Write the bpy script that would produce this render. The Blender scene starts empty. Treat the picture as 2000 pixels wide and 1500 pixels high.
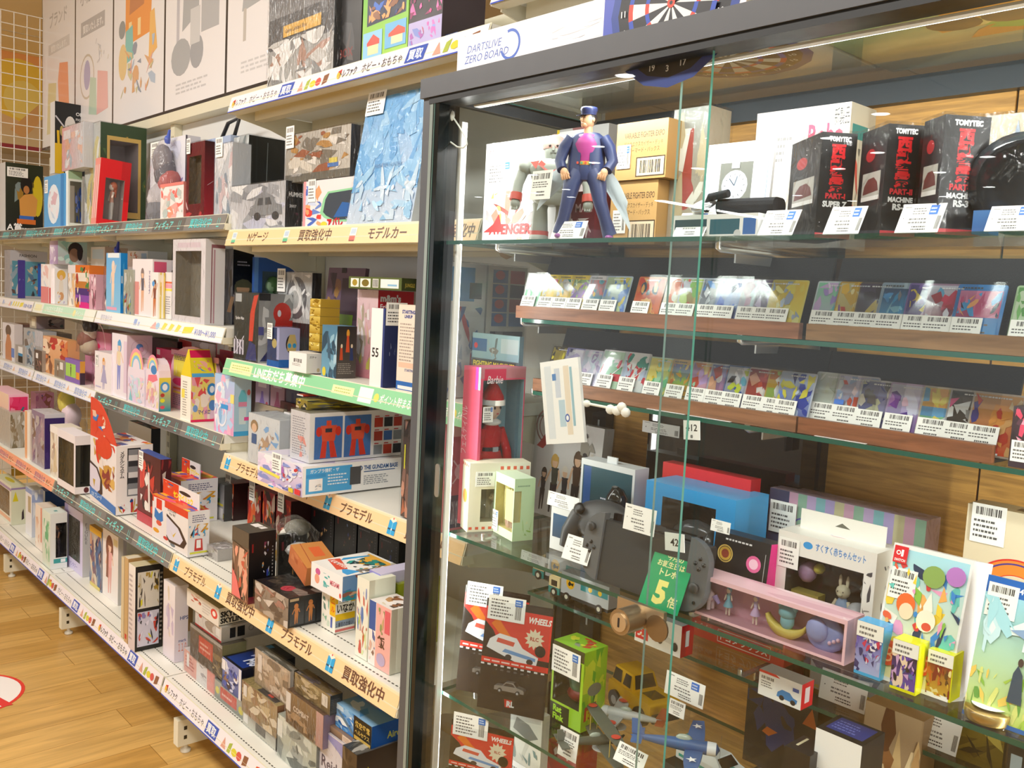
import bpy, math, random
from mathutils import Vector, Matrix, Euler
C0 = bpy.context.scene
COL = C0.collection
PI = math.pi
# ------------------------------------------------------------------ camera
CAM_F, CAM_YAW, CAM_PITCH, CAM_ROLL = 1772.0, math.radians(47.803), math.radians(5.508), math.radians(2.940)
CAM_C = Vector((4.75101, -1.04093, 1.47587))
def _axes():
    sy, cy = math.sin(CAM_YAW), math.cos(CAM_YAW)
    fw, rt, up = Vector((-sy, cy, 0)), Vector((cy, sy, 0)), Vector((0, 0, 1))
    f2 = fw * math.cos(CAM_PITCH) - up * math.sin(CAM_PITCH)
    u2 = up * math.cos(CAM_PITCH) + fw * math.sin(CAM_PITCH)
    cr, sr = math.cos(CAM_ROLL), math.sin(CAM_ROLL)
    return rt * cr + u2 * sr, u2 * cr - rt * sr, f2
AX_R, AX_U, AX_F = _axes()
cam_data = bpy.data.cameras.new('camera')
cam_data.sensor_fit = 'HORIZONTAL'; cam_data.sensor_width = 36.0
cam_data.lens = CAM_F / 2000 * 36; cam_data.clip_start = 0.02
cam = bpy.data.objects.new('camera', cam_data); COL.objects.link(cam)
M = Matrix((AX_R, AX_U, -AX_F)).transposed().to_4x4(); M.translation = CAM_C
cam.matrix_world = M
C0.camera = cam
# ------------------------------------------------------------------ world, lights, exposure
W = bpy.data.worlds.new('world'); C0.world = W; W.use_nodes = True
W.node_tree.nodes['Background'].inputs[0].default_value = (1, .985, .96, 1)
W.node_tree.nodes['Background'].inputs[1].default_value = 0.95
C0.view_settings.view_transform = 'Standard'; C0.view_settings.look = 'None'
C0.view_settings.gamma = 1.0; C0.view_settings.use_curve_mapping = False
C0.view_settings.exposure = 0.22
CEIL = 3.02
def area(name, x, y, z, sx, sy, e, col=(1, .97, .92), rx=0.0):
    l = bpy.data.lights.new(name, 'AREA'); l.shape = 'RECTANGLE'; l.size = sx; l.size_y = sy; l.energy = e; l.color = col
    o = bpy.data.objects.new(name, l); COL.objects.link(o); o.location = (x, y, z); o.rotation_euler = (rx, 0, 0)
    return o
area('ceiling_lamp_row', 3.0, -1.7, CEIL - .05, 6.4, .3, 120, rx=math.radians(16))
area('ceiling_lamp_row', -3.0, 2.4, CEIL - .05, .3, 5.0, 90)
def added_fill(name, x, y, z, sx, sy, e, aim):  # fill lights added inside the showcase to brighten its contents
    l = bpy.data.lights.new(name, 'AREA'); l.shape = 'RECTANGLE'; l.size = sx; l.size_y = sy; l.energy = e; l.color = (1, .97, .93)
    o = bpy.data.objects.new(name, l); COL.objects.link(o); o.location = (x, y, z); o.rotation_euler = Vector(aim).to_track_quat('-Z', 'Y').to_euler(); return o
added_fill('added_showcase_fill', 3.372, .058, 1.0, .012, 1.6, 2.5, (1, .75, 0))
added_fill('added_showcase_fill', 4.862, .058, 1.0, .012, 1.6, 13, (-1, .75, 0))
added_fill('added_showcase_fill', 4.1, .062, 1.822, 1.4, .012, 5.5, (0, .8, -1))
cy = C0.cycles
cy.transparent_max_bounces = 40; cy.max_bounces = 10; cy.diffuse_bounces = 4; cy.glossy_bounces = 4; cy.transmission_bounces = 8
cy.caustics_reflective = False; cy.caustics_refractive = False; cy.sample_clamp_indirect = 4.0
try:
    cy.use_denoising = True
except Exception:
    pass
# ------------------------------------------------------------------ helpers
def lin(c):
    return c / 12.92 if c <= .04045 else ((c + .055) / 1.055) ** 2.4
_cc = {}
def rgb(s):
    if isinstance(s, tuple): return s
    r = _cc.get(s)
    if r is None:
        h = ''.join(a * 2 for a in s) if len(s) == 3 else s
        r = _cc[s] = tuple(lin(int(h[i:i + 2], 16) / 255) for i in (0, 2, 4))
    return r
_mats = {}
def mat(kind):
    """Materials that take their printed colours from the mesh colour attribute, plus the clear ones."""
    if kind in _mats: return _mats[kind]
    m = bpy.data.materials.new(kind); m.use_nodes = True; nt = m.node_tree; N = nt.nodes; L = nt.links
    N.clear(); out = N.new('ShaderNodeOutputMaterial')
    def node(t, **k):
        n = N.new(t)
        for a, b in k.items(): n.inputs[a.replace('_', ' ')].default_value = b
        return n
    if kind in ('glass', 'film', 'acrylic', 'vinyl'):
        tr = N.new('ShaderNodeBsdfTransparent'); gl = N.new('ShaderNodeBsdfGlossy'); mx = N.new('ShaderNodeMixShader')
        tr.inputs[0].default_value = {'glass': (.955, .975, .965, 1), 'film': (.96, .96, .965, 1), 'acrylic': (.93, .94, .95, 1), 'vinyl': (.90, .91, .92, 1)}[kind]
        gl.inputs['Roughness'].default_value = {'glass': .0, 'film': .16, 'acrylic': .05, 'vinyl': .12}[kind]
        lf = N.new('ShaderNodeLayerWeight'); lf.inputs['Blend'].default_value = .5; lw_ = N.new('ShaderNodeMath'); lw_.operation = 'POWER'; lw_.inputs[1].default_value = 4.2
        lw = N.new('ShaderNodeMath'); lw.operation = 'MULTIPLY_ADD'; lw.inputs[1].default_value = {'glass': .7, 'film': .5, 'acrylic': .5, 'vinyl': .4}[kind]; lw.inputs[2].default_value = {'glass': .03, 'film': .03, 'acrylic': .02, 'vinyl': .018}[kind]
        L.new(lf.outputs['Facing'], lw_.inputs[0]); L.new(lw_.outputs[0], lw.inputs[0])
        if kind in ('film', 'vinyl'):
            tc = N.new('ShaderNodeTexCoord'); mp = N.new('ShaderNodeMapping'); nz = N.new('ShaderNodeTexNoise'); bp = N.new('ShaderNodeBump')
            mp.inputs['Scale'].default_value = (1, 1, 1) if kind == 'vinyl' else (1.6, 1.6, .55)
            nz.inputs['Scale'].default_value = 22 if kind == 'vinyl' else 34; nz.inputs['Detail'].default_value = 2; nz.inputs['Distortion'].default_value = 1.4
            bp.inputs['Strength'].default_value = .9; bp.inputs['Distance'].default_value = .012
            L.new(tc.outputs['Object'], mp.inputs[0]); L.new(mp.outputs[0], nz.inputs[0]); L.new(nz.outputs[0], bp.inputs['Height'])
            L.new(bp.outputs[0], gl.inputs['Normal']); L.new(bp.outputs[0], lf.inputs['Normal'])
            ma = N.new('ShaderNodeMath'); ma.operation = 'MULTIPLY_ADD'; ma.inputs[1].default_value = 1.0; ma.inputs[2].default_value = .015 if kind == 'film' else 0.0
            L.new(lw.outputs[0], ma.inputs[0]); L.new(ma.outputs[0], mx.inputs[0])
        else:
            L.new(lw.outputs[0], mx.inputs[0])
        L.new(tr.outputs[0], mx.inputs[1]); L.new(gl.outputs[0], mx.inputs[2]); L.new(mx.outputs[0], out.inputs[0])
    elif kind == 'lamp':
        e = N.new('ShaderNodeEmission'); e.inputs[1].default_value = 26; e.inputs[0].default_value = (1, .98, .95, 1); L.new(e.outputs[0], out.inputs[0])
    elif kind == 'floorwood':
        tc = N.new('ShaderNodeTexCoord'); mp = N.new('ShaderNodeMapping'); mp.inputs['Rotation'].default_value = (0, 0, PI / 2)
        br = N.new('ShaderNodeTexBrick'); br.offset = .37; br.inputs['Scale'].default_value = 1.0
        br.inputs['Brick Width'].default_value = .92; br.inputs['Row Height'].default_value = .152; br.inputs['Mortar Size'].default_value = .0012
        br.inputs['Color1'].default_value = (*rgb('dcb46e'), 1); br.inputs['Color2'].default_value = (*rgb('c0924a'), 1); br.inputs['Mortar'].default_value = (*rgb('a37a3c'), 1); br.inputs['Bias'].default_value = -.25
        mp2 = N.new('ShaderNodeMapping'); mp2.inputs['Scale'].default_value = (9, .9, 1)
        nz = N.new('ShaderNodeTexNoise'); nz.inputs['Scale'].default_value = 3; nz.inputs['Detail'].default_value = 6; nz.inputs['Distortion'].default_value = 1.2
        rp = N.new('ShaderNodeValToRGB'); rp.color_ramp.elements[0].position = .3; rp.color_ramp.elements[0].color = (.74, .72, .68, 1); rp.color_ramp.elements[1].position = .7; rp.color_ramp.elements[1].color = (1.08, 1.06, 1.02, 1)
        mx = N.new('ShaderNodeMix'); mx.data_type = 'RGBA'; mx.blend_type = 'MULTIPLY'; mx.inputs[0].default_value = 1
        b = node('ShaderNodeBsdfPrincipled', Roughness=.3); b.inputs['Specular IOR Level'].default_value = .4
        L.new(tc.outputs['Object'], mp.inputs[0]); L.new(mp.outputs[0], br.inputs[0]); L.new(tc.outputs['Object'], mp2.inputs[0]); L.new(mp2.outputs[0], nz.inputs[0]); L.new(nz.outputs[0], rp.inputs[0])
        L.new(br.outputs[0], mx.inputs[6]); L.new(rp.outputs[0], mx.inputs[7]); L.new(mx.outputs[2], b.inputs['Base Color']); L.new(b.outputs[0], out.inputs[0])
    else:
        at = N.new('ShaderNodeAttribute'); at.attribute_name = 'Col'
        rough = {'print': .38, 'gloss': .14, 'matte': .75, 'metal': .28, 'paint': .42, 'cloth': .9, 'wood': .45, 'piano': .03, 'edge': .12, 'card': .55}[kind]
        b = node('ShaderNodeBsdfPrincipled', Roughness=rough)
        b.inputs['Metallic'].default_value = .85 if kind == 'metal' else 0
        src = at.outputs['Color']
        if kind == 'wood':
            tc = N.new('ShaderNodeTexCoord'); mp = N.new('ShaderNodeMapping'); mp.inputs['Scale'].default_value = (2.2, 9, 26)
            nz = N.new('ShaderNodeTexNoise'); nz.inputs['Scale'].default_value = 4; nz.inputs['Detail'].default_value = 5; nz.inputs['Distortion'].default_value = .8
            rp = N.new('ShaderNodeValToRGB'); rp.color_ramp.elements[0].position = .32; rp.color_ramp.elements[0].color = (.62, .58, .54, 1); rp.color_ramp.elements[1].position = .68; rp.color_ramp.elements[1].color = (1.12, 1.1, 1.08, 1)
            mx = N.new('ShaderNodeMix'); mx.data_type = 'RGBA'; mx.blend_type = 'MULTIPLY'; mx.inputs[0].default_value = 1
            L.new(tc.outputs['Object'], mp.inputs[0]); L.new(mp.outputs[0], nz.inputs[0]); L.new(nz.outputs[0], rp.inputs[0]); L.new(src, mx.inputs[6]); L.new(rp.outputs[0], mx.inputs[7]); src = mx.outputs[2]
        elif kind in ('print', 'matte', 'card', 'paint'):
            tc = N.new('ShaderNodeTexCoord'); nz = N.new('ShaderNodeTexNoise'); nz.inputs['Scale'].default_value = 30
            mr = N.new('ShaderNodeMapRange'); mr.inputs[3].default_value = rough - .07; mr.inputs[4].default_value = rough + .07
            L.new(tc.outputs['Object'], nz.inputs[0]); L.new(nz.outputs[0], mr.inputs[0]); L.new(mr.outputs[0], b.inputs['Roughness'])
        elif kind == 'cloth':
            tc = N.new('ShaderNodeTexCoord'); nz = N.new('ShaderNodeTexNoise'); nz.inputs['Scale'].default_value = 400; bp = N.new('ShaderNodeBump'); bp.inputs['Strength'].default_value = .5; bp.inputs['Distance'].default_value = .001
            L.new(tc.outputs['Object'], nz.inputs[0]); L.new(nz.outputs[0], bp.inputs['Height']); L.new(bp.outputs[0], b.inputs['Normal'])
        L.new(src, b.inputs['Base Color']); L.new(b.outputs[0], out.inputs[0])
    _mats[kind] = m
    return m

# ---- text outlines (the default interface font), cached as triangles in a unit of one em
_tmp = bpy.data.scenes.new('scratch')
_txt = {}
def glyphs(s, bold=.018):
    k = (s, bold)
    if k not in _txt:
        cu = bpy.data.curves.new('t', 'FONT'); cu.body = s; cu.resolution_u = 2; cu.offset = bold
        ob = bpy.data.objects.new('t', cu); _tmp.collection.objects.link(ob)
        _tmp.view_layers[0].update()
        me = ob.evaluated_get(_tmp.view_layers[0].depsgraph).to_mesh()
        vs = [(v.co.x, v.co.y) for v in me.vertices]; fs = [tuple(p.vertices) for p in me.polygons]
        bpy.data.objects.remove(ob); bpy.data.curves.remove(cu)
        if vs:
            x0 = min(v[0] for v in vs); vs = [(x - x0, y) for x, y in vs]
            wd = max(v[0] for v in vs)
        else: wd = 0.1
        _txt[k] = (vs, fs, wd)
    return _txt[k]

class Geo:
    EPS = 4e-5
    def __init__(s): s.v = []; s.f = []; s.c = []; s.m = []; s.s = []; s.lay = 0
    def poly(s, pts, col, mi=0, sm=False):
        n = len(s.v); s.v += [tuple(p) for p in pts]; s.f.append(tuple(range(n, n + len(pts)))); s.c.append(col if isinstance(col, list) else rgb(col)); s.m.append(mi); s.s.append(sm)
    def mesh(s, vs, fs, col, mi=0, sm=False):
        n = len(s.v); s.v += [tuple(p) for p in vs]
        for f in fs: s.f.append(tuple(i + n for i in f)); s.c.append(rgb(col)); s.m.append(mi); s.s.append(sm)
    def box(s, a, b, col, mi=0, skip=''):
        x0, y0, z0 = a; x1, y1, z1 = b
        v = [(x0, y0, z0), (x1, y0, z0), (x1, y1, z0), (x0, y1, z0), (x0, y0, z1), (x1, y0, z1), (x1, y1, z1), (x0, y1, z1)]
        fs = {'D': (0, 3, 2, 1), 'T': (4, 5, 6, 7), 'F': (0, 1, 5, 4), 'R': (1, 2, 6, 5), 'B': (2, 3, 7, 6), 'L': (3, 0, 4, 7)}
        s.mesh(v, [f for k, f in fs.items() if k not in skip], col, mi)
    def rbox(s, a, b, r, col, mi=0, n=3, ax=2):
        """box with its edges along one axis rounded"""
        i, j = [k for k in (0, 1, 2) if k != ax]
        pts = []
        for cx, cy, a0 in ((b[i] - r, b[j] - r, 0), (a[i] + r, b[j] - r, 90), (a[i] + r, a[j] + r, 180), (b[i] - r, a[j] + r, 270)):
            for k in range(n + 1):
                t = math.radians(a0 + 90 * k / n); pts.append((cx + r * math.cos(t), cy + r * math.sin(t)))
        def P(p, h):
            q = [0, 0, 0]; q[i], q[j], q[ax] = p[0], p[1], h; return q
        m = len(pts); vs = [P(p, a[ax]) for p in pts] + [P(p, b[ax]) for p in pts]
        s.mesh(vs, [(k, (k + 1) % m, m + (k + 1) % m, m + k) for k in range(m)], col, mi)
        s.mesh(vs, [tuple(reversed(range(m))), tuple(range(m, 2 * m))], col, mi)
    def tube(s, pts, rad, col, n=8, mi=0, cap=True, sq=1.0):
        pts = [Vector(p) for p in pts]
        if not isinstance(rad, (list, tuple)): rad = [rad] * len(pts)
        vs = []; up = None
        for i, p in enumerate(pts):
            t = (pts[min(i + 1, len(pts) - 1)] - pts[max(i - 1, 0)]).normalized()
            if up is None: up = Vector((0, 1, 0)) if abs(t.y) < .9 else Vector((1, 0, 0))
            a = t.cross(up).normalized(); up = a.cross(t).normalized()
            for k in range(n):
                an = 2 * PI * k / n; vs.append(p + (a * math.cos(an) + up * math.sin(an) * sq) * rad[i])
        m = len(pts)
        fs = [(i * n + k, i * n + (k + 1) % n, (i + 1) * n + (k + 1) % n, (i + 1) * n + k) for i in range(m - 1) for k in range(n)]
        s.mesh(vs, fs, col, mi, True)
        if cap: s.mesh(vs, [tuple(range(n))[::-1], tuple(range((m - 1) * n, m * n))], col, mi)
    def lathe(s, prof, col, n=20, o=(0, 0, 0), mi=0, sm=True, axis='z', sy=1.0):
        vs = []
        for r, h in prof:
            for k in range(n):
                a = 2 * PI * k / n; x, y = r * math.cos(a), r * math.sin(a) * sy
                p = (x, y, h) if axis == 'z' else ((x, h, y) if axis == 'y' else (h, x, y))
                vs.append((p[0] + o[0], p[1] + o[1], p[2] + o[2]))
        m = len(prof)
        fs = [(i * n + k, i * n + (k + 1) % n, (i + 1) * n + (k + 1) % n, (i + 1) * n + k) for i in range(m - 1) for k in range(n)]
        s.mesh(vs, fs, col, mi, sm)
        s.mesh(vs, [tuple(range(n))[::-1], tuple(range((m - 1) * n, m * n))], col, mi)
    def ell(s, c, r, col, n=12, mi=0, rot=None):
        m = max(5, n // 2 + 1); vs = []
        for i in range(m):
            th = PI * i / (m - 1)
            for k in range(n):
                a = 2 * PI * k / n
                p = Vector((r[0] * math.sin(th) * math.cos(a), r[1] * math.sin(th) * math.sin(a), r[2] * math.cos(th)))
                if rot: p = Matrix.Rotation(rot[1], 3, rot[0]) @ p
                vs.append((p.x + c[0], p.y + c[1], p.z + c[2]))
        s.mesh(vs, [(i * n + k, (i + 1) * n + k, (i + 1) * n + (k + 1) % n, i * n + (k + 1) % n) for i in range(m - 1) for k in range(n)], col, mi, True)
    def build(s, name, mats, parent=None, loc=None, rot=None):
        me = bpy.data.meshes.new(name); me.from_pydata(s.v, [], s.f)
        at = me.color_attributes.new('Col', 'FLOAT_COLOR', 'CORNER'); buf = []
        for f, c in zip(s.f, s.c):
            if isinstance(c, list):
                for q in c: buf += [*rgb(q), 1.0]
            else: buf += [c[0], c[1], c[2], 1.0] * len(f)
        at.data.foreach_set('color', buf)
        me.polygons.foreach_set('material_index', s.m); me.polygons.foreach_set('use_smooth', s.s)
        for k in ([mats] if isinstance(mats, str) else mats): me.materials.append(mat(k))
        o = bpy.data.objects.new(name, me); COL.objects.link(o)
        if parent is not None: o.parent = parent
        if loc is not None: o.location = loc
        if rot is not None: o.rotation_euler = rot
        return o

class Face:
    """a flat face to print on: origin, unit axes, size"""
    def __init__(s, g, O, U, V, w, h):
        s.g, s.O, s.U, s.V, s.w, s.h = g, Vector(O), Vector(U), Vector(V), w, h; s.N = s.U.cross(s.V); s.k = 1; s.hole = None
    def pt(s, u, v): return s.O + s.U * (u * s.w) + s.V * (v * s.h) + s.N * (s.k * Geo.EPS)
    def poly(s, uv, col, mi=0):
        if s.hole:                     # keep the print off a window
            a, b, d, e = s.hole; us, vs = [p[0] for p in uv], [p[1] for p in uv]; x0, x1, y0, y1 = min(us), max(us), min(vs), max(vs)
            if x0 < d and x1 > a and y0 < e and y1 > b:
                if len(uv) == 4 and isinstance(col, str) and all(p[0] in (x0, x1) and p[1] in (y0, y1) for p in uv):
                    for q in ((x0, y0, x1, b), (x0, e, x1, y1), (x0, max(y0, b), a, min(y1, e)), (d, max(y0, b), x1, min(y1, e))):
                        if q[2] > q[0] + 1e-6 and q[3] > q[1] + 1e-6: s.g.poly([s.pt(q[0], q[1]), s.pt(q[2], q[1]), s.pt(q[2], q[3]), s.pt(q[0], q[3])], col, mi)
                    s.k += 1
                return
        s.g.poly([s.pt(u, v) for u, v in uv], col, mi); s.k += 1
    def draw(s, prims):
        for p in prims: getattr(s, '_' + p[0])(*p[1:])
        return s
    def _r(s, c, a, b, d, e): s.poly([(a, b), (d, b), (d, e), (a, e)], c)
    def _p(s, c, *q): s.poly([(q[i], q[i + 1]) for i in range(0, len(q), 2)], c)
    def _e(s, c, u, v, ru, rv=None, n=16):
        if rv is None: rv = ru * s.w / s.h
        s.poly([(u + ru * math.cos(2 * PI * i / n), v + rv * math.sin(2 * PI * i / n)) for i in range(n)], c)
    def _o(s, c, u, v, r, t, n=20, a0=0, a1=360):   # ring, radius as a share of width
        k = s.w / s.h; N = s.k
        for i in range(n):
            a, b = math.radians(a0 + (a1 - a0) * i / n), math.radians(a0 + (a1 - a0) * (i + 1) / n); s.k = N
            s.poly([(u + q * math.cos(x), v + q * k * math.sin(x)) for q, x in ((r, a), (r, b), (r - t, b), (r - t, a))][::-1], c)
        s.k = N + 1
    def _g(s, c0, c1, a=0, b=0, d=1, e=1): s.poly([(a, b), (d, b), (d, e), (a, e)], [c0, c0, c1, c1])
    def _h(s, c0, c1, a=0, b=0, d=1, e=1): s.poly([(a, b), (d, b), (d, e), (a, e)], [c0, c1, c1, c0])
    def _s(s, cols, a, b, d, e, n, ax='v'):
        cols = cols.split(); N = s.k
        for i in range(n):
            t0, t1 = i / n, (i + 1) / n; s.k = N
            if ax == 'v': s._r(cols[i % len(cols)], a + (d - a) * t0, b, a + (d - a) * t1, e)
            else: s._r(cols[i % len(cols)], a, b + (e - b) * t0, d, b + (e - b) * t1)
    def _t(s, c, txt, u, v, h, mw=None, bold=.02, cen=False, it=0.0, rot=0):
        vs, fs, wd = glyphs(txt, bold)
        sc = h * (s.w if rot else s.h) / .74; sx = sc
        W_ = (s.w if not rot else s.h)
        if mw and wd * sc > mw * W_: sx = mw * W_ / wd
        off = -wd * sx / 2 if cen else 0
        n = len(s.g.v); b = s.O + s.U * (u * s.w) + s.V * (v * s.h) + s.N * (s.k * Geo.EPS); s.k += 1
        U, V = (s.U, s.V) if not rot else ((s.V, -s.U) if rot > 0 else (-s.V, s.U))
        s.g.v += [tuple(b + U * (x * sx + off + it * y * sc) + V * (y * sc)) for x, y in vs]
        c = rgb(c)
        for f in fs: s.g.f.append(tuple(i + n for i in f)); s.g.c.append(c); s.g.m.append(0); s.g.s.append(False)
    def _T(s, c, txt, u, v, h, mw=None, bold=.02, it=0.0): s._t(c, txt, u, v, h, mw, bold, True, it)
    def _Y(s, c, txt, u, v, h, lead=1.12, bold=.02):     # upright column of characters, from the top
        for i, ch in enumerate(txt): s._t(c, ch, u, v - h * (1 + lead * i), h, None, bold, True)
    def _l(s, c, a, b, d, e, t):
        du, dv = (d - a) * s.w, (e - b) * s.h; q = math.hypot(du, dv) or 1; nx, ny = -dv / q * t / 2, du / q * t / 2
        s.poly([(a - nx, b - ny * s.w / s.h), (d - nx, e - ny * s.w / s.h), (d + nx, e + ny * s.w / s.h), (a + nx, b + ny * s.w / s.h)], c)
    def _c(s, seed, cols, n, a=0, b=0, d=1, e=1, sz=.35):
        """loose painted shapes of the given colours inside a rectangle"""
        R = random.Random(seed); cols = cols.split(); sx, sy = (d - a), (e - b)
        for i in range(n):
            q = sz * (1.15 - .8 * i / n); cu, cv = a + R.random() * sx, b + R.random() * sy; ru, rv = q * sx * R.uniform(.3, 1), q * sy * R.uniform(.2, .8); t = R.uniform(0, PI); m = R.choice((3, 4, 5, 7, 9))
            pts = []
            for j in range(m):
                an = 2 * PI * j / m; x, y = ru * math.cos(an) * R.uniform(.6, 1.15), rv * math.sin(an) * R.uniform(.6, 1.15)
                pts.append((min(d, max(a, cu + x * math.cos(t) - y * math.sin(t))), min(e, max(b, cv + x * math.sin(t) + y * math.cos(t)))))
            s.poly(pts, R.choice(cols))
    def _f(s, seed, skin, hair, top, bot, u, v0, v1, k=1.0):
        """a printed generic standing figure between heights v0 and v1"""
        R = random.Random(seed); H = v1 - v0; a = s.h / s.w * H * k; hr = .085 * a; hv = .1 * H
        Y = lambda t: v0 + t * H
        sw = R.uniform(-.06, .06) * a
        s._e(hair, u + sw * .5, Y(.86), hr * 1.35, hv * 1.35, 11)
        s.poly([(u - .10 * a, Y(.5)), (u + .10 * a, Y(.5)), (u + .06 * a, Y(.02)), (u + .02 * a, Y(.02)), (u, Y(.38)), (u - .04 * a, Y(0)), (u - .09 * a, Y(0))], bot)
        s.poly([(u - .07 * a, Y(.48)), (u + .08 * a, Y(.48)), (u + .11 * a, Y(.76)), (u - .11 * a, Y(.76))], top)
        s._l(skin, u - .11 * a, Y(.73), u - .19 * a + sw, Y(.5), .045 * a); s._l(skin, u + .11 * a, Y(.73), u + .2 * a + sw, Y(R.choice((.55, .9))), .045 * a)
        s._e(skin, u + sw * .3, Y(.85), hr * .95, hv, 10)
        s.poly([(u - hr, Y(.87)), (u + hr, Y(.87)), (u + hr * .9, Y(.95)), (u - hr * .9, Y(.95))], hair)
    def _x(s, u, v, w, h, dark='333', n=5):
        """lines of very small print"""
        R = random.Random(int(u * 97 + v * 31 + w * 53)); 
        for i in range(n):
            y = v + h * (1 - (i + .8) / n); x = u
            while x < u + w * R.uniform(.6, 1):
                q = R.uniform(.04, .14) * w; N = s.k; s._r(dark, x, y, min(x + q, u + w), y + h / n * .45); s.k = N; x += q + .03 * w
        s.k += 1
    def _b(s, u, v, w, h, c='222'):
        R = random.Random(7); x = u; N = s.k
        while x < u + w:
            q = R.choice((.02, .035, .05)) * w; s.k = N; s._r(c, x, v, min(u + w, x + q), v + h); x += q + R.choice((.02, .03, .045)) * w
        s.k = N + 1
    def _k(s, u, v, w, h):                                   # barcode label printed flat
        s._r('f4f4f0', u, v, u + w, v + h); s._b(u + .1 * w, v + .68 * h, .8 * w, .22 * h); s._x(u + .1 * w, v + .12 * h, .8 * w, .5 * h, '555', 4)

def faces(g, w, d, h):
    return {'F': Face(g, (0, 0, 0), (1, 0, 0), (0, 0, 1), w, h), 'R': Face(g, (w, 0, 0), (0, 1, 0), (0, 0, 1), d, h), 'T': Face(g, (0, 0, h), (1, 0, 0), (0, 1, 0), w, d),
            'L': Face(g, (0, d, 0), (0, -1, 0), (0, 0, 1), d, h), 'D': Face(g, (0, d, 0), (1, 0, 0), (0, -1, 0), w, d)}

# ---- from the picture to the place: a ray through a pixel meets a known plane
def ray(px, py): return AX_F + AX_R * ((px - 1000) / CAM_F) - AX_U * ((py - 750) / CAM_F)
def at_z(px, py, z):
    d = ray(px, py); return CAM_C + d * ((z - CAM_C.z) / d.z)
def at_y(px, py, y):
    d = ray(px, py); return CAM_C + d * ((y - CAM_C.y) / d.y)
def at_x(px, py, x):
    d = ray(px, py); return CAM_C + d * ((x - CAM_C.x) / d.x)
def _sx(P, D, px):      # how far along D from P until picture column px
    q = P - CAM_C; k = (px - 1000) / CAM_F; return (k * q.dot(AX_F) - q.dot(AX_R)) / (D.dot(AX_R) - k * D.dot(AX_F))
def _sy(P, D, py):
    q = P - CAM_C; k = (750 - py) / CAM_F; return (k * q.dot(AX_F) - q.dot(AX_U)) / (D.dot(AX_U) - k * D.dot(AX_F))
def put(z, xm, yt=None, xl=None, xr=None, yb=None, Y=None, yaw=0.0, lean=0.0, w=None, d=None, h=None):
    """size and place of a box on a surface at height z. xm,yb: foot of its front right upright edge (or its depth Y), xl/xr the feet of the
    edges to either side, yt the top of the upright edge; w, d, h may be given instead (metres)."""
    a = math.radians(yaw); U = Vector((math.cos(a), math.sin(a), 0)); B = Vector((-math.sin(a), math.cos(a), 0))
    if yb is not None: P = at_z(xm, yb, z)
    else:
        P = Vector((0, Y, z)); P.x += _sx(P, Vector((1, 0, 0)), xm)
    if w is None: w = -_sx(P, U, xl)
    if d is None: d = _sx(P, B, xr) if xr is not None else .06
    if P.x < 3.31 and yaw == 0: d = min(d, .4745 - P.y)
    if P.x > 3.31 and yaw == 0 and z < 1.8: d = min(d, .428 - P.y)
    l = math.radians(lean); V = B * math.sin(l) + Vector((0, 0, 1)) * math.cos(l)
    if h is None: h = _sy(P, V, yt)
    return dict(loc=P - U * w, rot=(-l, 0, a), w=max(w, .004), d=max(d, .003), h=max(h, .004), z1=z + h)
def props(o, label, cat, group=None, kind=None):
    if label: o['label'] = label
    if cat: o['category'] = cat
    if group: o['group'] = group
    if kind: o['kind'] = kind
    return o
def empty(name, loc=(0, 0, 0), rot=(0, 0, 0), label=None, cat=None, group=None):
    o = bpy.data.objects.new(name, None); COL.objects.link(o); o.empty_display_size = .05; o.location = loc; o.rotation_euler = rot
    return props(o, label, cat, group)
_stk = {}
def sticker(root, face, pl, u, v, w, h, blue=False, name='price_sticker', style=0):
    """a white price label stuck on a face of a box; u, v its lower left corner as a share of the face, w, h in metres"""
    k = (blue, style)
    if k not in _stk:
        g = Geo(); g.box((0, -.0006, 0), (1, 0, 1), 'f6f6f2'); f = Face(g, (0, -.0006, 0), (1, 0, 0), (0, 0, 1), 1, 1)
        if style == 0: f.draw([('b', .12, .72, .76, .2), ('x', .08, .12, .84, .52, '555', 4)])
        else: f.draw([('x', .08, .1, .6, .8, '666', 6), ('b', .74, .12, .16, .6, '444')])
        if blue: f.draw([('r', '2f6fc4', .72, .66, .92, .94), ('x', .74, .7, .16, .2, 'cfe2f8', 2)])
        o = g.build(name, 'card'); _stk[k] = o.data; bpy.data.objects.remove(o)
    o = bpy.data.objects.new(name, _stk[k]); COL.objects.link(o); o.parent = root; o.scale = (w, 1, h)
    W_, D_, H_ = pl['w'], pl['d'], pl['h']; e = .0012 if not pl.get('wrap') else .0042
    if face == 'F': o.location = (u * W_, -e, v * H_)
    elif face == 'R': o.location = (W_ + e, u * D_, v * H_); o.rotation_euler = (0, 0, PI / 2)
    else: o.location = (u * W_, v * D_, H_ + e); o.rotation_euler = (-PI / 2, 0, 0)
    return o
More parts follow.
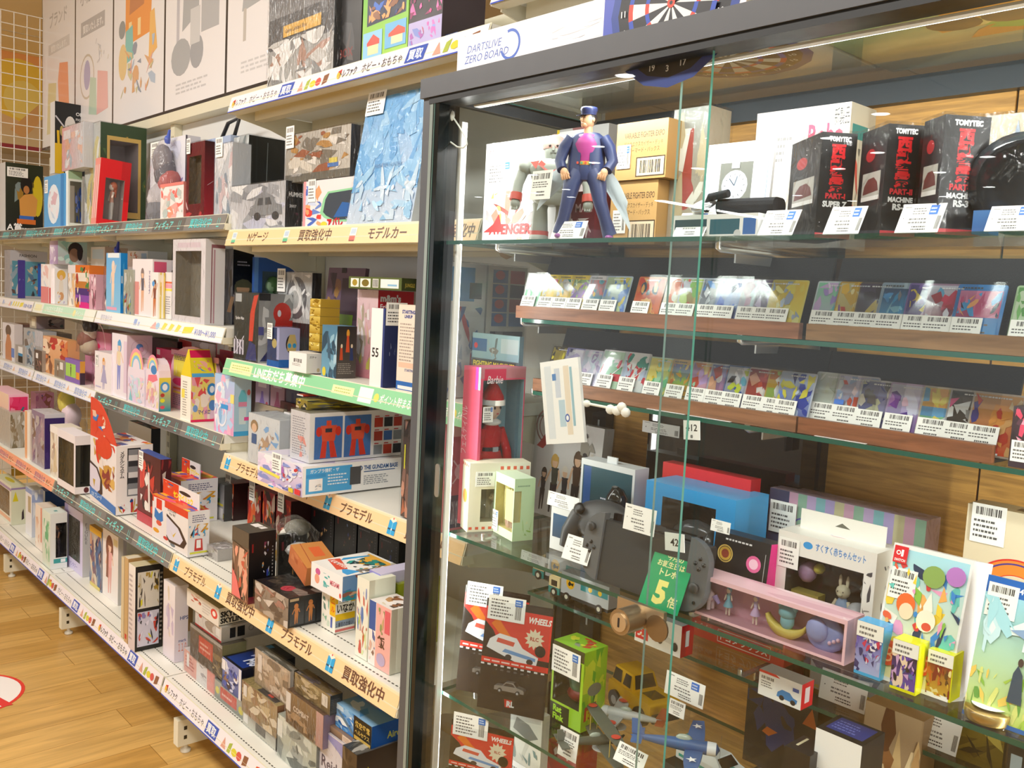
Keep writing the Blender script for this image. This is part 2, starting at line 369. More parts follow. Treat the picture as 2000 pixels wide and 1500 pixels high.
def wrap_film(root, w, d, h, e=.003, name='clear_wrap', kind='film', nx=7, seed=1):
    """thin crumpled clear wrapping around a box"""
    R = random.Random(seed); g = Geo(); j = lambda: R.uniform(-.0012, .0015)
    for (O, U, V, a, b) in (((-e, -e, -.0), (1, 0, 0), (0, 0, 1), w + 2 * e, h + e), ((w + e, -e, 0), (0, 1, 0), (0, 0, 1), d + 2 * e, h + e), ((-e, -e, h + e), (1, 0, 0), (0, 1, 0), w + 2 * e, d + 2 * e)):
        O, U, V = Vector(O), Vector(U), Vector(V); N = U.cross(V); n = nx
        vs = [O + U * (a * i / n) + V * (b * k / n) + N * (j() if 0 < i < n and 0 < k < n else 0) for k in range(n + 1) for i in range(n + 1)]
        g.mesh(vs, [(k * (n + 1) + i, k * (n + 1) + i + 1, (k + 1) * (n + 1) + i + 1, (k + 1) * (n + 1) + i) for k in range(n) for i in range(n)], 'fff', 0, True)
    return g.build(name, kind, root)
def mini_figure(root, x, y, z, h, skin, hair, top, bot, name='figurine', seed=0, dress=False):
    """a small generic figurine standing in a box"""
    R = random.Random(seed); g = Geo(); s = h
    L = lambda a, b, r0, r1, c: g.tube([a, b], [r0 * s, r1 * s], c, 7)
    hx = R.uniform(-.05, .05) * s
    if dress: g.lathe([(.17 * s, .3 * s), (.13 * s, .42 * s), (.06 * s, .55 * s)], bot, 12, (x, y, z))
    L((x - .06 * s, y, z), (x - .04 * s, y, z + .45 * s), .03, .05, skin if dress else bot); L((x + .07 * s, y, z), (x + .04 * s, y, z + .45 * s), .03, .05, skin if dress else bot)
    g.tube([(x, y, z + .43 * s), (x, y, z + .56 * s), (x + hx * .3, y, z + .72 * s), (x + hx * .4, y, z + .77 * s)], [.075 * s, .06 * s, .085 * s, .03 * s], top, 9, sq=.7)
    L((x - .09 * s, y, z + .71 * s), (x - .15 * s, y - .03 * s, z + .5 * s), .03, .022, skin); L((x + .09 * s, y, z + .71 * s), (x + .17 * s, y - .05 * s, z + .56 * s), .03, .022, skin)
    g.ell((x + hx * .5, y - .01 * s, z + .86 * s), (.085 * s, .085 * s, .1 * s), skin, 10)
    g.ell((x + hx * .5, y + .025 * s, z + .89 * s), (.105 * s, .1 * s, .115 * s), hair, 10)
    g.tube([(x + hx * .5, y + .07 * s, z + .9 * s), (x + hx, y + .09 * s, z + .6 * s)], [.06 * s, .02 * s], hair, 7)
    return g.build(name, 'paint', root)
def bx(name, label, cat, pl, col='eee', group=None, m='print', win=None, rwin=None, inner='8a8478', fig=None, wrap=0, tab=None, **F):
    """a printed box: F/R/T/L art on its faces, win / rwin a window with a recess behind it, fig a figurine inside, wrap crumpled film round it"""
    w, d, h = pl['w'], pl['d'], pl['h']; g = Geo(); pl['wrap'] = wrap
    e = min(.012, d * .12, w * .12)
    g.box((0, 0, 0), (w, d, h), col, 0, ('F' if win else '') + ('R' if rwin else ''))
    for key, wn in (('F', win), ('R', rwin)):
        if not wn: continue
        u0, v0, u1, v1 = wn; P = (lambda u, v, k=0: (u * w, k, v * h)) if key == 'F' else (lambda u, v, k=0: (w - k, u * d, v * h))
        dep = (d if key == 'F' else w) * (.82 if not (win and rwin) else .4)
        o = [(0, 0), (1, 0), (1, 1), (0, 1)]; i = [(u0, v0), (u1, v0), (u1, v1), (u0, v1)]
        for k in range(4):
            q = (k + 1) % 4
            g.poly([P(*o[k]), P(*o[q]), P(*i[q]), P(*i[k])], col); g.poly([P(*i[k]), P(*i[q]), P(*i[q], dep), P(*i[k], dep)], inner)
        g.poly([P(*i[k], dep) for k in range(4)], inner)
    fc = faces(g, w, d, h)
    fc['F'].hole, fc['R'].hole = win, rwin
    for k in ('F', 'R', 'T', 'L', 'D'):
        if F.get(k): fc[k].draw(F[k])
    root = props(g.build(name, m, None, pl['loc'], pl['rot']), label, cat, group)
    if tab: 
        t = Geo(); tw, th, tc = tab; t.box((w * (.5 - tw / 2), d * .9, h), (w * (.5 + tw / 2), d * .9 + .002, h + th), tc); ff = Face(t, (w * (.5 - tw / 2), d * .9, h), (1, 0, 0), (0, 0, 1), w * tw, th); ff._e('222', .5, .5, .16, .22)
        t.build('hang_tab', 'print', root)
    for key, wn in (('F', win), ('R', rwin)):
        if wn:
            u0, v0, u1, v1 = wn; q = Geo()
            if key == 'F': q.box((u0 * w, .0008, v0 * h), (u1 * w, .0012, v1 * h), 'fff')
            else: q.box((w - .0012, u0 * d, v0 * h), (w - .0008, u1 * d, v1 * h), 'fff')
            q.build('clear_window', 'vinyl', root)
    if fig:
        u0, v0, u1, v1 = win or rwin
        cx, cyy = (w * (u0 + u1) / 2, d * .42) if win else (w * .62, d * (u0 + u1) / 2)
        mini_figure(root, cx, cyy, v0 * h + .002, (v1 - v0) * h * .93, *fig, seed=len(label))
    if wrap: wrap_film(root, w, d, h, seed=len(label), kind='film' if wrap == 1 else 'vinyl')
    return root
# ================================================================== the shop shell
def structure(o): o['kind'] = 'structure'; return o
g = Geo(); g.poly([(-9, -15, 0), (9, -15, 0), (9, 6, 0), (-9, 6, 0)], 'c90'); structure(g.build('floor', 'floorwood'))
g = Geo(); g.poly([(-9, 6, CEIL), (9, 6, CEIL), (9, -15, CEIL), (-9, -15, CEIL)], 'ece3cf')
for i in range(-8, 9, 2):
    g.box((i - .006, -15, CEIL - .004), (i + .006, 6, CEIL), 'cfc6b2')
structure(g.build('ceiling', 'matte'))
g = Geo(); g.box((-9, 6, 0), (9, 6.1, CEIL), 'd8ccb4'); structure(g.build('wall_back', 'matte'))
g = Geo(); g.box((-9.1, -8, 0), (-9, 6, CEIL), 'ded4bf'); structure(g.build('wall_left', 'matte'))
# round lamps set in the ceiling
k = (CEIL - CAM_C.z) / (2.7 - CAM_C.z)
for i, (x, y) in enumerate([(1.37, 2.71), (-.29, 4.3), (-.9, 4.91), (-.91, 3.79), (-1.54, 4.32), (-3.12, 5.69), (-3.57, 6.2), (-3.13, 6.28), (-2.53, 6.2), (-3.0, 6.76), (-4.15, 6.28), (1.37, 4.08), (2.01, 4.3), (1.36, 4.85), (1.37, 5.56), (1.95, 6.11), (.74, 6.15), (1.35, 6.7), (1.36, 7.73), (-.52, 7.62), (.75, 8.25), (-.25, 8.27), (-2.0, 5.2), (-.3, 5.6), (2.6, 7.2)]):
    q = CAM_C + (Vector((x, y, 2.7)) - CAM_C) * k
    g = Geo(); g.lathe([(.085, 0), (.085, -.012), (.07, -.014), (.07, -.002)], 'f2f2ee', 16)
    o = props(g.build('ceiling_lamp', 'paint', None, (q.x, -q.y, CEIL)), 'round white lamp set in the shop ceiling, mirrored in the showcase glass', 'lamp', 'round ceiling lamps')
    g = Geo(); g.lathe([(.068, -.010), (.001, -.011)], 'fff', 16); g.build('lamp_diffuser', 'lamp', o)
g = Geo(); g.box((-.09, 0, 0), (.09, 3.2, .05), 'f2f2ee'); o = props(g.build('linear_lamp', 'paint', None, (-3.77, -12.5, 2.965)), 'long straight ceiling lamp far behind, mirrored as a bright streak in the glass', 'lamp')
g = Geo(); g.box((-.07, .02, -.012), (.07, 3.18, -.0005), 'fff'); g.build('lamp_diffuser', 'lamp', o)
# ------------------------------------------------------------------ shelf run
CREAM, WHITE = 'e6e1c8', 'ecebe1'
BK = .478
def icons(f, u, v, h, k):       # the row of five small goods printed on the white strips
    a = h * f.h / f.w
    for i, c in enumerate(('d9a08c', 'a8b94a', 'd8cf3a', 'd2574e', '8a5a3c')):
        x = u + i * k
        if i == 0: f._p(c, x, v, x + .5 * a, v + h, x + a, v)
        elif i == 1: f._p(c, x + .2 * a, v, x + .8 * a, v, x + a, v + h, x + .4 * a, v + h * .8)
        elif i == 2: f._e(c, x + .5 * a, v + h * .4, .55 * a, .35 * h, 8)
        elif i == 3: f._e(c, x + .4 * a, v + h * .45, .5 * a, .4 * h, 8)
        else: f._p(c, x + .1 * a, v, x + .9 * a, v + h * .2, x + a, v + h, x + .2 * a, v + h * .9)
def train(f, u, c):
    a = .6 * f.h / f.w; f._r('f2f0ea', u, .18, u + a, .84); f._r(c, u + .04 * a, .18, u + .96 * a, .42); f._r('bcd', u + .12 * a, .5, u + .88 * a, .78); f._r('844', u + .1 * a, .12, u + .9 * a, .18)
def shirt(f, u):
    a = .62 * f.h / f.w; f._r('2fa3dc', u, .12, u + a, .8); f._r('6cc4ec', u + .44 * a, .12, u + .56 * a, .8); f._p('f4ead8', u, .86, u + .5 * a, .7, u + a, .86, u + .5 * a, .94); f._r('24506e', u, .34, u + a, .42); f._e('fff', u + .5 * a, .38, .09 * a); f._e('d55', u + .5 * a, .9, .08 * a)
def strip(f, style, L):
    """the printed price rail, L metres long"""
    if style == 'tref':
        f._r('efe9ef', 0, 0, 1, 1); f._r('3a55c0', 0, 0, 1, .07)
        n = round(L / .6)
        for i in range(n):
            o = i / n; s = .6 / L
            f._e('e8b93a', o + .045 * s, .52, .018 * s, .24); f._p('d23a2e', o + .03 * s, .7, o + .06 * s, .55, o + .06 * s, .8)
            f._t('3c3c46', 'トレファク', o + .05 * s, .34, .36, .13 * s); f._t('4a4a4a', 'ホビー・おもちゃ', o + .22 * s, .3, .42, .28 * s, .0)
            f._p('3556b8', o + .525 * s, .14, o + .645 * s, .14, o + .655 * s, .88, o + .535 * s, .88); f._t('fff', '買取', o + .54 * s, .3, .42, .1 * s)
            icons(f, o + .70 * s, .18, .6, .052 * s)
    elif style == 'dark':
        f._r('7d7b78', 0, 0, 1, 1); n = round(L / .6)
        for i in range(n):
            o = i / n; s = .6 / L
            f._r('656360', o + .02 * s, .06, o + .48 * s, .94)
            f._t('6fd6d2', 'フィギュア', o + .05 * s, .24, .5, .3 * s); f._t('57c9cb', '買取強化中', o + .55 * s, .24, .52, .33 * s)
            for x in (.41, .92):
                for q in (-.012, .012): f._l('6fd6d2', o + (x + q) * s, .3, o + (x + q) * s, .78, .004 * s)
                f._l('6fd6d2', o + (x - .016) * s, .2, o + (x + .016) * s, .2, .006 * s)
    elif style in ('orange', 'ngauge'):
        f._r('f2cf9c', 0, 0, 1, 1); f._r('f8dcb4', 0, .9, 1, 1)
        if style == 'orange':
            for i in range(round(L / .6)):
                o = i * .6 / L; s = .6 / L
                shirt(f, o + .04 * s); f._t('6a4632', 'プラモデル', o + .17 * s, .27, .46, .29 * s, .012); shirt(f, o + .53 * s); f._t('6a4632', '買取強化中', o + .645 * s, .27, .5, .32 * s, .012)
        else:
            train(f, .03, '6cc49a'); f._t('5a4030', 'Nゲージ', .12, .25, .5, .14, .012); train(f, .3, '5fb88a'); f._t('5a4030', '買取強化中', .37, .25, .52, .18, .012)
            train(f, .585, 'e2685a'); f._t('5a4030', 'モデルカー', .655, .25, .5, .16, .012); train(f, .85, 'e2685a'); f._t('5a4030', '買取強化中', .89, .25, .5, .1, .012)
    elif style == 'green':
        f._r('8fd3a2', 0, 0, 1, 1); f._r('f2f2b8', .035, .2, .155, .84); f._x(.045, .3, .1, .45, 'b9c77a', 3)
        f._t('fff', 'LINE友だち募集中', .17, .24, .56, .33, .03); f._r('f2f2b8', .535, .3, .62, .74); f._x(.545, .38, .065, .3, 'b9c77a', 2)
        f._r('f4f6f4', .64, .14, .69, .9)
        for i, t in enumerate(('ポイント貯まる', 'クーポン届く', 'キャンペーン')):
            u = (.705, .835, .955)[i]; f._e('f2e06a', u, .5, .009, .22); f._t('fff', t, u + .013, .3, .38, .105 if i < 2 else .04, .012)
    elif style == 'pale':
        f._r('f4f1f2', 0, 0, 1, 1); f._r('c3c6e6', 0, 0, 1, .05)
        f._t('b9bccd', '買取強化中', .05, .3, .4, .18, .01); f._r('9fb6e6', .36, .3, .385, .78); f._r('b4c4ea', .395, .3, .41, .6); f._p('f0b4b0', .5, .25, .53, .8, .56, .25); f._e('a9d0ee', .555, .5, .015, .25)
        for i in range(3): f._p('ece26a', .585 + i * .05, .28, .60 + i * .05, .82, .625 + i * .05, .74, .61 + i * .05, .3)
        f._p('eedf58', .74, .25, .8, .35, .81, .8, .745, .72); f._t('7f8fd0', '¥100～¥1,000', .82, .28, .42, .16, .012)
    elif style == 'palegreen':
        f._r('eef3ea', 0, 0, 1, 1); f._r('c4e9cf', .18, .06, .85, .94); f._r('f2f0c4', .03, .2, .15, .84); f._t('e9fbee', 'LINE友だち募集中', .22, .26, .5, .4, .02); f._e('f2efae', .7, .5, .02, .3); f._t('e9fbee', 'ポイント', .72, .3, .4, .12)
    elif style == 'kanji':
        f._r('eff0f6', 0, 0, 1, 1); f._r('b9c0e2', 0, 0, 1, .05)
        for i in range(3): f._t('8aa3da', '買取強化中', .05 + i * .33, .25, .5, .19, .012); f._p('ecc09c', .26 + i * .33, .3, .28 + i * .33, .8, .3 + i * .33, .3)
    elif style == 'salmon':
        f._r('f0a582', 0, 0, 1, 1)
        for i in range(3): f._t('9a6a8c', '買取強化中', .04 + i * .33, .25, .48, .17, .012); f._t('8a5a3c', 'ホビー', .23 + i * .33, .28, .42, .09, .012)
def shelf_board(root, X0, X1, z, Y0, style, slots=False, bracket=True):
    L = X1 - X0; e = .003; z -= .0008
    g = Geo(); g.box((X0 + e, Y0, z - .028), (X1 - e, BK - .004, z), WHITE)
    g.poly([(X0 + e, Y0 - .001, z + .002), (X0 + e, Y0 - .015, z - .046), (X1 - e, Y0 - .015, z - .046), (X1 - e, Y0 - .001, z + .002)], CREAM)
    g.box((X0 + e, Y0 - .012, z - .048), (X1 - e, Y0 + .02, z - .028), CREAM); g.box((X0 + .03, Y0 + .06, z - .06), (X1 - .03, Y0 + .09, z - .028), CREAM); g.box((X0 + .03, BK - .05, z - .06), (X1 - .03, BK - .02, z - .028), CREAM)
    if slots:
        for yy in (.012, .055):
            x = X0 + .02
            while x < X1 - .02:
                g.poly([(x, Y0 + yy, z + .0006), (x + .008, Y0 + yy, z + .0006), (x + .008, Y0 + yy + .0035, z + .0006), (x, Y0 + yy + .0035, z + .0006)], '55524a'); x += .0145
    b = g.build('shelf', 'paint', root)
    s = Geo(); V = Vector((0, .0135, .0475)); a = .006
    f = Face(s, (X0 + a, Y0 - .0165, z - .0465), (1, 0, 0), V.normalized(), L - 2 * a, .0485); s.poly([f.pt(0, 0), f.pt(1, 0), f.pt(1, 1), f.pt(0, 1)], 'eee'); f.k = 2
    strip(f, style, L); s.build('price_rail', 'print', b)
    if bracket:
        for x in (X0 + .008, X1 - .012):
            q = Geo(); pr = [(Y0 + .01, z - .03), (Y0 + .01, z - .055), (Y0 + .12, z - .075), (Y0 + .2, z - .1), (BK - .012, z - .15), (BK - .012, z - .03)]
            q.mesh([(x + dx, y, zz) for dx in (0, .004) for y, zz in pr], [tuple(range(6)), tuple(range(11, 5, -1))] + [(i, i + 6, (i + 1) % 6 + 6, (i + 1) % 6) for i in range(6)], CREAM)
            q.build('shelf_bracket', 'paint', b)
    return b
UPY, LOY = .174, .02
def bay(X0, X1, label, rows, back=True, H=2.12, feet=True):
    root = empty('shelf_bay', (0, 0, 0), label=label, cat='shelf', group='bays of the shop shelving')
    if back:
        g = Geo(); g.box((max(X0, -.3) + .0005, BK + .0305, .1), (X1 - .0005, BK + .042, H), 'e3e3df'); g.box((X0 + .0005, BK - .03, H + .001), (X1 - .0005, BK + .03, H + .04), CREAM); g.build('back_panel', 'paint', root)
    for x in ([X0 + .021, X1 - .021] if X0 < 0 else [X1 - .021]):
        g = Geo(); g.box((x - .02, BK - .003, .03), (x + .02, BK + .03, H), CREAM)
        z = .35
        while z < H - .05: g.box((x - .009, BK - .0036, z), (x - .005, BK - .003, z + .022), '55534a'); g.box((x + .005, BK - .0036, z), (x + .009, BK - .003, z + .022), '55534a'); z += .05
        g.build('upright', 'paint', root)
    for x in ([X0 + .021, X1 - .021] if feet and X0 < 0 else ([X1 - .021] if feet else [])):
        g = Geo(); g.box((x - .017, .043, .028), (x + .017, BK, .112), 'ece9d4')
        for zz in (.085, .055): g.box((x + .0168, .062, zz - .006), (x + .0174, .072, zz + .006), '3a3628')
        b = g.build('base_foot', 'paint', root); q = Geo(); q.lathe([(.016, .001), (.016, .009), (.007, .012), (.007, .03)], 'e4e0d0', 12, (x, .075, 0)); q.build('levelling_foot', 'paint', b)
    for (z, y0, st, sl) in rows: shelf_board(root, X0, X1, z, y0, st, sl)
    return root
E0 = .0008
Z1, Z2, Z3, Z4, Z5 = 1.680 + E0, 1.333 + E0, 1.003 + E0, .652 + E0, .268 + E0          # surfaces in the far bays
ZN1, ZN2, ZN3, ZN4 = 2.022 + E0, 1.631 + E0, 1.242 + E0, .947 + E0                # and in the bay beside the showcase
bay(-.9, 0, 'farthest shelf bay beside the wire mesh screen with pale yellow price rail', [(Z1, UPY, 'dark', 0), (Z2, UPY, 'pale', 0), (Z3, UPY, 'kanji', 0), (Z4, LOY, 'salmon', 0), (Z5, 0, 'tref', 0)], back=False)
bay(0, .9, 'shelf bay with pale green and salmon orange price rails', [(Z1, UPY, 'dark', 0), (Z2, UPY, 'palegreen', 0), (Z3, UPY, 'kanji', 0), (Z4, LOY, 'salmon', 0), (Z5, 0, 'tref', 1)])
bay(.9, 2.1, 'middle shelf bay with grey price rails in turquoise lettering', [(Z1, UPY, 'dark', 0), (Z2, UPY, 'pale', 0), (Z3, UPY, 'dark', 0), (Z4, LOY, 'dark', 1), (Z5, 0, 'tref', 1)])
bay(2.1, 3.3, 'near shelf bay with orange and green price rails beside the showcase', [(ZN1, UPY, 'tref', 0), (ZN2, UPY, 'ngauge', 0), (ZN3, UPY, 'green', 0), (ZN4, UPY, 'orange', 0), (Z4, LOY, 'orange', 1), (Z5, 0, 'tref', 1)])
r = empty('shelf_bay', label='high white shelf above the glass showcase with blue edged price rail', cat='shelf', group='bays of the shop shelving')
shelf_board(r, 3.3, 4.5, 2.10, UPY, 'tref')
g = Geo(); g.box((3.302, BK + .01, 1.9), (4.6, BK + .03, 2.9), 'e3e3df'); g.build('back_panel', 'paint', r)
# wire mesh screen closing the far end of the run
g = Geo(); XM = -.935
for i in range(14): y = -.02 + .065 * i; g.tube([(XM, y, .02), (XM, y, 2.88)], .0028, 'f3f1ea', 5)
for i in range(44): z = .02 + 2.86 * i / 43; g.tube([(XM + .005, -.02, z), (XM + .005, .825, z)], .0028, 'f3f1ea', 5)
props(g.build('wire_mesh_panel', 'paint'), 'tall white wire mesh screen closing the far end of the shelves', 'wire mesh panel')
# posters on top of the run, glare painted in as paled print colours
def poster(x0, x1, label, art):
    g = Geo(); w, h = x1 - x0, .835; g.box((0, 0, 0), (w, .02, h), '3c3b3e'); f = Face(g, (.009, 0, .012), (1, 0, 0), (0, 0, 1), w - .018, h - .024); f._r('f0eff1', 0, 0, 1, 1); f.draw(art)
    props(g.build('framed_poster', 'gloss', None, (x0, .452, 2.162)), label, 'poster', 'framed posters above the shelves')
G1, G2 = 'c9c9cc', 'a9acb0'
poster(-.957, -.36, 'framed poster with orange clothes paled by painted glare, farthest of the row above the shelves', [('T', 'c3c2c4', 'ブランド', .5, .78, .075, .7), ('r', 'd8d7d8', .2, .6, .85, .67), ('T', 'f6f6f6', '買取いたします。', .52, .615, .035), ('p', 'f0a884', .55, .18, .85, .18, .8, .5, .55, .52, .5, .4), ('p', 'e2dcae', .15, .08, .42, .08, .45, .4, .2, .42), ('p', 'd9a06e', .6, .05, .8, .05, .78, .2, .62, .2)])
poster(-.36, .21, 'framed poster with a round wheel, green and pink small goods', [('T', 'b4b3b6', '小物｜雑貨', .5, .8, .075, .8), ('r', 'bdbcbf', .15, .6, .8, .69), ('T', 'f2f2f2', '買取いたします。', .48, .62, .04, .55), ('o', 'cfc6b8', .33, .35, .2, .02), ('e', 'b8b6d6', .33, .36, .09, .09), ('p', 'c4dccb', .38, .12, .6, .1, .58, .32, .42, .34), ('p', 'eec0bd', .6, .1, .9, .12, .88, .33, .62, .36), ('c', 4, 'd9d7da e6e2dc cfd0d6', 10, .55, .4, .95, .55, .2)])
poster(.21, .84, 'framed poster with an orange dolls house and toys', [('r', '8f8f93', .12, .78, .86, .88), ('T', 'fff', '買取いたします。', .48, .805, .05, .64), ('p', 'f0a25e', .25, .42, .75, .44, .78, .74, .7, .82, .32, .72, .25, .68), ('p', 'c98a62', .33, .58, .62, .6, .64, .74, .34, .68), ('r', 'fbe0a8', .32, .45, .38, .54), ('r', 'fbe0a8', .5, .45, .56, .54), ('p', '8ccac6', .24, .32, .42, .34, .4, .52, .26, .5), ('e', 'e9cf9a', .2, .34, .09, .1), ('e', '9aa0a2', .18, .52, .07, .05), ('p', 'f2c27a', .72, .3, .88, .34, .82, .55, .74, .54), ('c', 9, 'e2b48a b9c9dc 9aa4b4 f0b4a0 d6d0a8', 22, .15, .14, .85, .42, .22)])
poster(.84, 1.436, 'framed poster with grey household appliances, a fan and a fridge', [('r', 'b9bcc0', .62, .32, .9, .95), ('r', 'a4a8ad', .62, .62, .9, .64), ('o', 'b9b8cc', .22, .66, .09, .025), ('r', 'c4c4cc', .2, .3, .25, .62), ('e', 'b0b4b8', .28, .24, .17, .09), ('e', 'a8acb2', .55, .24, .11, .08), ('p', 'b2b6ba', .3, .36, .58, .42, .58, .6, .32, .56), ('r', 'd2d4d6', .44, .28, .6, .45), ('p', '9ea2a6', .3, .7, .62, .74, .6, .95, .34, .93), ('x', .2, .06, .65, .06, 'cfcfd2', 3)])
poster(1.436, 2.04, 'framed poster with a grey armchair on an orange square', [('p', 'f2b390', .15, .45, .82, .52, .82, .86, .15, .8), ('p', 'a2a6aa', .24, .45, .62, .48, .6, .74, .5, .8, .3, .77), ('p', 'b4b8bb', .2, .33, .68, .36, .66, .52, .24, .5), ('r', 'c6c2bc', .22, .2, .26, .34), ('r', 'c6c2bc', .62, .22, .66, .36), ('x', .2, .06, .6, .06, 'd4d4d6', 3)])
# sunset poster hanging beyond the mesh
g = Geo(); g.box((0, 0, 0), (.02, 1.45, .68), 'e9b27a'); f = Face(g, (.02, 0, 0), (0, 1, 0), (0, 0, 1), 1.45, .68)
f.draw([('g', 'd8c79c', 'f2a860'), ('e', 'f6d24a', .9, .6, .16, .34), ('e', 'f8e27a', .92, .52, .09, .2), ('r', '9c2e36', 0, 0, 1, .05), ('e', '9a8a90', .7, .84, .045, .1), ('e', 'e9b088', .7, .74, .035, .1), ('p', 'e0702e', .63, .34, .79, .34, .77, .64, .66, .64), ('p', 'c4533a', .6, .3, .7, .26, .66, .5, .6, .5), ('p', '8fa0b4', .63, .1, .8, .08, .78, .34, .64, .34), ('p', 'e6c08c', .76, .4, .9, .3, .88, .22, .76, .32), ('p', 'e2b070', .86, .2, .99, .5, .99, .3, .92, .12)])
props(g.build('hanging_poster', 'print', None, (-2.64, -.57, 2.345)), 'orange sunset poster with a figure, hanging beyond the wire mesh', 'poster')
# dark fixtures glimpsed through the mesh
g = Geo()
for zz in (0, .45, .9, 1.3): g.box((0, 0, zz), (2.6, .5, zz + .03), '2a2724')
for x in (0, 1.3, 2.57): g.box((x, 0, 0), (x + .03, .5, 1.9), '2a2724')
g.box((0, .47, 0), (2.6, .5, 1.9), '3a342e')
r = props(g.build('display_rack', 'matte', None, (-5.6, 2.2, 0)), 'dark display rack glimpsed through the far wire mesh', 'rack')
for i in range(9):
    q = Geo(); R = random.Random(i); h = R.uniform(.15, .3); q.box((0, 0, 0), (.2, .2, h), R.choice(('8a6a4a', '5a5048', '9a8a70', '4a5460'))); Face(q, (0, 0, 0), (1, 0, 0), (0, 0, 1), .2, h)._c(i, 'c9a36a 7a5a44 e0d2b8', 6)
    props(q.build('storage_box', 'print', None, (-5.45 + (i % 5) * .5 + (.08 if i % 5 >= 3 else 0), 2.24, (.4815, .9315)[i // 5])), 'small dim box standing on the dark rack beyond the mesh', 'box', 'boxes on the rack beyond the mesh')
# floor sticker
g = Geo(); cx, cyy = 1.13, -.33
g.lathe([(0.183, .0003), (0.183, .0009)], 'e23b32', 40); g.lathe([(0.171, .0009), (0.171, .0013)], 'f7f3f1', 40)
f = Face(g, (-.2, -.2, .0013), (1, 0, 0), (0, 1, 0), .4, .4); f.draw([('e', 'e0393a', .86, .46, .1, .1), ('p', 'e0393a', .6, .62, .9, .7, .9, .78, .6, .7), ('r', 'e0393a', .2, .3, .5, .42), ('r', 'e0393a', .2, .56, .5, .66)])
props(g.build('floor_sticker', 'print', None, (1.280, -0.375, 0)), 'round white floor sticker with a red border and red mark', 'sticker')
# ================================================================== glass showcase
SX0, SX1, SD, STOP = 3.313, 4.93, .468, 1.875
case = empty('glass_showcase', (0, 0, 0), label='tall black framed glass showcase with sliding doors full of toys and cards', cat='showcase')
def frame(name, a, b, col='4a4d52', m='paint'):
    g = Geo(); g.box(a, b, col); return g.build(name, m, case)
frame('corner_post', (SX0, 0, 0), (SX0 + .021, .05, STOP - .036), '55585d'); frame('corner_post', (SX0, SD - .04, 0), (SX0 + .03, SD, STOP - .036), '1c2224')
g = Geo(); g.box((SX0 + .021, .0, .1), (SX0 + .05, .048, STOP - .036), '10181a'); g.box((SX0 + .0225, -.001, .1), (SX0 + .0315, .0, STOP - .037), '8a9692'); g.box((SX0 + .036, -.0014, .1), (SX0 + .037, .0, STOP - .04), '6f8f88'); g.build('door_channel', 'gloss', case)
frame('corner_post', (SX1 - .05, 0, 0), (SX1, .05, STOP - .036)); frame('corner_post', (SX1 - .03, SD - .04, 0), (SX1, SD, STOP - .036), '1c2224')
g = Geo(); g.box((SX0 - .004, -.006, STOP - .036), (SX1, .05, STOP), '4f5257'); g.box((SX0 + .02, -.002, STOP - .048), (SX1 - .05, .046, STOP - .036), '15191b'); g.build('top_rail', 'paint', case)
g = Geo(); g.box((SX0, .05, STOP - .036), (SX0 + .02, SD, STOP - .012), '3f474e'); g.build('side_rail', 'paint', case)
g = Geo(); g.box((SX0 + .02, SD - .03, STOP - .05), (SX1, SD, STOP - .01), '2c3a44'); g.build('rear_rail', 'paint', case)
g = Geo(); g.box((SX0, 0, 0), (SX1, SD, .12), '26292c'); g.build('plinth', 'paint', case)
g = Geo()
for a, b in ((SX0 + .08, 3.395), (3.435, 3.905), (3.945, 4.2), (4.204, 4.415), (4.455, SX1 - .03)): g.box((a, SD - .008, .12), (b, SD - .002, STOP - .05), 'd2a052')
g.build('back_panel', 'wood', case)
g = Geo(); g.box((SX0 + .03, SD - .0015, .12), (SX1 - .03, SD, STOP - .05), '3a3126'); g.build('back_board', 'paint', case)
PX = (3.395, 3.905, 4.415)
for x in PX:
    g = Geo(); g.box((x, SD - .034, .12), (x + .04, SD - .006, STOP - .05), '14171a')
    z = .2
    while z < STOP - .1: g.box((x + .017, SD - .0345, z), (x + .022, SD - .034, z + .016), 'aab0b2'); z += .05
    g.build('slotted_post', 'gloss', case)
def pane(name, a, b, thin, edge='5fa59a'):
    """clear pane whose narrow faces show the green of the glass"""
    g = Geo(); fs = {0: 'LR', 1: 'FB', 2: 'TD'}[thin]
    g.box(a, b, 'fff', 0, ''.join(c for c in 'LRFBTD' if c not in fs)); g.box(a, b, edge, 1, fs)
    return g.build(name, ['glass', 'edge'], case)
pane('side_glass', (SX0 + .006, .05, .12), (SX0 + .011, SD - .04, STOP - .036), 0)
pane('top_glass', (SX0 + .02, .05, STOP - .016), (SX1 - .02, SD, STOP - .010), 2)
dl = pane('sliding_door', (SX0 + .045, .012, .12), (3.966, .017, STOP - .036), 1, '6fc0b0'); dr = pane('sliding_door', (3.9, .030, .12), (SX1 - .06, .035, STOP - .036), 1, '8fb0a8')
g = Geo(); g.rbox((3.3845, .0105, 1.085), (3.3975, .0125, 1.15), .006, 'b9bdba', ax=1); g.build('finger_pull', 'metal', dl)
SH = {'c1': (3.362, .03, 1.575), 'c2': (3.44, .165, 1.434), 'c3': (3.44, .205, 1.29), 'c4': (3.36, .065, 1.003), 'c5': (3.42, .24, .866), 'c6': (3.36, .065, .676), 'c7': (3.36, .06, .50)}
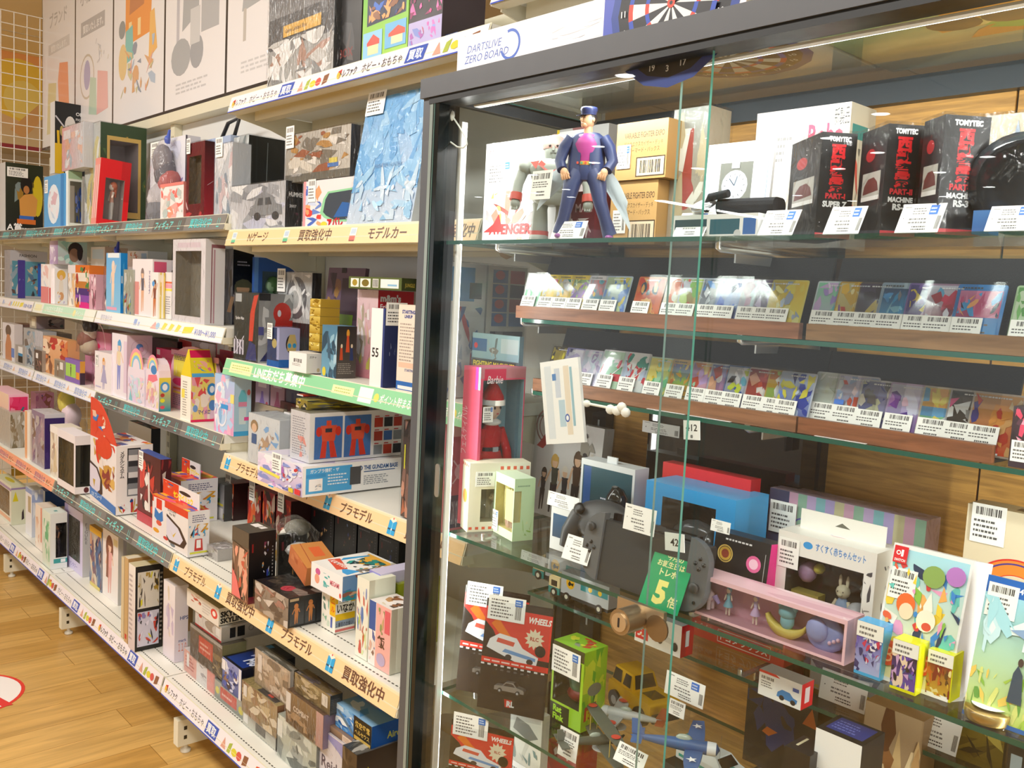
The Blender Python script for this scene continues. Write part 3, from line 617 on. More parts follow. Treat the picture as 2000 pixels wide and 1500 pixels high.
for k, (x0, y0, z) in SH.items():
    s = pane('glass_shelf', (x0, y0, z - .007), (SX1 - .035, SD - .045, z), 2, '1d5547')
    for x in PX:
        g = Geo(); yb = max(y0 + .03, .12); xx = x + .02
        g.tube([(xx, SD - .035, z - .012), (xx, yb, z - .012), (xx, yb - .006, z - .010), (xx, yb - .006, z + .001)], .0045, 'd9dcdc', 6)
        g.box((xx - .0015, yb + .04, z - .03), (xx + .0015, SD - .034, z - .016), 'c9cdce'); g.box((xx - .0015, SD - .12, z - .055), (xx + .0015, SD - .034, z - .03), '22262a')
        g.build('shelf_support', 'metal', s)
for nm, a, b in (('added_led_strip', (SX0 + .051, .051, .2), (SX0 + .056, .064, 1.8)), ('added_led_strip', (SX1 - .066, .051, .2), (SX1 - .061, .064, 1.8)), ('added_led_strip', (3.4, .052, STOP - .051), (4.8, .066, STOP - .0475))):  # added strip bodies where the showcase fill lights sit
    g = Geo(); g.box(a, b, 'f0f0ec'); g.build(nm, 'paint', case)
# lock between the doors
lk = Geo(); lk.box((3.865, .004, .992), (3.955, .0115, 1.026), 'b8aa92'); lk.lathe([(.0195, -.035), (.0195, .004)], 'a8967a', 20, (3.905, 0, 1.005), axis='y'); lk.lathe([(.02, .002), (.02, .005)], '8f7f66', 20, (3.945, 0, 1.0), axis='y')
lo = lk.build('lock', 'metal', case)
q = Geo(); q.lathe([(.014, -.0375), (.014, -.035)], 'cdbfa6', 18, (3.905, 0, 1.005), axis='y'); q.build('key_cylinder', 'metal', lo)
q = Geo(); q.box((3.9035, -.0382, .998), (3.9065, -.0374, 1.012), '2a2018'); q.build('keyhole', 'matte', lo)
# ================================================================== goods on the shelf run
def N(name, label, pl, col='eee', F=None, R=None, T=None, st=None, cat='box', group=None, **k):
    o = bx(name, label, cat, pl, col, group, F=F, R=R, T=T, **k)
    for s in st or []: sticker(o, s[0], pl, *s[1:])
    return o
def bag(name, label, z, xm, Y, w, d, h, cols, tie=None, cat='toy', seed=1, contents='contents'):
    """a crumpled clear bag with its contents"""
    pl = put(z, xm, Y=Y, w=w, d=d, h=h); R = random.Random(seed); root = empty(name, pl['loc'], (0, 0, 0), label, cat)
    g = Geo()
    for i, c in enumerate(cols):
        t = i / max(1, len(cols) - 1); s = .42 * (1 - .35 * t)
        g.ell((w * R.uniform(.38, .62), d * R.uniform(.4, .6), h * (.12 + .62 * t)), (w * s * R.uniform(.75, 1), d * s, h * .2), c, 12)
    g.build(contents, 'cloth', root)
    g = Geo(); n, m = 16, 9; vs = []
    for i in range(m):
        t = i / (m - 1); k = (.95 - .12 * t) if t < .72 else (.86 - 2.2 * (t - .72))
        for j in range(n):
            a = 2 * PI * j / n; q = k * R.uniform(.88, 1.06)
            vs.append((w / 2 + w / 2 * q * (abs(math.cos(a)) ** .6) * (1 if math.cos(a) > 0 else -1), d / 2 + d / 2 * q * (abs(math.sin(a)) ** .6) * (1 if math.sin(a) > 0 else -1), h * t))
    g.mesh(vs, [(i * n + j, i * n + (j + 1) % n, (i + 1) * n + (j + 1) % n, (i + 1) * n + j) for i in range(m - 1) for j in range(n)], 'fff', 0, True)
    g.build('clear_bag', 'film', root)
    if tie:
        g = Geo(); g.ell((w / 2, d / 2, h * .99), (.012, .012, .016), tie, 8); g.tube([(w / 2, d / 2, h * .95), (w / 2 + .02, d / 2, h + .03)], [.01, .004], tie, 6); g.build('tie', 'paint', root)
    return root
SK = 'f0c9a8'
# ---- top shelf of the far bays (turquoise on grey rail)
N('figure_box', 'dark green figure box with a golden muscular fighter, far left on the top grey shelf', put(Z1, 11, 316, 0, 84, Y=.2), '23281e', F=[('r', 'd8dadc', 0, 0, 1, 1)], R=[('g', '10140e', '2a3018'), ('e', 'd8c020', .85, .55, .14, .3), ('c', 3, '6a5a20 a07828 3c4a34 7a8a8a', 14, .15, .25, .75, .75), ('e', '1a140e', .55, .7, .16, .13), ('p', 'd89a4a', .38, .25, .8, .25, .85, .5, .7, .58, .5, .56, .36, .48), ('e', 'b87a44', .55, .63, .08, .06), ('r', 'd8702a', .3, .13, .8, .2), ('r', '3a6ac0', .36, .2, .75, .25), ('t', 'fff', 'A賞', .03, .03, .09), ('x', .28, .03, .65, .05, 'ddd', 2)], st=[('R', .04, .8, .10, .05)])
p = put(Z1, 124, 338, 86, 131, Y=.19)
N('figure_box', 'light blue figure box with a white window, beside the dark fighter box', p, '4f9ad6', F=[('r', '5fa6de', 0, 0, 1, 1), ('e', 'e4edf6', .5, .45, .3, .38), ('c', 5, 'f0e6ee c4d6ec d8b8c4', 8, .28, .15, .72, .7), ('r', '3a86c8', .86, 0, 1, 1)], st=[('F', .05, .68, .05, .06)])
p = put(Z1, 133, 333, 127, 160, Y=.2)
N('figure_box', 'white window box with a blue patterned inside under the silver pink box', p, 'e9ece4', R=[('r', 'a8c4a0', 0, .86, 1, 1), ('r', '5c584c', .12, .08, .95, .82), ('r', '9a948a', .12, .08, .45, .74), ('c', 6, '28407a 4a62a0 6a7ab8', 14, .5, .1, .95, .75)])
p2 = put(p['z1'] + .002, 163, 237, 121, None, Y=.2, d=.06)
N('figure_box', 'silver wrapped pink figure box standing on the white window box', p2, 'd7d9de', F=[('h', 'e8a8a8', 'd4dae0'), ('c', 7, 'f4f6f8 e4e8ee f0c8b8 e8b49a b8c8d4', 20, .15, .05, .95, .85), ('r', 'eee8ea', .08, .72, .42, .92)], wrap=1)
p = put(Z1, 107, 338, 97, 184, Y=.33)
N('storage_box', 'plain grey box under the black figure box with the white cap', p, 'bcbab6')
p = put(p['z1'] + .001, 107, 197, 98, 190, Y=.33)
N('figure_box', 'black figure box with a white spotted fur cap, highest on the far top shelf', p, '15161a', F=[('r', 'dfe2e6', 0, 0, 1, 1)], R=[('r', '121318', 0, 0, 1, 1), ('e', 'd8d4d2', .5, .68, .18, .14), ('c', 4, '3a3436 4a4244', 6, .38, .62, .62, .7, .3), ('l', 'c8c6d0', .02, .8, .3, .66, .05), ('e', 'b8a860', .22, .6, .06, .07), ('e', 'e0ab88', .5, .53, .1, .07), ('r', 'e0b820', 0, 0, .3, .42), ('p', 'e0b820', .08, .42, .16, .42, .14, .6, .06, .6), ('t', 'e8e8e8', 'ONE', .68, .84, .05), ('t', 'ccc', 'FIGURE', .68, .77, .035)])
N('window_box', 'dark green and gold window box behind the bright red box', put(Z1, 195, 237, 165, 284, Y=.24), '2c4427', F=[('r', 'c9ccc8', 0, 0, 1, 1), ('c', 8, 'e8eae6 f4f4ee 9aa09c d8cc8a', 22, 0, 0, 1, 1)], R=[('r', '2f4a2a', 0, 0, 1, 1), ('c', 3, 'b89a3a 4a6a38 8a8430', 24, .02, .02, .98, .98, .12), ('r', 'd6b564', .14, .1, .88, .88)], rwin=(.2, .16, .82, .84), inner='b8aaa8', wrap=2)
N('window_box', 'bright red window box leaning on the grey top shelf', put(Z1, 187, 307, 177, 247, Y=.185, lean=4), 'd8141c', F=[('r', 'e2938a', 0, 0, 1, 1), ('s', 'e8c8c4 d8837a', .1, .1, .9, .9, 5)], R=[('r', 'c01018', .7, .4, 1, 1)], rwin=(.2, .1, .82, .72), inner='b9aca6', fig=('e8d8cc', 'd87a5a', 'd8a08a', 'cfc8c0'))
bag('bagged_plush', 'clear bag with a grey and red plush beside the bright red box', Z1, 309, .19, .19, .13, .30, ['7a7a80', 'c0bcc0', 'a85a58', '6a6870', '8e8a90'], '4a62c0', seed=4, contents='plush')
N('figure_box', 'large white and lilac figure box behind the small pink box', put(Z1, 360, 263, 292, 389, Y=.28), 'd9d9e6', F=[('g', 'cfcfe8', 'e6e8ee'), ('c', 11, 'c4c8e8 b0a8d8 e8ecf4 9a8ac8 d8dcf0', 26, .02, .05, .98, .95), ('c', 12, '6a4a9a 5a9a5a c8b85a', 6, .2, .1, .7, .45, .2)], R=[('r', '5b5864', 0, 0, .12, 1), ('g', 'b8b4c4', 'd4d4dc', .12)], T=[('r', 'd2d2da', 0, 0, 1, 1)], st=[('F', .04, .8, .07, .06)])
N('figure_box', 'small white and coral printed box in front of the lilac box', put(Z1, 358, 354, 313, 363, Y=.19), 'efdcd8', F=[('r', 'f2e4e2', 0, 0, 1, 1), ('c', 13, 'e8726a f0a8a0 d8d4d0 f6ece8 b8c4c0 e89a80', 30, .03, .03, .97, .97), ('r', 'e8837c', 0, .92, 1, 1)], R=[('r', 'd8847c', 0, 0, 1, 1)])
N('window_box', 'dark red box with a tall oval brown window', put(Z1, 398, 274, 363, 417, Y=.19), '6c1420', F=[('g', 'e4a8a4', '7a4a46'), ('c', 14, 'c83a40 e8c0bc f4e8e6 b02830', 14, 0, 0, 1, .25), ('e', '6f6350', .48, .8, .36, .1), ('e', '6f6350', .48, .18, .36, .07)], R=[('g', 'a81828', '3a0c14'), ('l', 'ddd', .3, .42, .9, .48, .03)], win=(.14, .18, .82, .82), inner='6a5c48', wrap=2, st=[('F', .05, .86, .03, .05)])
p = put(Z1, 447, 263, 388, None, Y=.4, d=.05)
o = N('carry_case', 'pale blue box with a black carrying handle at the back', p, 'aebfdc', F=[('c', 3, '8fa4cc c8d4e6 5a6a9a', 8)], cat='box')
g = Geo(); w, h = p['w'], p['h']; g.tube([(w * .55, .02, h), (w * .75, .02, h + .05), (w * 1.1, .02, h + .06), (w * .95, .02, h), (w * .55, .02, h)], .007, '2a2a2c', 6); g.build('handle', 'paint', o)
N('figure_box', 'silver shrink wrapped figure box with a pale face print beside the dark red box', put(Z1, 452, 277, 418, None, Y=.19, d=.06), 'c5cbd2', F=[('g', 'c8ced6', 'd2d8de'), ('c', 15, 'e8ecf0 aab4be f4f6f8 8fa0b0 dcc8cc', 26)], wrap=1, st=[('F', .1, .82, .05, .06)])
# ---- orange rail shelf beside the showcase
p = put(ZN2, 482, 263, 453, 552, Y=.31)
N('figure_box', 'tall black figure box in clear wrap with a small violet figure', p, '0f1416', F=[('r', 'c6cccc', 0, 0, 1, 1), ('c', 16, 'e8eeee aab4b4 f6f8f8 8a9698', 26)], R=[('r', '0c1012', 0, 0, 1, 1), ('r', '1a2024', .2, 0, .24, 1), ('p', '6a5a90', .4, .2, .62, .2, .6, .42, .5, .5, .42, .4), ('l', '7a8488', .5, .5, .52, .95, .02)], wrap=2)
N('model_car_box', 'silver wrapped model car box with a jeep picture', put(ZN2, 556, 352, 449, 589, Y=.182), 'b9bcc0', F=[('g', 'd4d6dc', 'bdc0c4'), ('c', 17, 'e8eaec a4a8ae 8a8e94 c8cce0 f2f4f4', 26), ('p', '8a8e92', .4, .3, .95, .3, .95, .5, .85, .54, .78, .72, .5, .72, .45, .5, .38, .46), ('p', '4c5054', .52, .52, .62, .52, .62, .68, .54, .68), ('p', '4c5054', .66, .52, .78, .52, .74, .68, .66, .68), ('e', '3a3c40', .52, .28, .06, .09), ('e', '3a3c40', .84, .28, .06, .09)], R=[('r', '17120f', 0, 0, 1, 1), ('t', 'eee', 'HUMMER', .2, .68, .1, .9), ('t', 'ccc', '2007', .25, .45, .06, .6), ('c', 2, '5a2a3a 3a2024', 4, .3, .1, .9, .35)], wrap=1)
q = put(ZN2, 695, 343, 591, None, Y=.2, d=.16)
N('toy_box', 'toy car box with a large dark window, green edge and red katakana', q, 'd4d8dc', F=[('r', 'e6e2e4', 0, 0, 1, 1), ('r', 'e59aa0', 0, 0, .05, 1), ('c', 18, '4a6ac0 d84038 e8a070 6a8ad0 c8d4ec', 20, .05, .02, .36, .9), ('p', '8fd0a0', .34, .3, .42, .2, .6, .1, 1, .1, 1, .78, .48, .74, .4, .6), ('p', '3a4450', .4, .32, .46, .24, .62, .14, 1, .14, 1, .74, .5, .7, .44, .58), ('p', '2a62a8', .6, .2, 1, .2, 1, .45, .75, .5), ('e', 'e8d040', .42, .06, .06, .06), ('t', 'd01828', 'アバレ', .48, .0, .16, .5, .05)], st=[('F', .1, .55, .04, .06)])
N('game_box', 'long foil wrapped box with golden print lying on the toy car box', put(q['z1'] + .002, 683, 241, 557, 701, Y=.2), '8c8a84', F=[('h', 'a8a49a', 'c8c4ba'), ('r', '6a685e', 0, 0, 1, .16), ('c', 19, 'd8d2c4 b88a4a 9a5a3a e8e4dc 7a7468 c8a070', 34, .02, .16, .98, .98, .28), ('r', 'e0d060', .7, .3, .82, .4), ('r', '4a7ac0', .68, .22, .84, .3), ('t', 'ccc', 'TRANSFORM', .1, .12, .06, .4)], R=[('r', '33343a', 0, 0, 1, 1)], T=[('r', 'b07a2a', 0, 0, 1, 1)], wrap=1, st=[('F', .02, .72, .045, .06)])
N('art_box', 'large sky blue boxed set leaning beside the showcase post', put(ZN2 + .002, 803, 166, 676, 826, Y=.178, lean=9.5), 'dfe6ea', F=[('g', 'd4e4f4', '5aaae6'), ('c', 20, '5fa8e4 74b8ec 8cc6f2 6cb2ea a2d2f6 88c2f0', 46, 0, .25, 1, 1, .4), ('c', 21, 'b4dcf8 d4eafa c4e2f8 9cd0f4', 30, .02, .02, .98, .5, .2), ('c', 22, 'e8f4fc f8fcff', 16, .1, .05, .9, .4, .07), ('T', '5f8ab8', 'MONSTER HUNTER', .52, .43, .03, .7, 0)], R=[('g', 'd8dcdc', 'a8c8e4')], wrap=2, st=[('F', .02, .86, .08, .06)])
# ---- white rail with yellow marks (second from top)
N('doll_pack', 'tall grey pack of violet, teal and blue doll boxes at the far end', put(Z2, 20, 488, 9, 92, Y=.2), 'bdb8bc', R=[('r', 'c3bfc4', 0, .78, 1, 1), ('t', '4a484c', 'FASHION', .25, .87, .06, .5), ('r', '5a9ab0', .05, .05, .95, .78), ('r', '4a3a9a', .2, 0, .4, .8), ('c', 3, '8a5a44 5a7a9a 3a3a44 c8b8a0', 14, .45, .05, .75, .7), ('r', '2a62c8', .74, .05, .86, .75), ('c', 5, 'e4d8d4 6a5048 9ab0c0', 8, 0, .05, .2, .7)], wrap=2)
p = put(Z2, 99, 516, 80, None, Y=.19, d=.1)
N('figure_box', 'slim white and coral box in front of the grey doll pack', p, 'f0eaea', F=[('r', 'f2eeee', 0, 0, 1, 1), ('r', 'e0888a', 0, 0, .8, .42), ('r', 'cf3a40', .85, 0, 1, .4), ('c', 5, 'f4f4f6 d4dcea eac4c0', 8, .05, .4, .9, .98)])
p = put(Z2, 107, 524, 99, 132, Y=.2)
N('figure_box', 'white box with a blonde girl in orange, on the pale green rail', p, 'eeebee', R=[('r', 'f0eef0', 0, 0, 1, 1), ('e', 'e8b850', .5, .82, .34, .14), ('e', SK, .5, .74, .14, .08), ('p', 'eee4d8', .3, .3, .7, .3, .62, .66, .36, .66), ('e', 'd8a070', .5, .22, .2, .12), ('c', 4, 'e0b070 c8c0e0 f0e8dc', 8, .2, .02, .8, .35)])
p3 = put(Z2, 149, 518, 133, None, Y=.2, d=.12)
N('figure_box', 'white box with a blonde print beside the orange black comic box', p3, 'ece4dc', F=[('c', 6, 'e8c090 f4ecdc c89a68 b8b4b0 f2ede6', 22), ('r', 'e4dfe2', 0, .8, 1, 1)])
p4 = put(Z2, 174, 518, 147, None, Y=.185, d=.12)
N('figure_box', 'tall box printed in orange, black and violet bands', p4, 'd87a2a', F=[('r', 'd8722a', 0, .82, 1, 1), ('r', 'e8e0d4', 0, .62, 1, .82), ('r', 'c07a34', 0, .46, 1, .62), ('r', '4a2a7a', 0, .3, 1, .46), ('r', '8a4ab0', 0, .14, 1, .3), ('r', 'e0208a', .3, 0, 1, .14), ('c', 7, '2a201e f0c8a0 3a8a4a b03a28 f4ece0', 22, .03, .05, .97, .95, .2)])
zt = max(p['z1'], p3['z1'])
N('doll_head_box', 'violet and teal box with a dark haired head laid across the white boxes', put(zt + .002, 113, 470, 97, 170, Y=.2), 'c9d6d4', F=[('h', 'd8c8e0', '9a80a8'), ('c', 4, 'b8a0c8 e8e0ec', 6)], R=[('g', 'b8b0b8', 'a8ccc8'), ('c', 8, 'c4dcd8 8ab8b4', 8), ('e', '2a201e', .6, .62, .26, .36), ('e', '8a6a58', .55, .42, .17, .3), ('e', '2a2028', .75, .55, .1, .35)], T=[('r', 'c8a8b4', 0, 0, 1, 1)])
N('figure_box', 'beige box with white top standing behind the orange black box', put(Z2, 204, 482, 177, None, Y=.32, d=.1), 'd6ccbc', F=[('r', 'e0d8cc', 0, 0, 1, 1), ('r', 'c8d8e0', .1, .8, .9, .96), ('c', 9, 'd8b070 e8e4dc bca888', 12, 0, .1, 1, .75)])
N('doll_box', 'slim pink doll box beside the blue doll box', put(Z2, 187, 536, 174, None, Y=.185, d=.1), 'd8a8b8', F=[('c', 10, 'e8c8d4 c87a98 f4e0e8 8a5a68', 16)])
bag('bagged_doll', 'clear bag with a black and white dressed doll beside the blue box', Z2, 210, .19, .1, .1, .25, ['f0dcd0', '3a3838', '4a4848', '8a8684', 'e8e4e2'], '2a3a9a', seed=9, contents='doll')
N('doll_box', 'sky blue doll box with a pale slender figure', put(Z2, 235, 494, 207, 248, Y=.183), '1a8ad8', F=[('g', '8ac8ec', '6ab0e8'), ('r', 'e6eef4', .1, .92, .9, 1), ('f', 5, 'f0d4bc', 'f0d8c8', 'f0d0b8', 'f0d4bc', .48, .1, .88, .9), ('r', 'e8a8c4', .05, .04, .75, .09)], R=[('r', '1288d8', 0, 0, 1, 1), ('r', 'c8dcec', .1, .5, .9, .62), ('c', 11, '3aa0e4 0a78c8', 5)])
N('food_toy_box', 'white box with small food pictures behind the blue doll box', put(Z2, 287, 490, 248, None, Y=.33, d=.08), 'eef0ee', F=[('r', 'f2f4f2', 0, 0, 1, 1), ('c', 12, 'e8a050 d86a3a 8ab04a c8a060', 12, .15, .84, .65, .98, .25), ('r', 'a8ccec', .7, .86, .95, .96)])
N('toy_pack', 'clear toy pack with green and red bits on the pale rail', put(Z2, 259, 527, 241, None, Y=.183, d=.06), 'b9bcac', F=[('r', 'b4b6a4', 0, 0, 1, 1), ('c', 13, '8ab83a b03a30 e8eee8 4a8ac0 d8dccc', 16, 0, 0, .8, .5), ('c', 14, 'c8ccc0 e8e8e4', 8, .1, .4, .9, .95)], wrap=2)
N('figure_box', 'white and pink box with a slim dark dressed figure', put(Z2, 297, 506, 258, 336, Y=.19, d=.1), 'ecdfe2', F=[('r', 'f0e6e8', 0, 0, 1, 1), ('r', 'd8908c', 0, .02, .34, .6), ('f', 3, 'e8c0a0', '8a7a78', '6a6470', 'e0b090', .52, .08, .85, .9), ('Y', '6a6a9a', 'マックスラブ', .86, .8, .06)], R=[('r', 'e6dde0', 0, 0, 1, 1), ('r', 'd85a7a', .05, .7, .5, .96), ('e', '4a3c3c', .8, .8, .12, .05)])
N('figure_box', 'small white box with a brown figure and a yellow edge', put(Z2, 308, 532, 295, 322, Y=.183), 'f0ecea', F=[('f', 9, 'd8a078', '6a4a3c', '8a5040', 'c87a4a', .5, .03, .85), ('e', '5aa0e0', .3, .75, .2, .06)], R=[('s', 'f4f0e0 e8d070', 0, 0, 1, 1, 4), ('c', 3, 'd8b850 f4ecd4', 6)])
N('figure_box', 'white box with red, pink and yellow bands beside the large pink box', put(Z2, 335, 532, 322, None, Y=.21, d=.12), 'e4e0e2', F=[('r', 'd8603a', 0, .76, 1, .8), ('r', 'e89ab0', 0, .66, 1, .75), ('r', 'e8d850', 0, .6, 1, .65), ('x', .1, .1, .8, .4, '8a8a98', 8)])
N('window_box', 'large white and pink window box at the end of the pale rail', put(Z2, 399, 466, 336, 437, Y=.183), 'f0e8ea', F=[('r', 'f3ecee', 0, 0, 1, 1), ('r', 'ecd8e0', .15, .9, .85, .96), ('o', 'd8b4c0', .52, .48, .02, .01)], R=[('r', 'efeaea', 0, 0, 1, 1), ('r', '9a6068', .3, .02, .36, .94), ('r', '9a6068', .36, .9, 1, .94), ('r', 'c89aa4', .42, .02, .5, .88)], win=(.09, .08, .88, .86), inner='a39a88', wrap=2)
# ---- green rail shelf beside the showcase
N('figure_box', 'tall black box with a man in a grey shirt behind the red hero boxes', put(ZN3, 452, 487, 424, 492, Y=.31), '14171c', F=[('h', 'c0c4cc', 'd8dae0'), ('c', 15, 'e8e8ee a8aab4 f4f4f6 c8b8a0', 20)], R=[('g', '1e2a44', '101216'), ('x', .2, .84, .6, .06, 'ccd', 2), ('f', 6, 'e4b890', '6a6a50', 'aaa8b4', '3a3840', .45, .05, .72, 1.3)], wrap=2, st=[('F', .05, .86, .04, .06)])
N('window_box', 'blue window box with a green figure at the back of the green rail shelf', put(ZN3, 493, 502, 489, 586, Y=.33), '2f5cab', R=[('g', '2a54a0', '3a6cc0'), ('r', '5a8ad0', .0, 0, .1, 1)], rwin=(.2, .1, .7, .86), inner='5a7a90', fig=('8ab090', '4a7a4a', '5a9a6a', '4a6a80'))
N('figure_box', 'silver bagged box with a black and white swirl print', put(ZN3, 606, 533, 539, 623, Y=.3), '17181a', F=[('r', '1c1d20', 0, 0, 1, 1), ('r', 'b4b8b8', .02, .45, .98, 1), ('o', '5a5c60', .55, .72, .3, .12), ('o', 'e8eaea', .5, .7, .2, .07), ('c', 17, 'e8ecec 8a8e90 d0d4d4', 14, .05, .5, .95, .98, .2)], wrap=1, st=[('F', .02, .78, .05, .07)])
p = put(ZN3, 503, 573, 456, 576, Y=.19)
N('figure_box', 'black and silver hero figure box with a red suited jumper and white web', p, '33342f', F=[('g', '2a2c26', '3e403a'), ('p', 'd84a34', .62, .3, .78, .3, .85, .75, .98, .98, .8, .96, .66, .7), ('p', '3a3f74', .5, .02, .95, .02, .9, .25, .66, .3), ('s', 'd8d4e4 4a4654', .0, .08, .42, .3, 7), ('l', 'e4e0ee', .05, .34, .42, .12, .02), ('l', 'e4e0ee', .42, .36, .05, .08, .02), ('r', 'b8bcbc', .04, .86, .3, .98), ('t', 'eee', 'Spider-Man', .06, .6, .045, .55)], R=[('g', 'b4b6b4', '8a8c8c'), ('c', 18, 'd4d6d4 9a9c9a', 8), ('e', 'c83428', .62, .72, .24, .16), ('p', 'c03028', .4, .38, .95, .38, .9, .62, .45, .62), ('p', '2e3264', .05, .02, .4, .02, .34, .24), ('r', '5a5c9a', 0, .4, .14, .52), ('e', 'e4e4ea', .54, .72, .05, .05), ('r', '2a2a2c', 0, .9, .3, 1)], wrap=2)
N('figure_box', 'small lilac and navy box with a tan round face print', put(ZN3, 544, 641, 521, 584, Y=.178), '9aa0d0', F=[('r', '30406a', 0, 0, 1, 1), ('r', 'b0b4dc', .8, .2, 1, 1), ('e', 'c0b070', .6, .6, .2, .12), ('r', '1464b8', 0, 0, 1, .16)], R=[('r', 'b2b6de', 0, 0, 1, 1), ('r', '1464b8', 0, 0, 1, .2), ('e', '2a2428', .58, .6, .26, .24), ('p', 'd0b878', .4, .42, .82, .42, .86, .6, .76, .84, .5, .84, .38, .6), ('e', '3aa0d8', .5, .56, .09, .06), ('e', '3aa0d8', .74, .56, .09, .06), ('r', '8a3a3a', .5, .2, .66, .38)], wrap=2, st=[('F', .1, .7, .03, .045)])
N('model_kit_box', 'small white carton with black print jutting over the green rail', put(ZN3 + .003, 598, 691, 564, 627, Y=.156), 'ecebe8', F=[('r', 'f1f0ee', 0, 0, 1, 1), ('T', '333', '銀河鉄道', .5, .5, .16, .5), ('x', .2, .3, .6, .15, '888', 2)], R=[('r', 'e0dcd4', 0, 0, 1, 1), ('t', '555', 'ガチャ', .2, .76, .1, .5), ('e', 'c8b48a', .8, .16, .1, .1)])
p = put(ZN3, 622, None, 602, None, Y=.215, d=.06, h=.03); hh = .0315; z = ZN3
tops = [580, 600, 619, 639, 658, 676]; lab = ['gold foil box, topmost of its stack beside the violet card', 'gold foil box, second from the top of its stack', 'gold foil box, third from the top of its stack', 'gold foil box, third from the bottom of its stack', 'gold foil box, second from the bottom of its stack', 'gold foil box at the bottom of its stack on a pale block']
zz = put(ZN3, 622, 690, w=.05, Y=.215)['z1']
N('storage_box', 'pale wrapped block under the stack of gold foil boxes', put(ZN3, 622, 690, 590, None, Y=.215, d=.07), 'd8d8d4', F=[('c', 2, 'f0f0ee b8bcc0 e4e4e0', 12)], wrap=1)
zt = put(ZN3, 622, 580, w=.05, Y=.215)['z1']; hh = (zt - zz - .01) / 6; zz += .005
for i in range(6):
    pp = dict(p); pp['h'] = hh - .0008; pp['loc'] = Vector((p['loc'].x, p['loc'].y, zz + hh * i))
    N('gold_box', lab[5 - i], pp, 'b99a34', F=[('g', 'a88420', 'd8c060'), ('c', i, 'e8d890 c8a840 8a6a18', 6)], T=[('r', 'd8c878', 0, 0, 1, 1)], m='gloss', group='stack of gold foil boxes')
pl = put(ZN3, 692, 524, 622, None, Y=.30, d=.012, lean=5)
o = N('blister_card', 'dusky violet hanging card with a slot, behind the blue cartoon box', pl, '5a4a5c', F=[('g', '2a2428', '63506a'), ('c', 19, '7a5a4a 4a3c50 8a6a3a 3a3040', 18, .04, .35, .4, .95), ('r', '3a2c3a', .42, .5, .95, .9), ('r', '5a7a2a', .42, .45, .8, .55), ('r', '141214', .05, .0, .95, .3), ('c', 20, '5a3a34 8a8078 33302e', 12, .08, .04, .92, .28), ('r', '1c181c', .38, .95, .5, 1)])
N('toy_box', 'blue and black box with cartoon skydivers under the violet card', put(ZN3, 656, 637, 627, 694, Y=.183), '5f8fae', F=[('g', '6aa0bc', '4a7a98'), ('c', 21, '8ab4c8 3a5a70 a8c8d8 28465a', 16), ('e', 'd8c838', .2, .1, .12, .09)], R=[('g', '544f4a', '26221f'), ('x', .08, .08, .84, .22, '99938a', 6), ('e', 'e0a030', .55, .86, .08, .08), ('p', 'd8552a', .45, .5, .65, .5, .6, .82, .5, .82), ('p', 'c8502a', .15, .35, .32, .35, .28, .6, .18, .6), ('p', '2a3a6a', .66, .34, .86, .34, .8, .6, .7, .6), ('e', 'e8d8b8', .24, .62, .05, .04), ('e', 'e8d8b8', .76, .62, .05, .04)])
q = put(ZN3, 733, 567, 693, 802, Y=.27)
N('candy_toy_box', 'pink and red boxed candy figures with a white Friendship heading', q, 'd8a0a8', F=[('g', 'd88a94', 'f0d4d8'), ('c', 22, 'e8c0a8 c8b8a0 f4e8e8 d8d060 b8a890', 22, .05, .1, .95, .85)], R=[('r', 'c22030', 0, 0, 1, 1), ('r', 'cf2434', 0, .74, 1, 1), ('t', 'fff', "m&m's", .06, .88, .075, .7, .05), ('t', 'fff', 'Friendship', .06, .79, .06, .85, .02)], wrap=2)
N('board_game_box', 'flat dark green box with white picture panels lying on the candy box', put(q['z1'] + .002, 784, 543, 681, 816, Y=.24), '4d5a26', F=[('r', '55632a', 0, 0, 1, 1), ('r', 'f0efe6', .04, .14, .2, .86), ('e', 'a8902a', .12, .5, .05, .28), ('r', 'f0efe6', .23, .14, .43, .86), ('e', '7a6a1c', .33, .5, .07, .3), ('r', 'e4e4dc', .47, .14, .58, .86), ('b', .48, .2, .09, .6), ('r', 'eef0ee', .62, .14, .95, .86), ('r', '8fc0e0', .75, .3, .92, .46)], R=[('r', '39421c', 0, 0, 1, 1), ('t', 'b8a440', 'JUNGLE', .2, .3, .3, .6)], T=[('r', '5a5a50', 0, 0, 1, 1)])
N('model_car_box', 'upright box with a white side marked 55 and a navy front', put(ZN3, 747, 603, 721, 779, Y=.178), '1c2a5e', F=[('r', 'f2f1f0', 0, 0, 1, 1), ('t', '1a1a1c', '55', .12, .38, .12, .76, .02), ('r', '283a78', .86, 0, 1, 1)], R=[('r', '1a2858', 0, 0, 1, 1), ('c', 3, '243468 3a4878 8a94b0', 5, .3, .4, .8, .62, .2)], st=[('R', .04, .79, .06, .055)])
N('sports_figure_card', 'cream backed figure card with blue lettering beside the showcase post', put(ZN3, 812, 597, 773, None, Y=.178, d=.05), 'e2d8c8', F=[('r', 'e6dccd', 0, 0, 1, 1), ('T', '2a3f8a', 'STARTING', .5, .9, .04, .8, .05), ('T', '2a3f8a', 'LINEUP', .5, .85, .035, .7, .05), ('x', .1, .35, .8, .45, 'a89a90', 12), ('r', 'e8c0a8', .08, .28, .9, .34), ('t', '2a3f8a', 'STARTING', .4, .24, .03, .5), ('r', '2a6ab8', 0, .02, 1, .12), ('r', 'e8eef0', .08, .03, .92, .07)])
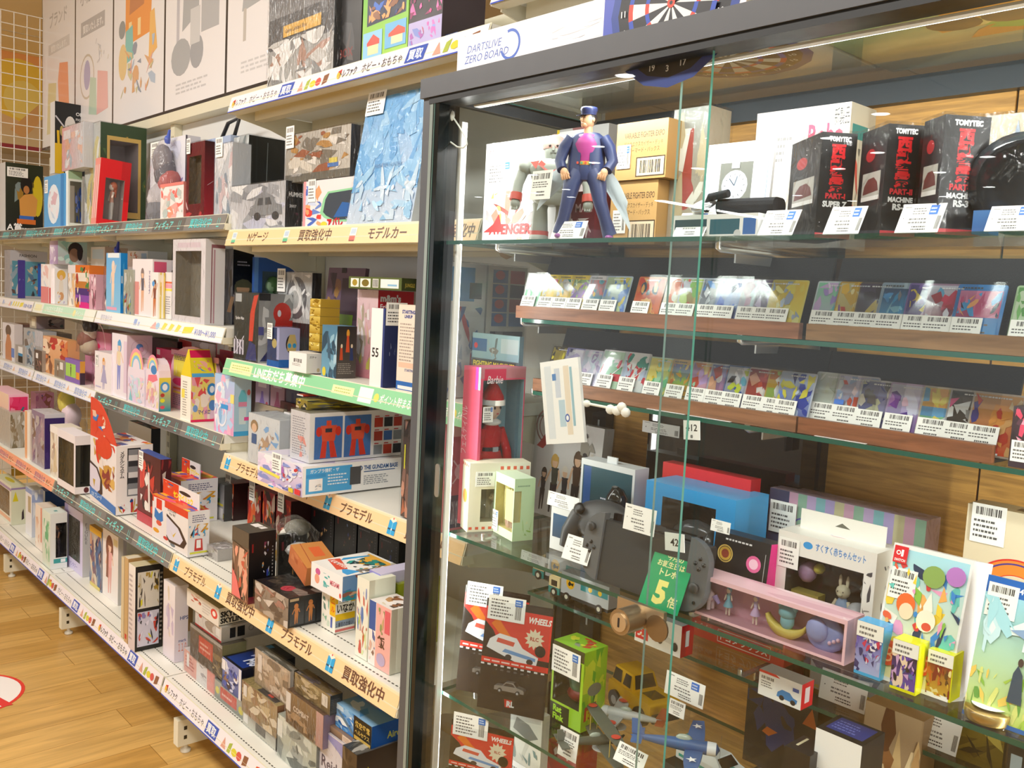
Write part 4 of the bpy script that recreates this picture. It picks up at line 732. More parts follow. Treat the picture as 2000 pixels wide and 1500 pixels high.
# ---- white rail with blue kanji, and its grey continuation (third from top)
N('photo_pack', 'pack with a long haired brown figure at the far end of the kanji rail', put(Z3, 28, 634, 5, None, Y=.2, d=.04), 'd8d0d0', F=[('r', 'e4e2e8', 0, 0, 1, 1), ('e', '6a5648', .5, .8, .24, .16), ('p', 'c88a60', .25, 0, .8, 0, .75, .5, .6, .7, .4, .7, .25, .4), ('r', '6a8ad0', .75, .1, 1, .35)])
N('figure_box', 'dusky pink box behind the small white and blue can box', put(Z3, 47, 634, 29, None, Y=.28, d=.06), 'a8888c', F=[('c', 3, '7a5a60 c8b0b0 8a3a40 e0d4d0', 14)])
N('figure_box', 'small clear box with a white and blue figure on the kanji rail', put(Z3, 49, 678, 30, None, Y=.19, d=.06), 'b8b4b0', F=[('r', 'a8a4a0', 0, 0, 1, 1), ('r', 'e8ecee', .3, .6, .75, .95), ('r', '2a8ac0', .3, .45, .75, .6), ('r', '1a1816', .3, .1, .75, .45), ('c', 3, '8a5a3a c8b8a0', 4, 0, 0, .5, .3)])
p = put(Z3, 84, 648, 46, None, Y=.2, d=.06)
N('figure_pack', 'clear pack with a pale blue armoured figure', p, 'b8bcbe', F=[('r', 'c8c8c8', 0, 0, 1, 1), ('c', 4, '7aa0c0 5a6a7a a8c8dc 8a7a70 d8d8dc', 24, .05, .05, .7, .95), ('r', 'dcdce4', .6, .6, 1, 1)], wrap=2)
N('game_box', 'long brown box with small portraits lying across the far packs', put(p['z1'] + .002, 71, 619, 58, 126, Y=.22), '8a7e72', F=[('r', 'b0a490', 0, 0, 1, 1), ('r', 'e0d8c0', .3, .2, .8, .8)], R=[('r', '8a7a7c', 0, 0, 1, 1), ('e', '3a3030', .5, .5, .08, .3), ('c', 5, '4a5a60 6a5050 a89a94', 8, .4, .1, .95, .9)])
N('figure_box', 'slim clear box with a dark figure in front of the blue armour pack', put(Z3, 82, 686, 67, None, Y=.183, d=.05), '9a9086', F=[('r', '5a4c44', 0, 0, 1, 1), ('r', 'eee', .2, .6, .5, .85), ('c', 6, '8a5a50 c8a890 3a302c', 10, .1, .05, .9, .55)])
p6 = put(Z3, 115, 652, 86, None, Y=.3, d=.06)
N('figure_box', 'grey box with a small black logo behind the peach face box', p6, 'b4aeac', F=[('o', '3a3634', .5, .86, .1, .05), ('r', 'a8a2a0', 0, 0, 1, .6)])
p = put(Z3, 132, 666, 83, None, Y=.2, d=.05)
N('figure_pack', 'peach and orange pack with large face prints', p, 'e0a870', F=[('g', 'd89a60', 'e8b890'), ('c', 7, 'f0c8a0 d8804a b83a30 f4dcc0 8a5a40', 22), ('e', 'c8282c', .45, .75, .08, .08), ('e', '3a2a24', .3, .45, .03, .04), ('e', '3a2a24', .75, .72, .03, .03)])
bag('bagged_doll', 'clear bag with a black hatted doll in checked braids above the peach pack', p['z1'] - .04, 162, .2, .15, .1, .2, ['b8a890', '8a5a4a', 'd8cfc0', '2a2624', '4a443c'], None, seed=12, contents='doll')
N('figure_box', 'small clear box with a tiny brown haired figure beside the violet box', put(Z3, 126, 706, 106, None, Y=.183, d=.06), 'a89e90', F=[('r', '8a8070', .05, .05, .95, .95), ('r', 'ece8e4', .55, .5, .85, .9), ('f', 2, 'd8a888', '5a3a28', 'e8e4e0', '8a6a54', .35, .05, .8)])
N('figure_box', 'violet box with a lime window panel on the kanji rail', put(Z3, 156, 706, 127, 166, Y=.183), '7a5aa8', F=[('r', '8a6ab8', 0, 0, 1, 1), ('r', 'a8d860', .04, .22, .72, .8), ('f', 4, 'c89a80', '2a2028', '3a2a3a', '3a2a40', .4, .24, .78), ('r', 'e8a030', .75, .2, .98, .5)], R=[('r', '3a2c3a', 0, 0, 1, .5), ('r', 'd8a040', 0, .5, 1, 1)])
N('figure_box', 'square pink box with a red heart behind the white girl box', put(Z3, 216, 652, 166, None, Y=.27, d=.12), 'd888a8', F=[('g', 'e0a0b8', 'd07a9c'), ('o', 'e8c8d4', .5, .72, .3, .02), ('e', 'd81860', .5, .72, .1, .05)])
bag('bagged_toy', 'small pink and white bagged toy in front of the pink heart box', Z3, 186, .19, .09, .08, .17, ['e0a0b4', 'eab8c8', 'f4f0f0', 'fafafa'], None, seed=14)
N('figure_box', 'white box with a blonde girl in a lavender dress', put(Z3, 217, 692, 185, None, Y=.183, d=.1), 'efe6ea', F=[('r', 'f3ecef', 0, 0, 1, 1), ('f', 8, 'f0cdb4', 'e0a050', 'b0acd0', 'a8a4cc', .55, .08, .88, 1.0), ('p', 'b0acd0', .38, .25, .75, .25, .64, .58, .5, .58), ('r', 'c8c4e0', .05, .1, .4, .14)], st=[('F', .08, .62, .03, .05)])
N('figure_box', 'tall white box with a blue haired girl printed front and side', put(Z3, 247, 655, 218, 296, Y=.19), 'e8dce6', F=[('r', 'f0e8f0', 0, 0, 1, 1), ('f', 2, 'f0d0b8', '5aa8dc', 'ecdcb8', '8a94d8', .48, .12, .92, .95), ('r', 'e4d0e4', .8, .1, 1, .9)], R=[('r', 'dcc4d0', 0, 0, 1, 1), ('o', 'c8a8b8', .5, .8, .34, .02), ('e', '5a8ac8', .5, .82, .14, .05), ('e', 'c89ab0', .58, .78, .1, .04), ('p', 'e0b8b0', .36, .6, .62, .6, .56, .76, .44, .76)])
N('figure_box', 'dark maroon box at the back behind the rainbow castle toys', put(Z3, 345, 668, 296, None, Y=.38, d=.06), '2a0f14', F=[('c', 3, '4a1820 1a0a0c', 4)])
N('toy_box', 'patterned box with small red and white figures at the back', put(Z3, 419, 673, 346, None, Y=.4, d=.05), 'c8b8b4', F=[('c', 23, 'c83a3a e8dcd4 5a4a5a d8a8a0 f4ece8', 30)])
N('toy_box', 'pink headed toy pack behind the rainbow castle toys', put(Z3, 342, 686, 304, None, Y=.3, d=.06), 'd8306a', F=[('r', 'e04078', 0, .85, 1, 1), ('r', 'eee', .03, .87, .2, .97), ('c', 9, 'f0a8c0 f8d8e4 d8c0a0', 12, 0, 0, 1, .84)])
def arched(name, label, pl, col, art, side=None, cat='toy'):
    """a standing toy pack with a rounded top"""
    w, d, h = pl['w'], pl['d'], pl['h']; g = Geo(); k = min(w * .5, h * .35); n = 8
    pr = [(0, 0), (w, 0), (w, h - k)] + [(w / 2 + w / 2 * math.cos(PI * i / n), h - k + k * math.sin(PI * i / n)) for i in range(1, n)] + [(0, h - k)]
    m = len(pr); vs = [(x, 0, z) for x, z in pr] + [(x, d, z) for x, z in pr]
    g.mesh(vs, [tuple(range(m)), tuple(range(2 * m - 1, m - 1, -1))] + [(i, i + m, (i + 1) % m + m, (i + 1) % m) for i in range(m)], col)
    Face(g, (0, 0, 0), (1, 0, 0), (0, 0, 1), w, h).draw(art)
    if side: Face(g, (w, 0, 0), (0, 1, 0), (0, 0, 1), d, h - k).draw(side)
    return props(g.build(name, 'print', None, pl['loc'], pl['rot']), label, cat)
RB = [('o', 'f0a0b0', .5, .78, .42, .08, 20, 0, 180), ('o', 'f4e080', .5, .78, .34, .07, 20, 0, 180), ('o', '8ac8e8', .5, .78, .27, .07, 20, 0, 180)]
arched('rainbow_castle_toy', 'pastel castle toy pack with a rainbow arch beside the blue haired girl box', put(Z3, 282, 703, 249, None, Y=.182, d=.06), 'efe4f0', RB + [('c', 24, 'f4d0e0 d4e4f4 f4ecc4 c8e8e0 e8d4f0', 30, .05, .03, .95, .6), ('p', '8ad0d8', .1, .05, .3, .05, .2, .3)])
arched('rainbow_castle_toy', 'wide pastel toy pack with a rainbow arch and a blue pony circle', put(Z3, 310, 703, 284, 333, Y=.182), 'f0e0ec', RB + [('e', '4a8ac8', .6, .78, .22, .09), ('p', 'f08090', .1, .45, .9, .6, .8, .7, .2, .66), ('c', 25, 'f4e0a8 f8d8c8 f4f0e0 e8b0b8', 26, .05, .05, .95, .55)], [('g', '1a8a9a', 'e8d840'), ('e', '4a9ad8', .5, .72, .4, .16), ('e', 'e8f0f8', .5, .72, .22, .1), ('e', 'b03a2a', .3, .48, .18, .06), ('e', 'd8d820', .3, .32, .2, .06), ('e', 'd84a5a', .3, .12, .2, .05)])
arched('toy_pack', 'back of a yellow and pink toy card with a rounded pink top', put(Z3, 425, 686, 333, None, Y=.27, d=.01), 'd8a8b8', [('r', 'd89ab0', 0, .82, 1, .9), ('r', 'e4d84a', .06, .5, .95, .82), ('c', 26, 'e8e070 d8cc30 f0eca0', 10, .06, .5, .95, .82), ('r', 'd04a7a', .4, .7, .7, .78), ('e', 'd8287a', .2, .42, .16, .06), ('x', .08, .75, .4, .1, '4a4a6a', 4), ('r', 'c86a3a', .06, .3, .5, .33), ('r', 'e8d84a', .06, .24, .5, .27), ('x', .06, .05, .5, .18, '8a8a98', 6)])
pl = put(Z3, 372, 737, 352, 419, Y=.182)
o = N('toy_set_box', 'white and yellow toy set box with a red and yellow bag header', pl, 'f4eee0', F=[('r', 'f6f2e6', 0, 0, 1, 1), ('x', .2, .1, .5, .8, '9a9488', 14), ('r', 'f0e060', .1, .5, .4, .7)], R=[('r', 'f4d890', 0, 0, 1, 1), ('c', 27, 'f0e070 f4a8b8 e85a5a f8e8d8 e8c8d8', 26), ('e', '3a8ac8', .86, .72, .2, .14), ('e', 'e8f0f4', .86, .72, .1, .08), ('e', '7aa0d8', .18, .3, .1, .08), ('e', '5a8ac8', .9, .36, .16, .12), ('t', '6a5aa0', 'マイメロ', .3, .17, .09, .5), ('r', 'e8205a', 0, 0, 1, .05)])
g = Geo(); w, d, h = pl['w'], pl['d'], pl['h']; q = .035
g.mesh([(w, 0, h), (w, d, h), (w - q, d * .92, h + .09), (w - q, d * .08, h + .09), (0, 0, h), (0, d, h), (w - q - .01, d * .92, h + .09), (w - q - .01, d * .08, h + .09)], [(0, 1, 2, 3), (4, 7, 6, 5), (0, 3, 7, 4), (1, 5, 6, 2), (3, 2, 6, 7)], 'e8d030')
v1 = Vector((w, 0, h)); v2 = Vector((-q, d * .08, .09)); f = Face(g, (w, d * .04, h), (0, 1, 0), (-q / .0966, 0, .09 / .0966), d * .92, .094); f.draw([('r', 'e8d838', 0, .1, 1, .72), ('r', 'd8205a', .04, .72, .96, 1), ('r', '58a8d8', 0, 0, 1, .14), ('c', 5, 'e87a8a 4a9ad0 f0b0a0', 8, .15, .2, .9, .6)]); g.build('header_bag', 'gloss', o)
N('toy_box', 'red and pink toy box at the end of the turquoise lettered rail', put(Z3, 455, 670, 420, None, Y=.38, d=.05), 'c83a5a', F=[('r', 'd83a5a', 0, .86, 1, 1), ('r', 'eee', .05, .8, .2, .96), ('c', 28, '4a8ac0 d8b850 c8c0b8 d84a5a', 16, 0, .1, 1, .82)])
N('bottle_toy_box', 'sky blue and pink boxed toy bottle, largest at the end of the grey rail', put(Z3 - .0, 456, 737, 418, 489, Y=.183), 'a8c8e8', F=[('g', 'e8a0c8', 'a8ccf0'), ('c', 29, 'd8e8f8 b8d4f4 f0b8d4 8abce8 f4f0f8', 22), ('o', 'e8ecf8', .4, .3, .25, .05), ('r', '3a9ae0', .35, .42, .7, .5), ('r', 'f0c8e0', .3, .55, .7, .6), ('r', 'f0e080', .82, .55, 1, .7)], R=[('g', '9ac8e0', 'b8d0e4'), ('p', '6ab8c8', .25, .58, .75, .58, .75, .66, .6, .78, .4, .78, .25, .66), ('r', 'd88aa8', .25, .5, .75, .58), ('p', 'c8dce4', .3, .2, .7, .2, .72, .48, .28, .48), ('e', 'd06a6a', .85, .74, .1, .05), ('r', 'e04a9a', .6, .26, .95, .32), ('r', '3aa0d8', 0, 0, 1, .08)])
# ---- orange rail shelf (fourth)
for i, (xl, xm, c, b, l) in enumerate(((497, 523, 'a89ab4', '7a68a8', 'shaded boxed toy bottle in violet behind the yellow cartoon card'), (526, 553, 'b08a98', '9a4a6a', 'shaded boxed toy bottle in rose, middle of three'), (556, 581, '56607a', '3a4a70', 'shaded boxed toy bottle in navy, nearest the showcase'))):  # shade at the back of the shelf is put into these duller colours
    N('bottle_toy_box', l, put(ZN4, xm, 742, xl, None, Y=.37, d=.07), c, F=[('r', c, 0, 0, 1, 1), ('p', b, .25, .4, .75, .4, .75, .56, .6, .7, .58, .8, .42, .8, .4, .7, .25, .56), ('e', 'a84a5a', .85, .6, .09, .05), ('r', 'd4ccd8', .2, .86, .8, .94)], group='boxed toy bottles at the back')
N('cartoon_card', 'card with yellow and violet pattern and a black hanging slot', put(ZN4, 545, 800, 490, None, Y=.27, d=.012, lean=4), 'efe6d8', F=[('r', 'f2ead8', 0, .7, 1, 1), ('s', 'e8d050 4a3a8a e8a878 d8c8e0', 0, .05, 1, .7, 6, 'h'), ('c', 30, 'e8d858 5a4a98 e8987a f0c8a8 c8b8dc', 26, 0, .05, 1, .8, .25), ('e', '1a1616', .52, .86, .13, .04)])
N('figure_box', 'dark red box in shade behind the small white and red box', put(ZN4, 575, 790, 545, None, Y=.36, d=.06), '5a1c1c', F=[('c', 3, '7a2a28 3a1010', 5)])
N('candy_box', 'small white box with a red mark beside the cartoon card', put(ZN4 + .0, 567, 808, 552, None, Y=.25, d=.04), 'ece8e6', F=[('r', 'f0ecea', 0, .5, 1, 1), ('r', 'c83a34', .35, .6, .7, .9), ('r', '2a2624', 0, 0, 1, .5)])
N('figure_box', 'clear box with a blue winged figure jutting over the orange rail', put(ZN4 + .004, 544, 822, 484, None, Y=.168, d=.09), 'd4dade', F=[('r', 'dfe4e6', 0, 0, 1, 1), ('c', 31, '4a8ad0 8ab8e8 c8a888 e8e0d8 b8a090', 24, .35, .15, .98, .9), ('e', 'a88a64', .2, .76, .12, .12), ('e', SK, .2, .72, .08, .09), ('r', '4a6a9a', .12, .4, .28, .6)], wrap=2)
pb = put(ZN4 + .004, 590, 912, 503, 782, yb=972)
N('model_kit_box', 'blue and white robot kit box with a violet art end, jutting over the orange rail', pb, 'e6e6ea', F=[('g', 'b8a8d0', 'e4dcec'), ('c', 32, 'c8a0d8 e8d8f0 8a94d0 f0eef4 a868b8', 26, 0, 0, .6, 1), ('p', 'e8e060', .05, .4, .5, .32, .52, .42, .06, .52), ('c', 33, '3a4a9a 8a9ad8 e4e6f0 c83a3a 5a6ab8', 30, .58, .05, .98, .98, .25), ('r', 'd8c83a', .72, .04, .82, .18), ('r', 'd83a40', .85, .04, .97, .22)], R=[('r', 'f0f0ee', 0, 0, 1, 1), ('r', '4aa6e0', .03, .08, .48, .92), ('r', '3a94d4', .03, .6, .22, .72), ('t', 'eaf4fc', 'ガンプラ情報・ザ', .07, .76, .1, .3), ('r', 'f4f4f4', .06, .16, .19, .56), ('c', 34, 'e8c8c0 9aa8b8 d8d4d0', 8, .12, .2, .18, .45), ('x', .24, .3, .2, .4, 'dceefa', 4), ('t', '2a5a94', 'THE GUNDAM BASE', .6, .7, .15, .36, .03), ('o', '2a5a94', .565, .77, .022, .008), ('r', '2a5a94', .6, .62, .93, .65), ('r', '4a4a4c', .46, .24, .57, .84), ('x', .6, .18, .34, .34, '9aa0a8', 5)], T=[('c', 35, 'b8b0d8 d8d4e8 8a84b0', 14)], st=[('F', .34, .52, .05, .05)])
pr = put(pb['z1'] + .002, 603, 808, 566, 782, Y=pb['loc'].y + .03)
N('model_kit_box', 'white robot kit box with two red robots on its blue side panels', pr, 'eae6e2', F=[('r', 'dedcde', 0, 0, 1, 1), ('x', .1, .1, .8, .8, '9a9aa4', 16), ('c', 36, 'e89a90 c8d4e4', 8, .4, .05, .95, .5)], R=[('r', 'f2efea', 0, 0, 1, 1)] + [z for a in (.05, .36) for z in (('r', '4a78b8', a, .06, a + .29, .92), ('p', 'e0402a', a + .06, .08, a + .12, .08, a + .13, .42, a + .08, .42), ('p', 'e0402a', a + .17, .08, a + .24, .08, a + .2, .42, a + .15, .42), ('p', 'e85a3a', a + .08, .42, a + .21, .42, a + .23, .74, a + .06, .74), ('r', '3a3c44', a + .11, .6, a + .18, .68), ('e', 'd83a28', a + .045, .62, .03, .1), ('e', 'd83a28', a + .245, .62, .03, .1), ('r', 'e8502e', a + .12, .74, a + .17, .84))] + [z for i in range(3) for j in range(3) for z in (('r', ('8a9094', 'c8402a', '2a3034', 'b84030', '3a6ab0')[(i * 3 + j) % 5], .685 + j * .11, .06 + i * .29, .78 + j * .11, .26 + i * .29), ('r', 'c82a20', .69 + j * .11, .28 + i * .29, .74 + j * .11, .30 + i * .29))], T=[('r', '8a8478', 0, 0, 1, 1)], wrap=2)
pq = put(pr['z1'] + .002, 600, 783, 578, 722, Y=pr['loc'].y + .02)
N('model_kit_box', 'flat yellow and black kit box on the red robot box', pq, '8a7a30', F=[('c', 3, 'd8c83a 2a2a24 c8b8a0', 10)], R=[('c', 4, '3a3a30 c8b830 6a6a60', 12)], T=[('c', 7, '2a2a28 b8a838 6a6458 c8c0a8', 14)])
N('model_kit_box', 'small box with a red top on the yellow kit stack under the green rail', put(pq['z1'] + .001, 592, 772, 580, 640, Y=pq['loc'].y + .03), '5a4a44', F=[('r', 'd0ccc4', 0, 0, 1, 1)], T=[('r', 'b8382a', 0, 0, 1, 1)], R=[('r', 'b8382a', 0, 0, 1, 1)])
N('figure_pack', 'dark clear pack with orange bits at the end beside the showcase post', put(ZN4 + .003, 818, 828, 782, None, Y=.18, d=.1), '3a3230', F=[('g', '6a5a54', '2a2628'), ('c', 37, 'c87a5a 3a3034 8a6a60 d8a088 201c1e', 24), ('r', 'd8d840', .1, .5, .16, .75), ('r', 'eee', .4, .08, .62, .2)], wrap=2)
# ---- wide lower shelf (salmon, grey and orange rails)
N('doll_box', 'pink doll box with a magenta patterned panel, far left of the salmon rail', put(Z4, 17, 771, -22, 56, Y=.05), 'f0c0d0', F=[('g', 'e8a8a8', 'f4d8c0'), ('c', 3, 'e88a8a f0d0a0 f8e0e0', 10)], R=[('r', 'f0b8d0', 0, 0, 1, 1), ('r', 'e0306a', .05, .2, .95, .95), ('c', 4, 'e85a88 f08aa8 d82058', 14, .05, .2, .95, .95), ('l', '3a7a80', .15, .35, .75, .75, .1), ('e', '3a8a90', .15, .35, .12, .08)])
bag('bagged_toy', 'clear bag with a pink and yellow round toy on the salmon rail shelf', Z4, 118, .2, .2, .14, .3, ['e0b8c8', 'd8c0d0', 'f0d8e0', 'e8d860'], None, seed=21)
N('figure_box', 'mauve box behind the bagged yellow toy under the kanji rail', put(Z4, 70, 768, 60, 128, Y=.38), 'b87a9a', R=[('c', 5, 'a85a8a c88ab0 5a3a7a 8a4a3a', 14)])
N('figure_box', 'clear beige window box at the far end of the salmon rail', put(Z4, 20, 806, -2, 48, Y=.04), 'd0c8bc', F=[('r', 'd8d0c4', 0, 0, 1, 1)], R=[('c', 6, 'b8aa94 8a7a5a e8e4dc c8bca8 a08a6a', 26)], wrap=2)
N('figure_box', 'slim white box with an orange stripe beside the violet figure box', put(Z4, 58, 806, 48, None, Y=.04, d=.1), 'e8dcd0', F=[('r', 'e8a878', .1, 0, .5, 1), ('r', 'f0ece4', .55, 0, 1, 1)])
pv = put(Z4, 87, 810, 62, 126, Y=.04)
N('figure_box', 'tall white framed box with a deep violet side on the salmon rail', pv, 'e4dfe4', F=[('g', 'b8a8b0', 'a890b0'), ('c', 7, '8a6a98 c8a8b8 d8ccc8 9a7a6a e0d8dc', 26, .05, .02, .95, .92)], R=[('r', 'e4e0e8', 0, .92, 1, 1), ('r', '3a2070', 0, 0, 1, .93), ('c', 8, '4a3080 2f1a60', 6, .05, .05, .95, .8)], wrap=2)
N('figure_box', 'small cream box in front of the violet figure box', put(Z4, 118, 838, 98, None, Y=.03, d=.08), 'e4dccc', F=[('c', 9, 'd8c8a8 e8746a f0ece0 a88a78 c8b8a8', 20), ('r', 'f2efec', 0, .86, 1, 1)])
N('window_box', 'white window box with a dark green figure jutting over the grey rail', put(Z4 + .004, 146, 852, 112, 178, yb=966), 'e6e0e4', F=[('r', 'ece6ea', 0, 0, 1, 1)], R=[('r', 'ece6ea', 0, 0, 1, 1), ('e', '5a1a1e', .7, .06, .16, .05)], win=(.06, .12, .94, .86), rwin=(.04, .12, .97, .84), inner='4a4636', fig=('d8b090', '2a2e2c', '4a6a4a', '3a4a3c'))
def carded(name, label, pl, F, R, T, hdr, hcol, st=None, hdart=None, slot=True, arc=False):
    """a box with a tall printed header card along its front or back edge"""
    w, d, h = pl['w'], pl['d'], pl['h']; o = N(name, label, pl, 'eeecec', F=F, R=R, T=T, cat='toy', st=st); g = Geo()
    if arc:
        n = 10; pts = [(w * (.0 + .98 * i / n), h + hdr * math.cos(PI / 2 * (i / n) ** 1.3)) for i in range(n + 1)]
        pr = [(0, h)] + pts + [(w, h)]; m = len(pr)
        vs = [(x, 0, z) for x, z in pr] + [(x, .004, z) for x, z in pr]
        g.mesh(vs, [tuple(range(m))[::-1], tuple(range(m, 2 * m))] + [(i, i + m, (i + 1) % m + m, (i + 1) % m) for i in range(m)], hcol)
        f = Face(g, (0, -.0005, h), (1, 0, 0), (0, 0, 1), w, hdr)
    else:
        y0 = d * .5; g.box((0, y0, h), (w, y0 + .003, h + hdr), hcol); f = Face(g, (w, y0, h), (0, 1, 0), (0, 0, 1), .003, hdr)
        g2 = Geo(); f = Face(g, (0, y0, h), (1, 0, 0), (0, 0, 1), w, hdr)
    if hdart: f.draw(hdart)
    g.build('header_card', 'print', o); return o
carded('toy_set_box', 'hero toy box with a curved red header and white window side', put(Z4 + .003, 226, 872, 176, 297, Y=.022), [('r', 'e8e4e6', 0, 0, 1, 1), ('c', 10, 'd83a2a c89a4a b06a3a e8e0dc 8a3a3a d8b060', 30, .1, .3, .95, .98), ('e', 'd8452c', .55, .9, .3, .16), ('p', '3a2a30', 0, .62, .3, .56, .48, .4, .5, .2, .3, .12, 0, .2), ('p', 'd8d4e8', 0, .58, .26, .54, .42, .4, .4, .24, .24, .16, 0, .24), ('p', 'c0a040', .12, .36, .22, .36, .18, .24), ('p', '3a7ac8', 0, .1, 1, 0, 1, .12, 0, .22), ('t', 'cfe4f8', 'DX ブレード', .08, .1, .06, .8)], [('r', 'f2f0f0', 0, 0, 1, 1), ('s', '7a7e84 2a2c30', .3, .26, .66, .96, 4, 'h'), ('s', 'e4e4e6 8a8e94 3a3c40', .33, .28, .63, .94, 8, 'h'), ('Y', '333', 'メダルシステム', .16, .92, .05), ('c', 11, 'c83a34 c8a850 2a4a8a e8e4e0', 12, .05, .02, .9, .22), ('r', 'e05a50', .72, .7, .86, .92)], [('c', 12, 'd8402a e8a040 3a4a9a e8e4e4 b03a3a', 20)], .14, 'd84a34', arc=True, hdart=[('c', 13, 'f0ece8 3a7ac8 d8452c e8c0a8', 12, .05, .1, .6, .7)])
N('figure_box', 'dark red robot box with a blue top beside the red header toys', put(Z4, 312, 898, 268, 333, Y=.07), '5a1820', F=[('g', '6a1a22', '4a1a20'), ('c', 14, 'c83a30 e8e4e0 d8503a 2a1418 8a2a30', 24, .1, .2, .9, .9), ('r', 'b83040', 0, 0, 1, .14), ('l', 'e0d8d4', .55, .2, .5, .75, .08)], R=[('r', '4a1218', 0, 0, 1, 1), ('c', 15, '8a2a2a 2a1014 c8b8b0', 10)], T=[('r', '2a4a9a', 0, 0, 1, 1)], st=[('F', .06, .76, .04, .06)])
N('model_kit_box', 'tall dark box with blue lettering behind the white window toy box', put(Z4, 294, 838, 250, 312, Y=.3), '17191d', F=[('r', 'e0d8c8', 0, 0, 1, 1)], R=[('r', '16181c', 0, 0, 1, 1), ('t', '3a9ad8', 'ULTRA', .06, .3, .1, .8, .03, 1)], T=[('c', 16, 'c85a3a e8e0d8 4a3a6a', 10)])
for i, (pp, lb) in enumerate(((put(Z4, 352, 940, 318, 424, Y=.16), 'rear of two identical red headed hero toy sets with yellow lettering'), (put(Z4 + .003, 366, 1000, 297, 408, Y=.03), 'front of two identical red headed hero toy sets with yellow lettering'))):
    carded('toy_set_box', lb, pp, [('r', 'e8e4e4', 0, 0, 1, 1), ('r', 'd84028', 0, .84, 1, 1), ('p', 'e8e4e8', .04, .1, .36, .06, .36, .98, .04, .95), ('p', '2a7ac8', .06, .5, .2, .4, .32, .5, .3, .72, .2, .62, .08, .72), ('p', 'd8382a', .12, .72, .28, .72, .28, .95, .12, .95), ('e', 'd85a4a', .2, .4, .08, .06), ('e', 'e0a030', .12, .2, .09, .05), ('e', 'c83a3a', .4, .14, .07, .04), ('e', '6a7a8a', .6, .08, .07, .04), ('p', '3a2a28', .42, .72, .8, .55, .98, .3, .9, .14, .5, .1, .42, .2), ('p', 'd8d8ea', .42, .66, .74, .52, .88, .32, .8, .18, .5, .16, .42, .24), ('p', 'd8b848', .52, .4, .6, .3, .7, .42, .62, .26), ('t', '2a2a2c', 'エンディングで', .45, .8, .05, .5), ('t', '2a2a2c', 'キュータマ', .5, .73, .05, .45)], [('r', 'ebe9ec', 0, 0, 1, 1), ('x', .2, .74, .65, .18, '5a5a80', 4), ('c', 17, '2a4a9a d8a030 c83a34 3aa0d8 2a2028 e8e4e0', 26, .05, .42, .95, .7, .3), ('p', 'c83a30', .3, .12, .7, .12, .66, .38, .34, .38), ('r', 'f4f4f4', .4, .18, .6, .36), ('r', 'd8d840', .1, .06, .9, .1)], [('h', 'e8a040', 'd84a4a'), ('c', 18, 'e85a8a 5a4aa8 e8c040 d83a2a 6ab8d8', 18)], pp['h'] * .34, 'e8e6e8', hdart=[('r', 'dd4020', 0, 0, .45, 1), ('t', 'f4e420', 'セイクウジャー' if i == 0 else 'センカイリュウ', .3, .12, .34, .66, .06), ('e', '2a2020', .62, .62, .16, .12), ('c', 19, '3a5a9a e8e0e0 c86a5a', 6, .05, .4, .3, .9), ('r', 'd8406a', .5, 0, .7, .1), ('r', '4a6ac8', .7, 0, .95, .1)])
p = put(Z4, 425, 1066, 404, 462, Y=.09, h=.035)
N('parts_bag', 'flat silver bag of white parts lying on the lower shelf', p, 'b8b4b0', F=[('c', 20, '5a4a44 c8c4c0 8a807a', 10)], T=[('c', 21, 'e8e8ea d0ccd0 f4f4f4 a8a4a4', 24)], wrap=1, cat='bag')
N('figure_box', 'silver and black pack with yellow and green bits behind the white hero sets', put(Z4, 437, 948, 408, None, Y=.3, d=.08), '4a4a48', F=[('g', 'c8c4c8', '5a5a5a'), ('c', 22, '2a2a28 b8b040 4a8a3a e0d8d4 7a4a3a', 20), ('r', 'd8c83a', .3, .4, .95, .46), ('r', 'e4e0e0', .4, .06, .95, .34)], wrap=2)
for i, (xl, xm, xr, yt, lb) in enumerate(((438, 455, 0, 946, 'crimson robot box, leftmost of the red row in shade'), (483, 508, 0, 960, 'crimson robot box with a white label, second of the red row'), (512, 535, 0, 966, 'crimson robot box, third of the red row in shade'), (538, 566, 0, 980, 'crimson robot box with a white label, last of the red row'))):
    pp = put(Z4, xm, yt, xl, None, Y=.33, d=.1)
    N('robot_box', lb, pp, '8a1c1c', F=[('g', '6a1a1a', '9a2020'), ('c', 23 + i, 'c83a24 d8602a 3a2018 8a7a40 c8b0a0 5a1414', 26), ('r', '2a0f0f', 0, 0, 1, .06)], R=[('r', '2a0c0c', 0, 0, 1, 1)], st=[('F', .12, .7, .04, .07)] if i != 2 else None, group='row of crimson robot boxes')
N('figure_box', 'dark maroon box with a grey logo between the crimson boxes', put(Z4, 482, 955, 457, None, Y=.38, d=.06), '24100f', F=[('r', '5a5a5e', .1, .86, .95, .98), ('c', 3, '3a1a16 1a0a0a', 6, 0, 0, 1, .6)])
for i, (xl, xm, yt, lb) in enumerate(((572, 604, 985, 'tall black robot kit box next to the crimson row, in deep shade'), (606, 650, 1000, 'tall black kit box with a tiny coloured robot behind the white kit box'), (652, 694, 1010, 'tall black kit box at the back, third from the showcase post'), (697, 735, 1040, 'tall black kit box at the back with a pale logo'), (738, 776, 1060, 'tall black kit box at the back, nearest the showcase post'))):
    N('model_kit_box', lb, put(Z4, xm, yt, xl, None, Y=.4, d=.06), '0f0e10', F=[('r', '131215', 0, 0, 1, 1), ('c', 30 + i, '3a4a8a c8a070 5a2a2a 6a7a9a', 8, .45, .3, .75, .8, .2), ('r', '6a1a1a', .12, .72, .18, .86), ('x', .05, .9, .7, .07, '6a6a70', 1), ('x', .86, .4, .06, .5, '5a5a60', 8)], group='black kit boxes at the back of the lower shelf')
pk = put(Z4 + .001, 484, 1042, 452, 536, yb=1181)
